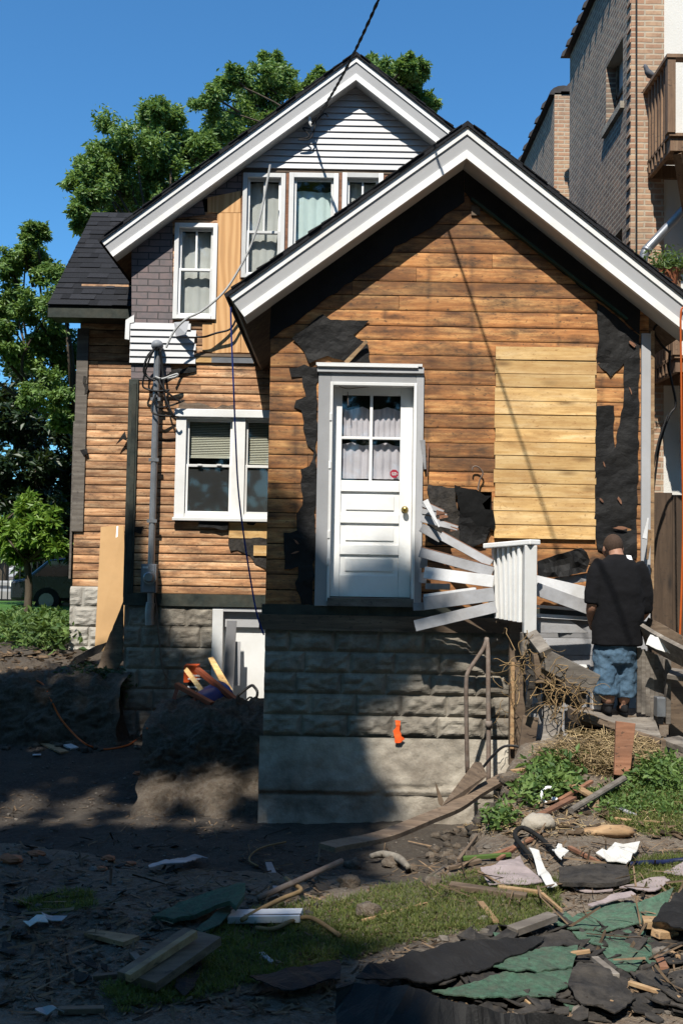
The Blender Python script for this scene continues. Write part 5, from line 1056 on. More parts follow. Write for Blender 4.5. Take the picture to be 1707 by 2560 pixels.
sheet([D9(*p, 8.98) for p in jag(pts, 3, 25, 5)], .03, .05, 9, 4, up=(0, -1, 0)).build('crumpled_felt', 'tar', smooth=False); tag(bpy.data.objects['crumpled_felt'], 'crumpled piece of black roofing felt lying over the boards left of the man', 'roofing felt')
slat((1352, 215), (1372, 100), 26, 9.05, 9.1, 'clap_white', 'splintered white strip peeling from the house corner trim', taper=.3, edge=False, group=None)
slat((1385, 165), (1368, 330), 24, 9.05, 9.05, 'splinter', 'raw tan sliver hanging at the house corner trim', taper=.4, edge=False, group=None)
# white balustrade remnant
q = D9(715, 740, 8.55); RL = thing('porch_railing', 'white wooden railing end with a thick post and six thin balusters', 'railing', q)
a, b, c, d = rect(z9(683, 252), z9(752, 738), 8.55); mb = MB(); mb.box(a, b, 8.51, 8.6, c, d); mb.build('post', 'clean', RL, bevel=.006)
t0, t1 = D9(486, 256, 8.98), D9(720, 236, 8.56); mb = MB(); mb.beam(t0, t1 + (t1 - t0).normalized() * .06, .13, .045, (0, 0, 1), .9); mb.build('top_rail', 'clean', RL, bevel=.008)
for k in range(6):
    t = (k + .25) / 6; xt = 512 + 172 * t; Yt = 8.95 - .38 * t; xb = 530 + 148 * t; mb = MB(); mb.beam(D9(xb, 655 + 26 * t, Yt), D9(xt, 268 - 12 * t, Yt), .034, .034, (.5, -1, 0), .9); mb.build('baluster', 'clean', RL, bevel=.003)
mb = MB(); mb.prism([D9(*p) for p in ((518, 262, 8.98), (690, 250, 8.63), (680, 672, 8.63), (535, 650, 8.98))], (.012, .03, 0), .55); mb.build('back_panel', 'clap', RL)
# posts and stringers of the ruined steps
def timber(p, q, w_, th, Y0, Y1, mat, name, label, cat, up=(0, -1, 0), group='timbers of the ruined steps', **k):
    mb = MB(); mb.beam(D9(*p, Y0), D9(*q, Y1), w_, th, up, **k); return tag(mb.build(name, mat, bevel=.004), label, cat, group)
timber((645, 1470), (648, 676), .14, .08, 8.95, 8.95, 'old_wood', 'support_post', 'dark weathered post under the white railing', 'post')
timber((618, 1380), (622, 900), .035, .03, 8.86, 8.86, 'splinter', 'batten', 'thin pale batten in front of the dark weathered post', 'batten')
timber((712, 735), (712, 860), .13, .1, 8.6, 8.6, 'grey_wood', 'post_stub', 'short grey post stub under the white railing post', 'post')
timber((728, 745), (808, 850), .10, .06, 8.5, 8.2, 'grey_wood', 'stringer', 'short grey weathered stringer end below the white post', 'stair board')
timber((800, 880), (1085, 1022), .07, .16, 8.25, 8.15, 'grey_wood', 'stringer', 'long weathered board sloping down toward the man', 'stair board', (0, 0, 1))
timber((778, 850), (792, 1010), .14, .10, 8.3, 8.3, 'old_wood', 'newel', 'dark rotten newel block wrapped in roots', 'post')
sheet([D9(*p, 8.3) for p in jag([(690, 950), (740, 930), (775, 1010), (790, 1180), (760, 1100), (735, 1090), (722, 1205), (690, 1190), (698, 1080), (712, 1010)], 2, 20, 6)], .006, .03, 8, 3, up=(0, -1, 0)).build('hanging_felt', 'tar2'); tag(bpy.data.objects['hanging_felt'], 'torn black felt strip hanging from the rotten newel', 'roofing felt')
def strip(pts, w_, th, wdir, name, mat, r=.6, n=5):
    c = curve(pts, n); wd = Vector(wdir).normalized(); vs, fs = [], []; m = len(c)
    for i, p in enumerate(c):
        d = (c[min(m - 1, i + 1)] - c[max(0, i - 1)]).normalized(); u = (wd - d * wd.dot(d)).normalized(); t = u.cross(d); ww = w_[0] + (w_[1] - w_[0]) * i / (m - 1) if isinstance(w_, tuple) else w_
        vs += [p + u * ww / 2 * a + t * th / 2 * b for a, b in ((-1, -1), (1, -1), (1, 1), (-1, 1))]
    for i in range(m - 1):
        for k in range(4): fs.append((4 * i + k, 4 * i + (k + 1) % 4, 4 * i + 4 + (k + 1) % 4, 4 * i + 4 + k))
    fs += [(3, 2, 1, 0), tuple(4 * m - 4 + k for k in range(4))]; mb = MB(); mb.add(vs, fs, r); return mb.build(name, mat, fix=True)
o = strip([D9(850, 1140, 8.25), D9(842, 1240, 8.2), D9(820, 1340, 8.1), D9(770, 1430, 8.0), D9(738, 1452, 7.95)], (.16, .07), .012, (1, 0, .25), 'bent_flashing', 'red_wood'); o.data.materials[0] = MAT['grey_wood']; tag(o, 'brown bent strip with a flaking white lower end among the roots', 'strip')
mb = MB(); mb.prism([D9(*p, 7.94) for p in jag([(738, 1448), (760, 1400), (800, 1385), (795, 1415), (770, 1440), (745, 1462)], 2, 12, 3)], (0, .008, 0)); mb.build('white_flake', 'white', o, fix=True)
mb = MB(); mb.prism([D9(*p, 8.05) for p in jag([(680, 1375), (725, 1370), (735, 1400), (720, 1425), (700, 1410)], 2, 12, 4)], (0, .006, 0)); tag(mb.build('paper_scrap', 'tag', fix=True), 'crumpled white scrap at the foot of the dark post', 'scrap')
timber((690, 1455), (722, 1200), .13, .03, 8.35, 8.4, 'old_wood', 'riser_board', 'dark brown board leaning behind the hanging felt', 'board')
timber((752, 1240), (765, 1130), .09, .015, 8.42, 8.42, 'clap', 'riser_board', 'small grey board behind the hanging felt', 'board')
# landing and the right-hand side of the steps
cs = [D9(985, 1163, 8.75), D9(1210, 1170, 8.85), D9(1400, 1185, 8.7), D9(1446, 1312, 8.15), D9(1210, 1262, 8.3), D9(988, 1186, 8.5)]
mb = MB(); mb.prism(cs, (0, 0, -.045), .9); tag(mb.build('landing', 'grey_wood', bevel=.004, fix=True), 'tilted weathered plank landing the man stands on', 'landing')
lz = min(c.z for c in cs[:3]) - .06
mb = MB(); mb.box(D9(985, 1200, 8.75).x, D9(1330, 1200, 9.0).x, 8.66, 9.15, lz - .05, lz + .045); tag(mb.build('step_platform', 'old_wood'), 'old wooden platform under the landing planks', 'platform')
timber((1432, 1325), (1432, 1400), .09, .09, 8.2, 8.2, 'old_wood', 'support_post', 'short post under the right corner of the landing', 'post')
timber((1000, 1190), (1440, 1340), .05, .03, 8.44, 8.12, 'old_wood', 'edge_board', 'dark edge board along the front of the tilted landing', 'board')
mb = MB(); mb.box(D9(930, 1200, 8.9).x, D9(1430, 1200, 8.9).x, 8.88, 8.92, -.35, lz - .06); tag(mb.build('shade_panel', 'black'), 'black panel put in as the shade under the landing', 'panel')  # solid black panel stands in for the shade below the landing
mb = MB()
for k in range(7):
    x0_, x1_ = 1312 + k * 24, 1312 + k * 24 + 23; yt = 830 + (x0_ - 1340) * .38; mb.prism([D9(x0_, 1178 + k * 9, 8.62), D9(x1_, 1178 + k * 9, 8.62), D9(x1_, yt, 8.62), D9(x0_, yt, 8.62)], (0, .025, 0))
tag(mb.build('stair_cheek', 'grey_wood', fix=True), 'grey vertical boards closing the side of the steps right of the man', 'panel')
timber((1479, 1240), (1483, 880), .04, .06, 8.55, 8.55, 'grey_wood', 'cheek_post', 'narrow post at the outer edge of the grey stair boards', 'post')
a, b, c, d = rect(z9(1412, 1090), z9(1462, 1200), 8.5); mb = MB(); mb.box(a, b, 8.45, 8.55, c, d); jb_ = tag(mb.build('junction_box', 'metal', bevel=.008), 'small grey metal box fixed to the stair boards', 'box'); mb = MB(); mb.box(a + .01, b - .02, 8.46, 8.54, c - .06, c - .001); mb.build('cable_entry', 'cable', jb_)
o = strip([D9(1350, 745, 8.6), D9(1440, 800, 8.45), D9(1568, 868, 8.25), D9(1700, 930, 8.1)], .24, .035, (.35, .6, -.72), 'handrail_board', 'grey_wood', .95); tag(o, 'broad weathered handrail board with peeling white paint, right of the man', 'board')
sheet([D9(*p, 8.36) for p in jag([(1385, 745), (1440, 765), (1500, 815), (1545, 830), (1568, 845), (1540, 862), (1450, 835), (1360, 800)], 3, 14, 8)], .004, .01, 8, 3, up=(0, -.7, .7), r=.9).build('peeling_paint', 'white', o)
o = strip([D9(1360, 680, 8.75), D9(1440, 720, 8.7), D9(1600, 812, 8.6)], .1, .03, (0, 0, 1), 'rail_board', 'old_wood'); tag(o, 'dark upper rail board beyond the weathered handrail', 'board')
timber((1490, 1330), (1640, 1385), .2, .05, 8.3, 8.0, 'grey_wood', 'stair_tread', 'grey tread of the lower steps at the right edge', 'stair board', (0, -.2, 1))
timber((1490, 960), (1640, 985), .22, .04, 8.5, 8.4, 'grey_wood', 'stair_tread', 'broken upper tread at the right edge under the handrail board', 'stair board', (0, -.2, 1))
mb = MB(); mb.box(D9(1490, 900, 8.95).x, 4.6, 8.94, 8.97, -.3, D9(1500, 880, 8.95).z); tag(mb.build('dark_boarding', 'old_wood'), 'dark boards behind the lower steps at the right edge', 'panel')
# white panel behind the man, with scrawled black mark
a, b, c, d = rect(z9(900, 912), z9(1048, 1020), 9.0); mb = MB(); mb.box(a, b, 8.99, 9.01, c, d, .9); wp = tag(mb.build('white_hatch', 'clean'), 'white hatch with a black scrawled mark behind the man', 'panel')
mb = MB()
for pts in (((1012, 935), (1038, 930), (1040, 942), (1016, 948), (1012, 935)), ((1018, 958), (1040, 965), (1020, 972), (1042, 978)), ((1040, 925), (1040, 960))): mb.tube([D9(*p, 8.985) for p in pts], .004, 5)
mb.build('scrawl', 'cable', wp)
timber((1090, 1158), (1094, 1045), .11, .08, 8.75, 8.75, 'clap_white', 'white_post', 'white painted post stub beside the man\'s left leg', 'post')
sheet([D9(*p, 8.42) for p in jag([(795, 930), (850, 945), (930, 1000), (1035, 1040), (1040, 1120), (985, 1165), (900, 1120), (890, 1190), (905, 1300), (850, 1330), (800, 1200), (785, 1000)], 5, 14, 8)], .06, .10, 7, 4, up=(0, -1, 0), r=.1).build('root_clump', 'dirt'); tag(bpy.data.objects['root_clump'], 'clump of dark earth and roots packed under the sloping stair board', 'root clump')
# pipe handrail
mb = MB(); mb.tube(curve([D9(480, 765, 8.85), D9(462, 820, 8.8), D9(420, 885, 8.75), D9(378, 950, 8.7), D9(366, 1010, 8.68), D9(366, 1200, 8.66), D9(372, 1515, 8.62)], 5), .019, 9); tag(mb.build('pipe_rail', 'rust', smooth=True), 'bent rusty pipe rail standing before the block foundation', 'pipe')
mb = MB(); mb.tube(curve([D9(478, 765, 8.84), D9(486, 850, 8.8), D9(487, 1000, 8.75), D9(489, 1300, 8.7), D9(488, 1570, 8.65)], 4), .021, 9); mb.tube([D9(489, 1225, 8.7), D9(489, 1262, 8.7)], .03, 9); tag(mb.build('pipe_rail', 'rust', smooth=True), 'straight rusty pipe with a coupling, joined to the bent one', 'pipe')
mb = MB(); mb.tube(curve([D9(460, 1480, 8.5), D9(520, 1410, 8.45), D9(580, 1365, 8.42), D9(660, 1370, 8.4), D9(690, 1400, 8.35), D9(700, 1425, 8.3)], 5), .012, 6); tag(mb.build('black_hose', 'cable'), 'thin black hose arching from the curved plank to the dark post', 'hose')
# roots and straw
rn = random.Random(21); mb = MB()
def curl(p, n, st, r, spread=(1, .5, 1), grav=-.1):
    p = Vector(p); d = Vector((rn.uniform(-1, 1) * spread[0], rn.uniform(-1, 1) * spread[1], rn.uniform(-1, 1) * spread[2])).normalized(); pts = [p]
    for _ in range(n): d = (d + Vector((rn.uniform(-.6, .6), rn.uniform(-.4, .4), rn.uniform(-.6, .6) + grav))).normalized(); p = p + d * st; pts.append(p)
    return curve(pts, 2)
for x, y, Y, k, n, st in ((690, 900, 8.45, 40, 7, .035), (660, 850, 8.4, 8, 8, .05), (850, 1020, 8.15, 45, 7, .035), (960, 1060, 8.1, 26, 8, .04), (960, 1160, 8.1, 14, 7, .04), (590, 1150, 8.9, 16, 6, .025), (850, 1100, 8.15, 20, 7, .035), (960, 1290, 8.3, 12, 8, .05), (560, 1020, 8.9, 6, 8, .03), (780, 960, 8.3, 20, 6, .035)):
    for _ in range(int(k * .6)): mb.tube(curl(D9(x + rn.uniform(-45, 45), y + rn.uniform(-45, 45), Y + rn.uniform(-.12, .1)), n, st, .004), rn.uniform(.0015, .0045), 4, cap=False)
struct(mb.build('roots', 'root'), 'stuff'); bpy.data.objects['roots']['label'] = 'tangle of dry tan roots hanging from the rotten steps'
def scatter(name, label, poly, n, size, mat, seed, aspect=.1, flat=True, lift=.01, up=0., droop=0.):
    P = Gv(inside(poly, n, seed)); rn_ = np.random.default_rng(seed); P[:, 2] += lift * rn_.random(len(P))
    if flat:
        n_ = len(P); a = rn_.random(n_) * 6.283; d = np.stack([np.cos(a), np.sin(a), rn_.normal(size=n_) * .25], 1); s = np.stack([-np.sin(a), np.cos(a), rn_.normal(size=n_) * .35], 1); L = (size * rn_.uniform(.4, 1.6, n_))[:, None]
        v = np.stack([P - d * L / 2 - s * L * aspect / 2, P + d * L / 2 - s * L * aspect / 2 * .6, P + d * L / 2 + s * L * aspect / 2 * .6, P - d * L / 2 + s * L * aspect / 2], 1).reshape(-1, 3); r_ = np.repeat(rn_.random(n_), 4)
    else: v, r_ = leaves(P, size, aspect, seed=seed, droop=droop, up=up)
    o = quads(name, v, r_, mat); o['kind'] = 'stuff'; o['label'] = label; o['category'] = name.replace('_', ' '); return o
A9 = lambda L: [z9(*p) for p in L]; A11 = lambda L: [z11(*p) for p in L]; A10 = lambda L: [z10(*p) for p in L]
scatter('straw', 'heap of dry tan straw and wood shavings under the landing', A9([(860, 1400), (960, 1360), (1080, 1360), (1430, 1400), (1440, 1520), (1250, 1560), (900, 1520), (700, 1480)]), 5000, .09, 'straw', 2, .05, True, .13)
scatter('straw', 'thin straw and chips spread over the dirt slope', A9([(500, 1480), (1000, 1560), (1568, 1600), (1568, 1880), (350, 1880), (340, 1700)]), 1800, .06, 'straw', 3, .07, True, .02)
# grass and weeds
scatter('grass', 'patch of short green grass between the sheets of roofing', A11([(0, 650), (180, 590), (430, 560), (640, 520), (1000, 590), (1010, 690), (800, 790), (560, 800), (300, 850), (60, 930), (0, 900)]), 15000, .038, 'grass', 4, .08, False, .0, 1.3)
scatter('grass', 'sunlit grass along the right side of the yard', A11([(1240, 480), (1568, 430), (1568, 620), (1400, 610), (1000, 600), (960, 560)]), 7000, .036, 'grass', 5, .09, False, .0, 1.3)
scatter('grass', 'shaded grass at the bottom of the yard', A10([(1000, 760), (1200, 700), (1568, 650), (1568, 960), (1150, 1050), (920, 1120), (560, 1180), (450, 1060), (800, 1020)]), 12000, .038, 'grass', 6, .09, False, .0, 1.3)
scatter('grass', 'dim grass left of the rolled green roofing', A10([(60, 680), (300, 610), (420, 620), (450, 690), (200, 730)]), 2500, .035, 'grass', 7, .09, False, .0, 1.3)
scatter('grass', 'low grass and clover on the sunny slope at the right', A9([(1060, 1650), (1250, 1600), (1568, 1570), (1568, 1870), (1400, 1880), (1150, 1800)]), 7000, .036, 'grass', 8, .16, False, .01, .9)
def weeds(name, label, poly, n, size, h, k, mat, seed, spread):
    P = Gv(inside(poly, n, seed)); o = plants(name, label, P, size, h, k, mat, seed, spread); o['kind'] = 'stuff'; o['label'] = label; o['category'] = 'weeds'
weeds('weeds', 'big-leaved green weeds at the foot of the straw heap', A9([(740, 1520), (830, 1490), (980, 1500), (1000, 1600), (960, 1680), (830, 1690), (660, 1720), (640, 1660), (720, 1600)]), 60, .065, .14, 22, 'weed_leaf', 9, .05)
weeds('weeds', 'green weeds along the right edge of the slope', A9([(1300, 1530), (1400, 1490), (1568, 1500), (1568, 1640), (1300, 1610)]), 80, .05, .13, 22, 'weed_leaf', 10, .05)
weeds('weeds', 'low weeds spread over the sunny slope', A9([(1000, 1640), (1300, 1590), (1568, 1620), (1568, 1760), (1150, 1760)]), 160, .035, .05, 16, 'weed_leaf', 11, .06)
weeds('weeds', 'small weed clump on the bare dirt edge', A9([(500, 1790), (600, 1770), (620, 1820), (520, 1850)]), 22, .05, .1, 18, 'weed_leaf', 12, .04)
weeds('ivy', 'dark ivy trailing over the cut earth wall at the left', [z7(*p) for p in ((300, 660), (500, 640), (720, 650), (720, 780), (600, 900), (400, 880), (280, 800))], 90, .08, .12, 20, 'ivy_leaf', 13, .1)
def crumbs(name, label, poly, n, smin, smax, mat, seed, lift=.03):
    P = Gv(inside(poly, n, seed)); rn = random.Random(seed); mb = MB()
    for p in P:
        s_ = rn.uniform(smin, smax); k = rn.randint(5, 8); tx, ty = rn.uniform(-.45, .45), rn.uniform(-.45, .45); pts = []
        for i in range(k):
            a = 6.283 * i / k + rn.uniform(-.4, .4); q = s_ * rn.uniform(.35, 1.1); x, y = math.cos(a) * q * 1.3, math.sin(a) * q; pts.append((p[0] + x, p[1] + y, p[2] + .012 + max(-.008, x * tx + y * ty) + rn.uniform(0, lift) * .3))
        mb.prism(pts, (0, 0, -.005), rn.random())
    o = mb.build(name, mat); o['kind'] = 'stuff'; o['label'] = label; o['category'] = name.replace('_', ' ')
crumbs('felt_crumbs', 'countless torn crumbs of black roofing felt around the green sheets', A11([(600, 800), (1000, 740), (1400, 700), (1568, 760), (1568, 1208), (760, 1208), (400, 1080)]), 260, .02, .085, 'tar2', 31)
crumbs('felt_crumbs', 'small green crumbs of roofing felt around the sheets', A11([(700, 820), (1100, 740), (1500, 760), (1568, 1100), (900, 1150)]), 45, .015, .05, 'green_felt', 32)
crumbs('felt_crumbs', 'dark scraps trampled into the dug earth', A10([(0, 350), (500, 400), (1100, 380), (1568, 420), (1568, 700), (900, 900), (0, 1200)]), 90, .01, .045, 'tar2', 33)
scatter('twigs', 'thin sticks and lath ends strewn across the rubbish at the right', A11([(100, 420), (560, 330), (900, 300), (1568, 430), (1568, 1150), (1000, 800), (200, 620)]), 170, .17, 'litter', 41, .06, True, .06)
scatter('twigs', 'thin sticks strewn across the dark yard at the left', A10([(300, 300), (1150, 250), (1568, 420), (1568, 700), (700, 1000), (0, 1150), (0, 500)]), 130, .15, 'litter', 42, .06, True, .05)
crumbs('bark_crumbs', 'broken bits of wood on the sunny dirt slope', A9([(500, 1500), (1000, 1620), (1250, 1800), (1568, 1820), (1568, 1885), (350, 1885)]), 160, .01, .05, 'litter', 34)
crumbs('bark_crumbs', 'broken bits of wood along the top of the cut bank', [z7(*p) for p in ((0, 510), (400, 510), (560, 600), (300, 660), (0, 680))], 160, .02, .07, 'litter', 35)
# small rubble
scatter('wood_chips', 'small splinters and wood chips strewn over the yard', A11([(0, 560), (400, 480), (1000, 380), (1568, 400), (1568, 1200), (0, 1200)]), 2200, .045, 'litter', 14, .16, True, .01)
scatter('wood_chips', 'bits of wood and rubbish strewn over the dug earth', A10([(0, 150), (700, 50), (1150, 250), (1568, 400), (1568, 1200), (0, 1200)]), 2200, .05, 'litter', 15, .2, True, .01)
P_ = np.concatenate([Gv(inside(A10([(0, 0), (1150, 0), (1200, 350), (1568, 450), (1568, 700), (0, 1200)]), 700, 16)), Gv(inside(A11([(0, 400), (560, 330), (900, 330), (1568, 700), (1568, 1200), (0, 1200)]), 500, 17)), Gv(inside(A9([(330, 1650), (700, 1500), (1100, 1850), (350, 1880)]), 300, 18))]); mb = MB(); rn = random.Random(5)
for p in P_: s_ = rn.uniform(.003, .012) * (2 if rn.random() < .08 else 1); mb.ball(p + np.array((0, 0, s_ * .3)), s_ * rn.uniform(.8, 1.5), s_, s_ * .7, 6, 4, rn.random(), .5)
o = mb
P2 = np.concatenate([Gv(inside([z7(*p) for p in ((820, 1150), (1000, 1180), (1450, 1180), (1440, 1330), (800, 1330))], 130, 51)), Gv(inside([z7(*p) for p in ((0, 960), (400, 960), (800, 960), (800, 1080), (0, 1080))], 90, 52)), Gv(inside(A11([(420, 330), (620, 330), (620, 480), (400, 480)]), 50, 53)), Gv(inside(A9([(330, 1650), (600, 1520), (700, 1600), (500, 1850), (340, 1860)]), 60, 54))]); mb = MB()
for p in P2: s_ = rn.uniform(.012, .05); mb.ball(p + np.array((0, 0, s_ * .3)), s_ * rn.uniform(.8, 1.4), s_, s_ * .7, 7, 5, rn.random() * .6, .8)
oc_ = mb.build('clods', 'dirt', smooth=True); oc_['kind'] = 'stuff'; oc_['label'] = 'loose clods of earth at the foot of the dug banks'; oc_['category'] = 'earth clods'; mb = o
o = mb.build('rubble', 'rubble'); o['kind'] = 'stuff'; o['label'] = 'small stones and crumbs of earth over the yard'; o['category'] = 'rubble'
# ------------------------------------------------------------------ the man on the landing (seen from behind, head bowed)
YH = 8.62
def Q(x, y, dy=0.0): p = D9(x, y, YH); return Vector((p.x, p.y + dy, p.z))
U = 1 / 2.2178 / F * YH
PN = thing('person', 'stocky man in a black oversized T-shirt and baggy jeans shorts, seen from behind, head bowed', 'person', Q(1190, 1165))
def remesh(o, vox, it=6, disp=None):
    m = o.modifiers.new('remesh', 'REMESH'); m.mode = 'VOXEL'; m.voxel_size = vox; m.use_smooth_shade = True
    s_ = o.modifiers.new('smooth', 'SMOOTH'); s_.iterations = it; s_.factor = .5
    if disp:
        t = bpy.data.textures.new(o.name + '_folds', 'CLOUDS'); t.noise_scale = disp[1]; t.noise_depth = 2
        d = o.modifiers.new('folds', 'DISPLACE'); d.texture = t; d.strength = disp[0]; d.mid_level = .5; d.texture_coords = 'LOCAL'
def limb(mb, pts, rs, n=14): mb.tube(curve(pts, 4), [rs[min(len(rs) - 1, i // 4)] + (rs[min(len(rs) - 1, i // 4 + 1)] - rs[min(len(rs) - 1, i // 4)]) * (i % 4) / 4 for i in range(4 * (len(pts) - 1) + 1)], n)
hc = Q(1200, 252, .12)
mb = MB()
mb.ball(hc, .080, .098, .100, 18, 12); mb.ball(hc + Vector((-.018, .035, -.045)), .066, .072, .075, 16, 10)      # skull, jaw
mb.ball(hc + Vector((-.035, .098, -.03)), .013, .022, .02, 8, 6); mb.ball(hc + Vector((-.030, .085, -.075)), .022, .02, .012, 8, 6)  # nose, mouth
for sx in (-.032, .02): mb.ball(hc + Vector((sx - .02, .082, -.005)), .016, .012, .011, 8, 6)
for sx, ry in ((-.079, -.005), (.080, .0)): mb.ball(hc + Vector((sx, .0, -.035)), .012, .022, .033, 10, 7)
limb(mb, [Q(1212, 345, .03), Q(1208, 310, .06), Q(1204, 270, .09)], [.075, .062, .062])
mb.ball(Q(1207, 318, .035), .075, .055, .04, 12, 8)
mb.rings([(Q(1195, 860, .03), .13, .09), (Q(1205, 700, .03), .15, .10), (Q(1212, 550, .03), .16, .10), (Q(1212, 420, .035), .165, .095), (Q(1210, 360, .035), .13, .075), (Q(1209, 330, .04), .07, .055)], 20)
limb(mb, [Q(1110, 375, .03), Q(1080, 470, .0), Q(1066, 572, .0), Q(1064, 615, .03), Q(1070, 655, .07), Q(1078, 690, .10)], [.07, .062, .052, .048, .038, .03])
limb(mb, [Q(1310, 385, .03), Q(1350, 480, .02), Q(1372, 590, .05), Q(1368, 630, .10), Q(1345, 680, .16), Q(1320, 705, .2)], [.07, .062, .05, .045, .036, .03])
for hx, hy, dy, s_ in ((1080, 700, .11, 1), (1316, 710, .21, -1)):   # palms, four bent fingers and a thumb
    mb.ball(Q(hx, hy, dy), .030, .042, .045, 12, 8)
    for k in range(4):
        b0 = Q(hx + s_ * 4, hy + 14, dy - .024 + .017 * k); L_ = (.062, .072, .068, .052)[k]
        limb(mb, [b0, b0 + Vector((s_ * .008, 0, -L_ * .5)), b0 + Vector((s_ * .03, .0, -L_ * .85)), b0 + Vector((s_ * .042, .0, -L_ * .72))], [.0095, .009, .008, .0065], 8)
    b0 = Q(hx + s_ * 10, hy - 6, dy + .03); limb(mb, [b0, b0 + Vector((s_ * .028, .012, -.02)), b0 + Vector((s_ * .04, .012, -.05))], [.012, .010, .008], 8)
limb(mb, [Q(1140, 850, .03), Q(1148, 960, .02), Q(1152, 1055, .02), Q(1152, 1095, .0), Q(1150, 1130, .02), Q(1150, 1160, .02)], [.09, .075, .058, .057, .045, .04])
limb(mb, [Q(1255, 850, .05), Q(1252, 960, .05), Q(1248, 1060, .06), Q(1247, 1100, .05), Q(1246, 1130, .06), Q(1246, 1165, .06)], [.09, .075, .056, .054, .044, .04])
bd = mb.build('body', 'skin', PN, smooth=True); remesh(bd, .0075, 3)
# cropped hair on the back and top of the skull
mb = MB(); vs, fs = [], []; n, m = 26, 12
for i in range(m + 1):
    t = math.pi * .66 * i / m
    for k in range(n):
        p = 2 * math.pi * k / n; front = max(0, math.sin(p)); tt = t * (1 - .42 * front) if True else t; side = abs(math.cos(p)); tt *= 1 - .12 * side * (1 - front)
        d = Vector((math.sin(tt) * math.cos(p), math.sin(tt) * math.sin(p), math.cos(tt))); vs.append(hc + Vector((d.x * .0835, d.y * .1015, d.z * .1035)))
for i in range(m):
    for k in range(n): fs.append((i * n + k, i * n + n + k, i * n + n + (k + 1) % n, i * n + (k + 1) % n))
mb.add(vs, fs, .8); mb.build('hair', 'hair', PN, smooth=True)
mb = MB()
mb.rings([(Q(1200, 806, .02), 141 * U, .135), (Q(1203, 790, .02), 139 * U, .135), (Q(1207, 700, .02), 139 * U, .135), (Q(1213, 600, .015), 136 * U, .135), (Q(1216, 500, .01), 131 * U, .135), (Q(1214, 425, .012), 128 * U, .125), (Q(1212, 372, .02), 118 * U, .108), (Q(1210, 335, .03), 92 * U, .09), (Q(1208, 312, .04), 62 * U, .07), (Q(1207, 300, .045), 48 * U, .06)], 28, p=2.3)
limb(mb, [Q(1128, 352, .03), Q(1090, 410, .015), Q(1076, 480, .0), Q(1066, 560, .0), Q(1064, 576, .0)], [.085, .08, .074, .07, .07], 16)
limb(mb, [Q(1300, 362, .03), Q(1338, 425, .025), Q(1356, 500, .03), Q(1366, 590, .05), Q(1368, 605, .06)], [.09, .084, .075, .068, .066], 16)
ts = mb.build('t_shirt', 'tee', PN, smooth=True); remesh(ts, .011, 5, (.026, .17))
mb = MB(); mb.rings([(Q(1195, 905, .04), .185, .13), (Q(1195, 850, .04), .19, .135), (Q(1198, 770, .04), .18, .13)], 24)
limb(mb, [Q(1150, 880, .04), Q(1146, 950, .035), Q(1144, 1020, .03), Q(1142, 1084, .02)], [.11, .112, .112, .112], 18); limb(mb, [Q(1250, 880, .05), Q(1255, 960, .06), Q(1258, 1030, .06), Q(1258, 1098, .055)], [.105, .102, .096, .092], 18)
so = mb.build('jeans_shorts', 'denim', PN, smooth=True); remesh(so, .010, 3, (.04, .07))
for x, y, dy in ((1151, 1120, .01), (1247, 1090, .055)):
    mb = MB(); limb(mb, [Q(x, y, dy), Q(x, (y + 1165) / 2, dy + .01), Q(x - 1, 1160, dy + .02)], [.058, .05, .046]); mb.build('sock', 'sock', PN, smooth=True)
    mb = MB(); bz = Q(x, 1158, dy); mb.rings([(bz + Vector((0, .05, -.035)), .038, .12), (bz + Vector((0, .05, -.01)), .04, .122), (bz + Vector((0, .03, .015)), .038, .09), (bz + Vector((0, .01, .035)), .034, .045)], 16); mb.build('shoe', 'sock', PN, smooth=True)
t0 = Q(1264, 315, -.022); mb = MB(); mb.prism([t0 + Vector((-.022, .01, .012)), t0 + Vector((.02, .012, .008)), t0 + Vector((.024, -.012, -.026)), t0 + Vector((-.018, -.012, -.022))], (0, .003, .003)); mb.build('neck_tag', 'tag', PN, fix=True)

# ------------------------------------------------------------------ things in the basement stairwell at the left
D7 = lambda x, y, Y: D(z7(x, y), Y)
WB = thing('wheelbarrow', 'tipped wheelbarrow with reddish wooden handles and dark green tray before the basement door', 'wheelbarrow', D7(1200, 880, 11.1))
for a, b in (((1105, 612, 11.3), (1445, 885, 10.85)), ((988, 697, 11.0), (1190, 808, 10.75))): mb = MB(); mb.beam(D7(*a), D7(*b), .075, .05, (0, 0, 1)); mb.build('handle', 'red_handle', WB, bevel=.006)
mb = MB(); mb.prism([D7(*p) for p in ((1228, 800, 10.9), (1275, 778, 11.2), (1432, 884, 11.1), (1352, 908, 10.8))], (0, .02, -.03)); mb.prism([D7(*p) for p in ((1110, 895, 10.7), (1150, 840, 10.75), (1195, 800, 10.9), (1240, 805, 10.9), (1352, 908, 10.8))], (0, .03, 0)); mb.build('tray', 'tray', WB, fix=True)
mb = MB(); mb.beam(D7(1083, 778, 10.8), D7(1112, 895, 10.7), .05, .04, (0, -1, 0)); mb.beam(D7(1000, 700, 11.0), D7(950, 860, 10.8), .04, .03, (0, -1, 0)); mb.build('leg', 'red_handle', WB)
mb = MB(); mb.prism([D7(1330, 880, 10.72), D7(1345, 873, 10.72), D7(1368, 905, 10.72), D7(1352, 908, 10.72)], (0, .01, 0)); mb.build('bracket', 'tag', WB, fix=True)
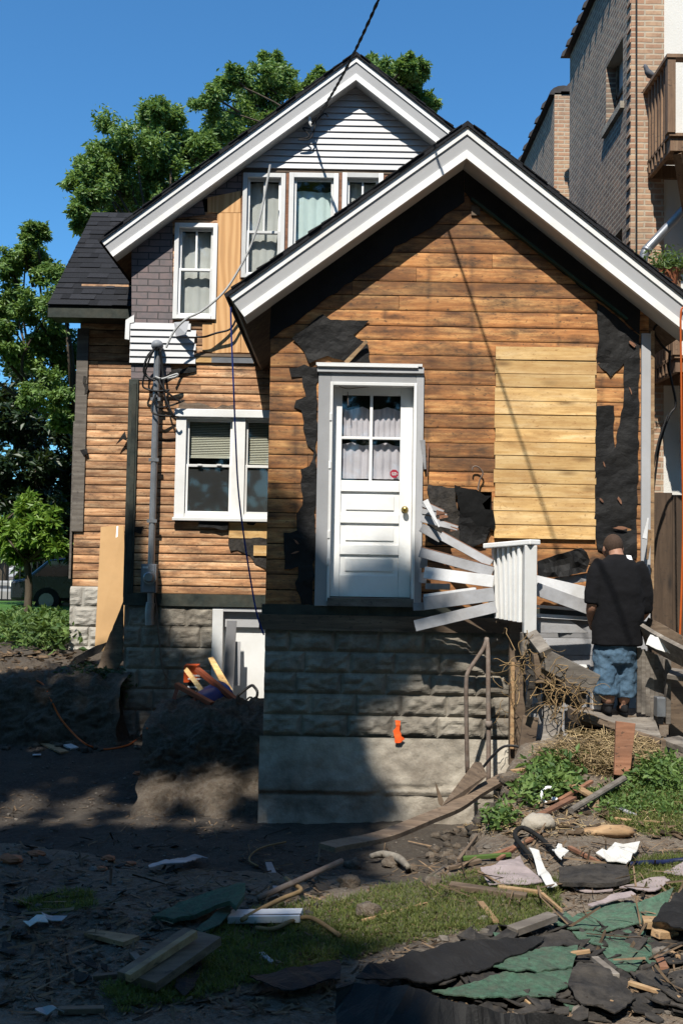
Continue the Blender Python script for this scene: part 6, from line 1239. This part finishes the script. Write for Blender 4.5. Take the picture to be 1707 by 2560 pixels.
bc = D7(1150, 815, 11.05); mb = MB(); ax = (D7(1240, 770, 11.3) - bc).normalized(); R3 = ax.to_track_quat('Z', 'X').to_matrix(); tmp = MB(); tmp.rings([(Vector((0, 0, -.02)), .15, .15), (Vector((0, 0, .0)), .165, .165), (Vector((0, 0, .2)), .18, .18), (Vector((0, 0, .36)), .19, .19), (Vector((0, 0, .38)), .2, .2), (Vector((0, 0, .40)), .17, .17)], 24)
mb.add([R3 @ Vector(p) + bc - ax * .1 for p in tmp.v], tmp.f, .8); tag(mb.build('plastic_barrel', 'blue', smooth=True), 'blue plastic barrel lying under the wheelbarrow handles', 'barrel')
HT = thing('hand_truck', 'black hand truck with bent tube handle leaning on the white basement door', 'hand truck', D7(1400, 870, 11.6))
mb = MB(); mb.tube(curve([D7(1318, 772, 11.7), D7(1350, 745, 11.7), D7(1405, 704, 11.7), D7(1425, 712, 11.65), D7(1442, 742, 11.6), D7(1430, 790, 11.6), D7(1408, 855, 11.6), D7(1360, 800, 11.6)], 4), .017, 8); mb.build('tube_handle', 'cable', HT)
mb = MB(); mb.tube(curve([D7(1325, 785, 11.65), D7(1360, 800, 11.6), D7(1400, 768, 11.6), D7(1420, 790, 11.6), D7(1395, 840, 11.6)], 4), .011, 7); mb.build('cross_brace', 'cable', HT)
mb = MB(); mb.tube([D7(1335, 800, 11.6), D7(1350, 800, 11.55)], .06, 14); mb.build('wheel', 'tyre', HT)
a, b, c, d = rect(z7(1030, 592), z7(1104, 700), 11.4); BXc = thing('carton', 'orange and black carton standing beside the wheelbarrow handles', 'box', (a, 11.4, c))
mb = MB(); mb.box(a, b, 11.4, 11.62, c - .05, d - .19); mb.build('lower_half', 'cable', BXc); mb = MB(); mb.box(a, b, 11.4, 11.62, d - .189, d); mb.build('upper_half', 'box_orange', BXc)
mb = MB()
for k, (zz, h_, x_) in enumerate(((d - .12, .02, .14), (d - .155, .014, .18), (d - .25, .02, .2), (d - .30, .018, .1), (d - .34, .014, .16))):
    x = a + .05
    while x < a + .05 + x_: l_ = R.uniform(.008, .02); mb.box(x, x + l_, 11.392, 11.397, zz, zz + h_); x += l_ + .006
mb.build('print', 'tag', BXc)
mb = MB(); mb.beam(D7(1042, 612, 11.3), D7(1188, 806, 10.95), .05, .025, (0, -1, 0)); tag(mb.build('wood_stick', 'new_wood'), 'tan stick leaning across the orange carton', 'stick')
mb = MB(); mb.beam(D7(1180, 548, 11.6), D7(1282, 735, 11.3), .06, .02, (.6, -1, 0), taper=1.5); tag(mb.build('wood_stick', 'new_wood'), 'tan lath leaning against the basement door jamb', 'stick')
xs0, xs1 = D7(1253, 550, 11.9).x, D7(1310, 550, 11.9).x; zb_, zt_ = D7(1280, 760, 11.9).z, D7(1280, 340, 12.05).z; mb = MB(); nn = 12
vs = []; 
for i in range(nn * 2 + 1):
    x = xs0 + (xs1 - xs0) * i / (nn * 2); vs.append((x, -.016 * (i % 2)))
mb.add([(x, 11.9 + y, zb_) for x, y in vs] + [(x + .01, 12.05 + y, zt_) for x, y in vs], [(i, i + 1, i + nn * 2 + 2, i + nn * 2 + 1) for i in range(nn * 2)], .8); mb.box(xs0, xs1 + .06, 12.07, 12.08, zb_ + .1, zt_ - .25, .8)
tag(mb.build('fluted_panel', 'siding'), 'pale fluted shutter panel leaning beside the basement door', 'panel')
P7 = lambda pts, Y: [D7(*p, Y) for p in pts]
a_, b_ = D7(566, 1270, 13.55), None
mb = MB(); mb.prism([D(z4(*p), y) for p, y in (((566, 1270), 13.6), ((695, 1262), 13.6), ((702, 1600), 13.3), ((690, 1990), 12.95), ((532, 1960), 12.95))], (0, .02, 0)); pb = tag(mb.build('fibre_board_sheet', 'board', fix=True), 'tall tan sheet of board leaning against the left wing', 'board')
mb = MB(); mb.prism([D(z4(*p), y) for p, y in (((655, 1266), 13.59), ((664, 1266), 13.59), ((655, 1395), 13.48), ((645, 1395), 13.48))], (0, .004, 0)); mb.build('scrape_mark', 'white', pb, fix=True)
for pts, Y0, lab, mt in ((((692, 232), (690, 560), (640, 640), (532, 652), (590, 480)), 12.35, 'dark rough board leaning at the corner of the main foundation', 'old_wood'), (((362, 622), (420, 545), (545, 478), (600, 460), (560, 520), (450, 570), (395, 620)), 12.5, 'dark curled felt scrap on the bank beside the leaning board', 'tar2')):
    sheet([D7(*p, Y0) for p in jag(pts, 2, 24, 3)], .025, .02, 5, 3, up=(0, -1, 0)).build('leaning_board' if mt == 'old_wood' else 'felt_scrap', mt); tag(bpy.data.objects['leaning_board' if mt == 'old_wood' else 'felt_scrap'], lab, 'board' if mt == 'old_wood' else 'roofing felt')
oc = [D7(*p) for p in ((0, 690, 12), (130, 668, 11.9), (235, 690, 11.7), (290, 790, 11.5), (340, 885, 11.4), (420, 980, 11.2), (480, 1030, 11.0))] + [G(z7(*p), .012) for p in ((530, 1050), (600, 1060), (720, 1035), (790, 985))] + [D7(825, 942, 10.0)]
mb = MB(); mb.tube(curve(oc, 5), .010, 6); tag(mb.build('extension_cord', 'orange_cord'), 'orange-brown cord draped over the cut earth bank at the left', 'cord')
sheet([D7(*p, 11.75) for p in jag([(5, 740), (60, 668), (200, 680), (262, 730), (170, 748), (140, 700), (60, 715)], 2, 24, 4)], .01, .03, 6, 3, up=(0, -.5, .8)).build('sheet_scrap', 'pink_felt'); tag(bpy.data.objects['sheet_scrap'], 'pale scrap of sheeting hanging over the cut bank', 'scrap')

# ------------------------------------------------------------------ debris on the ground
def gp(zfn, x, y, h=0.0): return G(zfn(x, y), h)
def stick(zfn, p, q, w_, th, mat, name, label, cat='stick', h0=.015, h1=.015, group='sticks and boards on the ground', up=(0, 0, 1), **k):
    a, b = gp(zfn, *p, h0), gp(zfn, *q, h1); mb = MB(); n = k.pop('n', 4); mb.beam(a, b, w_, th, up, n=n, **k); return tag(mb.build(name, mat, bevel=min(.002, th * .2)), label, cat, group)
def ground_sheet(zfn, pts, mat, name, label, cat, th=.005, wob=.02, freq=9, amp=5, step=30, seed=1, h=.02, hs=None, curl=None, group=None, r=.6):
    p2 = jag(jag(pts, amp * 1.8, 45, seed), amp * .8, 14, seed + 50) if amp > 2.5 else jag(pts, amp, step, seed); P = []; amp = 0; wob *= .6
    for x, y in p2:
        hh = h if not hs else max(.006, hs(x, y)); P.append(gp(zfn, x, y, hh))
    o = sheet(P, th, wob, freq, 4, up=(0, 0, 1), curl=curl, r=r).build(name, mat); return tag(o, label, cat, group)
# long curved plank over the edge of the dug hole
c = [D(z11(*p), Y) for p, Y in (((-60, 402), 5.5), ((0, 388), 5.6), ((200, 348), 5.9), ((400, 268), 6.4), ((520, 218), 6.8), ((620, 152), 7.3), ((752, 78), 7.9))]
o = strip(c, .11, .028, (.75, -.55, -.06), 'curved_plank', 'old_wood', .9, 6); tag(o, 'long bent plank bridging the edge of the dug hole', 'plank')
mb = MB(); mb.prism([D(z11(*p), Y) for p, Y in (((455, 225), 6.75), ((610, 18), 7.6), ((640, 20), 7.7), ((668, 78), 7.5), ((520, 214), 6.95))], (.01, .03, .01), .5); tag(mb.build('broad_board', 'old_wood', fix=True), 'broad dark board standing on the bent plank', 'board')
mb = MB(); mb.prism([D(z11(*p), 6.9) for p in ((434, 98), (440, 110), (474, 190), (462, 212), (450, 200))], (0, .02, 0)); tag(mb.build('iron_spike', 'old_wood', fix=True), 'dark pointed splinter standing up behind the bent plank', 'splinter')
timber((1225, 1528), (1247, 1232), .115, .03, 7.35, 7.4, 'red_wood', 'wood_stake', 'reddish flat board standing upright in the straw', 'stake', taper=1.25, group=None)
mb = MB(); mb.tube([gp(z9, 945, 1722, .04), gp(z9, 1090, 1634, .07), gp(z9, 1238, 1545, .09)], [.021, .023, .024], 10); tag(mb.build('wooden_pole', 'grey_wood', smooth=False), 'round grey pole lying on the sunny weeds', 'pole')
stick(z9, (1120, 1668), (1300, 1748), .03, .015, 'clap', 'lath', 'thin grey lath below the round pole')
stick(z9, (1188, 1766), (1280, 1778), .035, .015, 'splinter', 'lath', 'short pale lath at the bottom of the sunny weeds'); stick(z9, (1330, 1780), (1475, 1790), .022, .012, 'splinter', 'lath', 'pale thin lath right of the short one')
stick(z9, (868, 1528), (1062, 1642), .06, .02, 'splinter', 'lath', 'orange-brown lath lying in the big-leaved weeds', h0=.1, h1=.05)
stick(z9, (690, 1790), (960, 1650), .045, .02, 'red_wood', 'lath', 'reddish lath rising to the right on the bare dirt slope', h0=.02, h1=.06); stick(z9, (880, 1665), (1060, 1560), .03, .02, 'red_wood', 'lath', 'dark red stick crossing under the round pole', h0=.04, h1=.08)
stick(z9, (610, 1500), (770, 1485), .03, .015, 'splinter', 'lath', 'pale stick lying on top of the dirt bank'); stick(z9, (500, 1590), (670, 1545), .045, .02, 'splinter', 'lath', 'tan stick sloping down the dirt bank')
wc = gp(z9, 828, 1640, .05); mb = MB(); mb.tube([wc + Vector((.055 * math.cos(a), .03 * math.sin(a), .05 * math.sin(a))) for a in np.linspace(1.1, 4.4, 12)], .011, 7); tag(mb.build('plastic_ring', 'clean', smooth=True), 'broken white plastic ring in the weeds', 'ring')
mb = MB(); mb.ball(gp(z9, 855, 1662, .03), .025, .02, .018, 8, 6, .8, .5); tag(mb.build('plastic_bit', 'clean'), 'small white lump beside the broken ring', 'scrap')
pf = gp(z9, 441, 1674, .05); v, r_ = leaves(np.array(pf) + np.random.default_rng(1).normal(size=(40, 3)) * .012, .03, .6, seed=2, up=.6); fl = tag(quads('pink_flower', v, r_, 'pink'), 'small bright pink flower on the dirt bank', 'flower'); mb = MB(); mb.tube([pf - Vector((0, 0, .05)), pf], .003, 5); mb.build('stem', 'weed_leaf', fl)
mb = MB(); mb.ball(gp(z9, 762, 1792, .03), .10, .07, .055, 14, 9, .8, .5); tag(mb.build('field_stone', 'cement', smooth=True), 'pale rounded stone between the weeds and the sheets', 'stone')
mb = MB(); mb.ball(gp(z9, 1165, 1835, .03), .16, .05, .035, 14, 8, .8, .4); tag(mb.build('wood_chunk', 'splinter', smooth=True), 'long tan wood chunk at the foot of the weeds', 'wood')
mb = MB(); mb.tube(curve([gp(z11, *p, h) for p, h in (((880, 450), .03), (((800, 350)), .06), ((830, 310), .07), ((900, 345), .05), ((960, 400), .03), ((1000, 440), .03))], 6), .014, 8); tag(mb.build('black_hose', 'tyre', smooth=True), 'thick black hose loop lying above the pink roofing sheet', 'hose')
mb = MB(); mb.tube(curve([gp(z11, *p, .02) for p in ((1318, 478), (1400, 470), (1480, 468), (1540, 460), (1640, 455))], 4), .014, 7); tag(mb.build('blue_hose', 'hose', smooth=True), 'dark blue hose at the right edge of the grass', 'hose')
ground_sheet(z11, [(640, 492), (730, 465), (822, 440), (842, 482), (900, 520), (952, 552), (800, 562), (680, 572), (655, 525)], 'pink_felt', 'pink_roofing_sheet', 'pinkish grey roofing sheet left of the white bent strip', 'roofing sheet', seed=2, amp=3, h=.03)
ground_sheet(z11, [(862, 402), (908, 412), (925, 470), (960, 530), (992, 575), (950, 580), (905, 515), (885, 445)], 'paper', 'metal_strip', 'bent white metal strip between pink and black roofing sheets', 'strip', seed=3, amp=1, h=.05, wob=.03)
ground_sheet(z11, [(1000, 488), (1150, 476), (1312, 476), (1325, 540), (1262, 562), (1120, 562), (998, 560)], 'tar2', 'roofing_slab', 'dark slab of roofing felt lying flat in the grass', 'roofing sheet', th=.02, seed=4, amp=2, h=.055, wob=.012)
ground_sheet(z11, [(1168, 425), (1255, 385), (1370, 380), (1345, 425), (1308, 472), (1220, 474), (1210, 450)], 'paper', 'paper_sheet', 'large crumpled white sheet on the sunny dirt', 'paper', seed=5, amp=2, h=.06, wob=.06, freq=14)
ground_sheet(z11, [(968, 402), (1010, 385), (1020, 410), (1045, 420), (1020, 430), (1012, 455), (985, 425)], 'paper', 'paper_scrap', 'small crumpled white scrap left of the large white sheet', 'paper', seed=6, amp=3, step=14, h=.05, wob=.04, freq=18)
ground_sheet(z11, [(1018, 572), (1130, 566), (1252, 570), (1245, 596), (1160, 598), (1080, 592)], 'pink_felt', 'pink_roofing_strip', 'narrow pink roofing strip along the edge of the dark slab', 'roofing sheet', seed=7, amp=2, h=.02)
ground_sheet(z11, [(1275, 582), (1380, 548), (1482, 530), (1507, 550), (1440, 592), (1350, 590)], 'pink_felt', 'pink_roofing_sheet', 'pointed pink roofing piece above the bright green sheet', 'roofing sheet', seed=8, amp=2, h=.03)
ground_sheet(z11, [(1475, 510), (1568, 468), (1640, 470), (1640, 525), (1540, 525)], 'pink_felt', 'pink_roofing_sheet', 'pink roofing piece at the right edge beside the blue hose', 'roofing sheet', seed=9, amp=2, h=.02)
ground_sheet(z11, [(968, 736), (1030, 690), (1062, 722), (1110, 690), (1240, 632), (1300, 650), (1352, 660), (1440, 625), (1524, 588), (1500, 640), (1470, 690), (1420, 732), (1345, 745), (1302, 766), (1222, 770), (1060, 778)], 'green_felt', 'green_roofing_sheet', 'brightest green roofing sheet, curled up at its right end', 'roofing sheet', seed=10, amp=2.5, hs=lambda x, y: .03 + .10 * max(0, (x - 1250) / 280) * max(0, (760 - y) / 160), wob=.025, h=.03, r=1)
ground_sheet(z11, [(1060, 785), (1190, 790), (1310, 800), (1402, 762), (1378, 830), (1420, 850), (1432, 905), (1385, 910), (1350, 962), (1272, 952), (1222, 920), (1190, 845), (1100, 820)], 'green_felt', 'green_roofing_sheet', 'torn green roofing sheet just below the brightest one', 'roofing sheet', seed=11, amp=4, h=.03, wob=.03, r=.7)
ground_sheet(z11, [(690, 942), (800, 890), (890, 862), (965, 850), (1085, 850), (1062, 940), (900, 958), (770, 968)], 'green_felt', 'green_roofing_sheet', 'dull green roofing sheet above the long torn edge', 'roofing sheet', seed=12, amp=4, h=.05, wob=.03, r=.5)
ground_sheet(z11, [(420, 1050), (600, 1012), (770, 972), (950, 960), (1058, 948), (1040, 1040), (990, 1058), (985, 1100), (900, 1085), (830, 1076), (760, 1102), (600, 1085)], 'green_felt', 'green_roofing_sheet', 'largest dull green roofing sheet beside the big black roll', 'roofing sheet', seed=13, amp=4, h=.04, wob=.03, r=.35)
ground_sheet(z11, [(70, 985), (160, 930), (330, 880), (520, 832), (750, 815), (932, 812), (880, 852), (690, 942), (520, 985), (400, 1022)], 'tar', 'felt_sheet', 'long black felt sheet lying over the shaded grass', 'roofing felt', seed=14, amp=4, h=.06, wob=.03)
ground_sheet(z11, [(930, 810), (1010, 775), (1060, 790), (1100, 830), (1080, 852), (960, 850), (885, 862)], 'tar2', 'felt_scrap', 'grey-black felt scrap beside the green sheets', 'roofing felt', seed=15, amp=4, h=.04, wob=.03)
ground_sheet(z11, [(1040, 1030), (1082, 930), (1222, 922), (1240, 985), (1305, 1030), (1352, 1088), (1255, 1150), (1110, 1112)], 'tar2', 'felt_sheet', 'broken grey-black felt sheet right of the green sheets', 'roofing felt', seed=16, amp=6, h=.05, wob=.035)
ground_sheet(z11, [(1345, 985), (1420, 960), (1515, 1030), (1480, 1042), (1380, 1015)], 'tar2', 'felt_scrap', 'small felt scrap near the right edge of the yard', 'roofing felt', seed=17, amp=3, h=.03, wob=.03)
ground_sheet(z11, [(1425, 722), (1510, 640), (1568, 585), (1660, 580), (1660, 790), (1568, 782), (1480, 735)], 'tar', 'felt_sheet', 'black felt sheet tilted up at the right edge', 'roofing felt', seed=18, amp=4, h=.1, wob=.05)
ground_sheet(z11, [(1130, 660), (1230, 620), (1330, 595), (1352, 606), (1300, 630), (1240, 640), (1150, 672)], 'pink_felt', 'pink_roofing_strip', 'thin pink strip just above the brightest green sheet', 'roofing sheet', seed=19, amp=2, h=.06)
ground_sheet(z11, [(1020, 1115), (1060, 1108), (1100, 1135), (1050, 1145)], 'green_felt', 'green_roofing_scrap', 'small green roofing scrap at the lower edge of the felt', 'roofing sheet', seed=20, amp=3, step=14, h=.02)
ground_sheet(z11, [(-20, 1000), (140, 1010), (380, 1062), (700, 1140), (1030, 1170), (1200, 1205), (1150, 1290), (-20, 1290)], 'tar', 'felt_sheet', 'black felt sheet spread below the roll at the bottom edge', 'roofing felt', seed=21, amp=4, hs=lambda x, y: .03 + .09 * max(0, 1 - max(0, y - 1040 - x * .12) / 70), wob=.05, freq=5)
for k, (p, q, w_, th, mt, lab) in enumerate((((1382, 742), (1600, 752), .07, .035, 'splinter', 'thick split tan board by the black tilted felt'), ((1440, 795), (1532, 800), .05, .03, 'splinter', 'short split chunk under the thick tan board'), ((1050, 886), (1142, 874), .02, .015, 'splinter', 'pale stick lying across the dull green sheet'), ((1163, 908), (1262, 988), .03, .018, 'grey_wood', 'grey-brown lath on the broken felt sheet'), ((1320, 1018), (1552, 1092), .022, .015, 'splinter', 'longest thin tan stick near the lower right'), ((1240, 1106), (1296, 1066), .014, .01, 'splinter', 'tiny pale stick on the broken felt'), ((500, 572), (852, 624), .06, .025, 'old_wood', 'brown board lying across the grass patch'), ((720, 582), (905, 606), .03, .02, 'splinter', 'light split stick beside the brown board in the grass'), ((905, 598), (1012, 690), .02, .015, 'splinter', 'thin lath pointing at the brightest green sheet'), ((1048, 400), (1188, 472), .025, .02, 'red_wood', 'reddish lath below the small white scrap'), ((640, 650), (712, 740), .03, .012, 'splinter', 'pale sliver lying in the sunlit grass'), ((100, 735), (398, 655), .012, .012, 'splinter', 'long thin twig over the shaded grass'), ((540, 460), (625, 348), .02, .02, 'old_wood', 'dark stick leaning by the hole under the bent plank'), ((560, 450), (780, 432), .03, .02, 'weed_leaf', 'green stalk lying above the pink sheet'), ((690, 440), (880, 362), .03, .015, 'red_wood', 'rusty lath above the pink sheet'), ((720, 455), (905, 335), .02, .015, 'red_wood', 'second rusty lath crossing the first'), ((785, 782), (972, 716), .06, .03, 'grey_wood', 'grey-brown board at the left tip of the brightest green sheet'), ((1450, 900), (1480, 955), .04, .02, 'red_wood', 'short reddish chip below the tilted felt'), ((1500, 870), (1545, 900), .02, .012, 'splinter', 'short pale stick at the right edge'), ((830, 1080), (872, 1118), .018, .012, 'splinter', 'small tan stick between green sheet and roll'), ((640, 460), (500, 495), .03, .02, 'old_wood', 'brown lath in front of the dug hole'), ((690, 850), (930, 820), .03, .015, 'splinter', 'thin tan lath at the edge of the long black felt'))):
    stick(z11, p, q, w_, th, mt, 'wood_stick', lab, h0=.05 if k in (0, 1, 2, 3, 5, 16) else .02, h1=.06 if k in (0, 2, 3, 16, 12) else .02, taper=R.uniform(.5, 1))
for k, (x, y, s_) in enumerate(((490, 440, .05), (240, 470, .07), (60, 480, .06), (330, 500, .05), (420, 560, .04), (40, 560, .05), (130, 690, .05), (1460, 880, .03), (660, 850, .02), (980, 915, .03), (1275, 1125, .02), (1085, 1150, .025))):
    mb = MB(); mb.ball(gp(z11, x, y, s_ * .4), s_ * 1.2, s_ * .9, s_ * .75, 10, 7, .6, .6); tag(mb.build('earth_clod', 'rubble' if k > 6 else 'dirt', smooth=True), ('clod of earth right of the dug hole', 'biggest clod before the dug hole', 'clod at the left end of the bent plank', 'flat clod below the dug hole', 'clod at the top of the grass patch', 'clod left of the grass patch', 'small clod in the shaded debris', 'pale stone under the tilted black felt', 'tiny stone on the long black felt', 'pale stone on the dull green sheet', 'small stone on the broken felt sheet', 'stone at the edge of the felt roll')[k], 'stone')
c = [gp(z11, *p, .06) for p in ((140, 440), (200, 432), (270, 452), (310, 490))]; mb = MB(); mb.tube(curve(c, 5), [.02 + .014 * math.sin(i / 15 * 3.1) for i in range(16)], 8); tag(mb.build('bent_pipe', 'block', smooth=True), 'short bent grey pipe half buried before the dug hole', 'pipe')
# left-hand foreground, in the shade
o = stick(z10, (1060, 722), (1390, 716), .10, .03, 'clap_white', 'trim_board', 'short white grooved trim board on the shaded ground', 'board', .03, .03, None); o2 = MB(); a, b = gp(z10, 1062, 722, .047), gp(z10, 1388, 716, .047); o2.beam(a + Vector((0, .012, 0)), b + Vector((0, .012, 0)), .008, .004, (0, 0, 1)); o2.build('groove', 'cable', o)
stick(z10, (630, 1022), (935, 812), .19, .035, 'old_wood', 'broad_board', 'broad brown board lying at a slant in the dark foreground', 'board', .03, .1, None)
stick(z10, (590, 1005), (900, 800), .03, .03, 'splinter', 'lath', 'pale lath along the upper edge of the broad brown board', h0=.05, h1=.13)
stick(z10, (408, 797), (608, 836), .05, .02, 'splinter', 'lath', 'tan lath alone on the dark ground', taper=1.8); stick(z10, (1238, 475), (1285, 600), .05, .015, 'clap', 'lath', 'grey lath crossing the iron pipe', h0=.05)
stick(z10, (270, 1155), (480, 1150), .03, .02, 'old_wood', 'lath', 'dark lath near the bottom left edge'); stick(z10, (610, 890), (665, 945), .03, .012, 'grey_wood', 'lath', 'small grey lath above the broad brown board'); stick(z10, (430, 1000), (600, 985), .025, .015, 'old_wood', 'lath', 'thin dark lath touching the broad brown board'); stick(z10, (1205, 890), (1255, 935), .02, .01, 'clap', 'lath', 'tiny pale lath in the shaded grass')
mb = MB(); mb.tube([gp(z10, 1190, 638, .03), gp(z10, 1400, 545, .08), gp(z10, 1575, 466, .10)], .015, 8); tag(mb.build('iron_pipe', 'rust', smooth=True), 'thin iron pipe lying at a slant in the shade', 'pipe')
mb = MB(); mb.tube(curve([gp(z10, *p, .05) for p in ((1115, 738), (1200, 690), (1300, 640), (1388, 602), (1350, 570), (1318, 545))], 4), .011, 6); tag(mb.build('branch', 'root', smooth=True), 'bent branch lying over the white trim board', 'branch')
mb = MB(); mb.tube(curve([gp(z10, *p, .03) for p in ((1180, 775), (1260, 780), (1340, 745), (1410, 725), (1470, 745), (1568, 812))], 4), .010, 6); tag(mb.build('branch', 'root', smooth=True), 'long thin branch on the shaded grass below the trim board', 'branch')
mb = MB(); mb.tube(curve([gp(z10, *p, .03) for p in ((1190, 490), (1150, 465), (1165, 430), (1220, 400), (1320, 378))], 4), .008, 6); tag(mb.build('branch', 'root', smooth=True), 'curled twig near the foundation corner', 'branch')
ground_sheet(z10, [(685, 484), (760, 462), (840, 452), (900, 436), (962, 452), (930, 450), (850, 470), (690, 492)], 'clap', 'metal_strip', 'bent pale strip on the dark dug earth', 'strip', amp=1, h=.05, wob=.02)
o = ground_sheet(z10, [(700, 715), (800, 672), (920, 625), (1050, 575), (1100, 556), (1132, 575), (1128, 625), (1090, 668), (1060, 655), (1000, 672), (900, 715), (800, 735)], 'green_felt', 'rolled_green_felt', 'dark green roofing felt folded over on the shaded ground', 'roofing felt', th=.02, seed=22, amp=2, hs=lambda x, y: .04 + .10 * max(0, (x - 900) / 230), wob=.02, r=.2)
ground_sheet(z10, [(905, 780), (1010, 690), (1060, 665), (1065, 700), (1010, 760), (930, 790)], 'green_felt', 'green_felt_flap', 'hanging flap under the folded green felt', 'roofing felt', seed=23, amp=2, h=.05, r=.1)
ground_sheet(z10, [(805, 1040), (830, 960), (880, 900), (935, 895), (930, 960), (900, 1040), (850, 1090)], 'tar', 'felt_scrap', 'black felt tongue under the end of the broad brown board', 'roofing felt', seed=24, amp=3, h=.03)
ground_sheet(z10, [(1150, 1000), (1350, 950), (1568, 920), (1568, 1010), (1300, 1060)], 'tar', 'felt_scrap', 'flat black felt piece in the shaded grass', 'roofing felt', seed=25, amp=3, h=.05)
for k, (x, y, w_, lab) in enumerate(((158, 755, .05, 'white crumpled scrap alone at the left of the dark ground'), (250, 738, .05, 'greyish scrap right of the white one'), (1130, 700, .04, 'tiny grey scrap by the green flap'), (230, 1172, .05, 'pale scrap at the bottom left'))):
    p = gp(z10, x, y, .02); sheet([p + Vector((math.cos(a) * w_ * R.uniform(.6, 1.3), math.sin(a) * w_ * R.uniform(.6, 1.2), R.uniform(0, .03))) for a in np.linspace(0, 6.28, 9)[:-1]], .003, .03, 20, 2, up=(0, 0, 1)).build('paper_scrap', 'paper' if k == 0 else 'clap'); 
    tag([o for o in COL.objects if o.name.startswith('paper_scrap') and 'label' not in o][-1], lab, 'paper')
tc_ = gp(z10, 962, 214, .02); mb = MB(); mb.tube([tc_ + Vector((.085 * math.cos(a), .03, .05 + .06 * math.sin(a))) for a in np.linspace(3.3, 6.2, 10)], .014, 6); tag(mb.build('tile_shard', 'terracotta'), 'curved orange tile shard on the sunlit dug earth', 'tile')
for k, (x, y, w_, lab) in enumerate(((50, 460, .07, 'reddish brick bit at the left edge of the dug earth'), (170, 432, .05, 'reddish brick bit right of the edge one'), (500, 455, .045, 'reddish brick bit below the dark heap'), (600, 480, .04, 'reddish brick bit by the bent pale strip'), (640, 62, .06, 'brick bit below the earth block'), (470, 505, .04, 'small brick bit on the dark heap edge'))):
    mb = MB(); mb.ball(gp(z10, x, y, .01), w_, w_ * .6, w_ * .4, 9, 6, .6, .5); tag(mb.build('brick_bit', 'terracotta'), lab, 'brick')
stick(z7, (213, 1008), (362, 1078), .10, .02, 'splinter', 'plank', 'pale plank on the floor of the dug pit', 'plank', group=None); stick(z7, (378, 1035), (420, 1055), .1, .02, 'clap_white', 'board_end', 'small white board end on the pit floor', 'board', group=None)
stick(z7, (185, 1092), (232, 1090), .06, .01, 'clap_white', 'lath', 'tiny white lath on the pit floor')
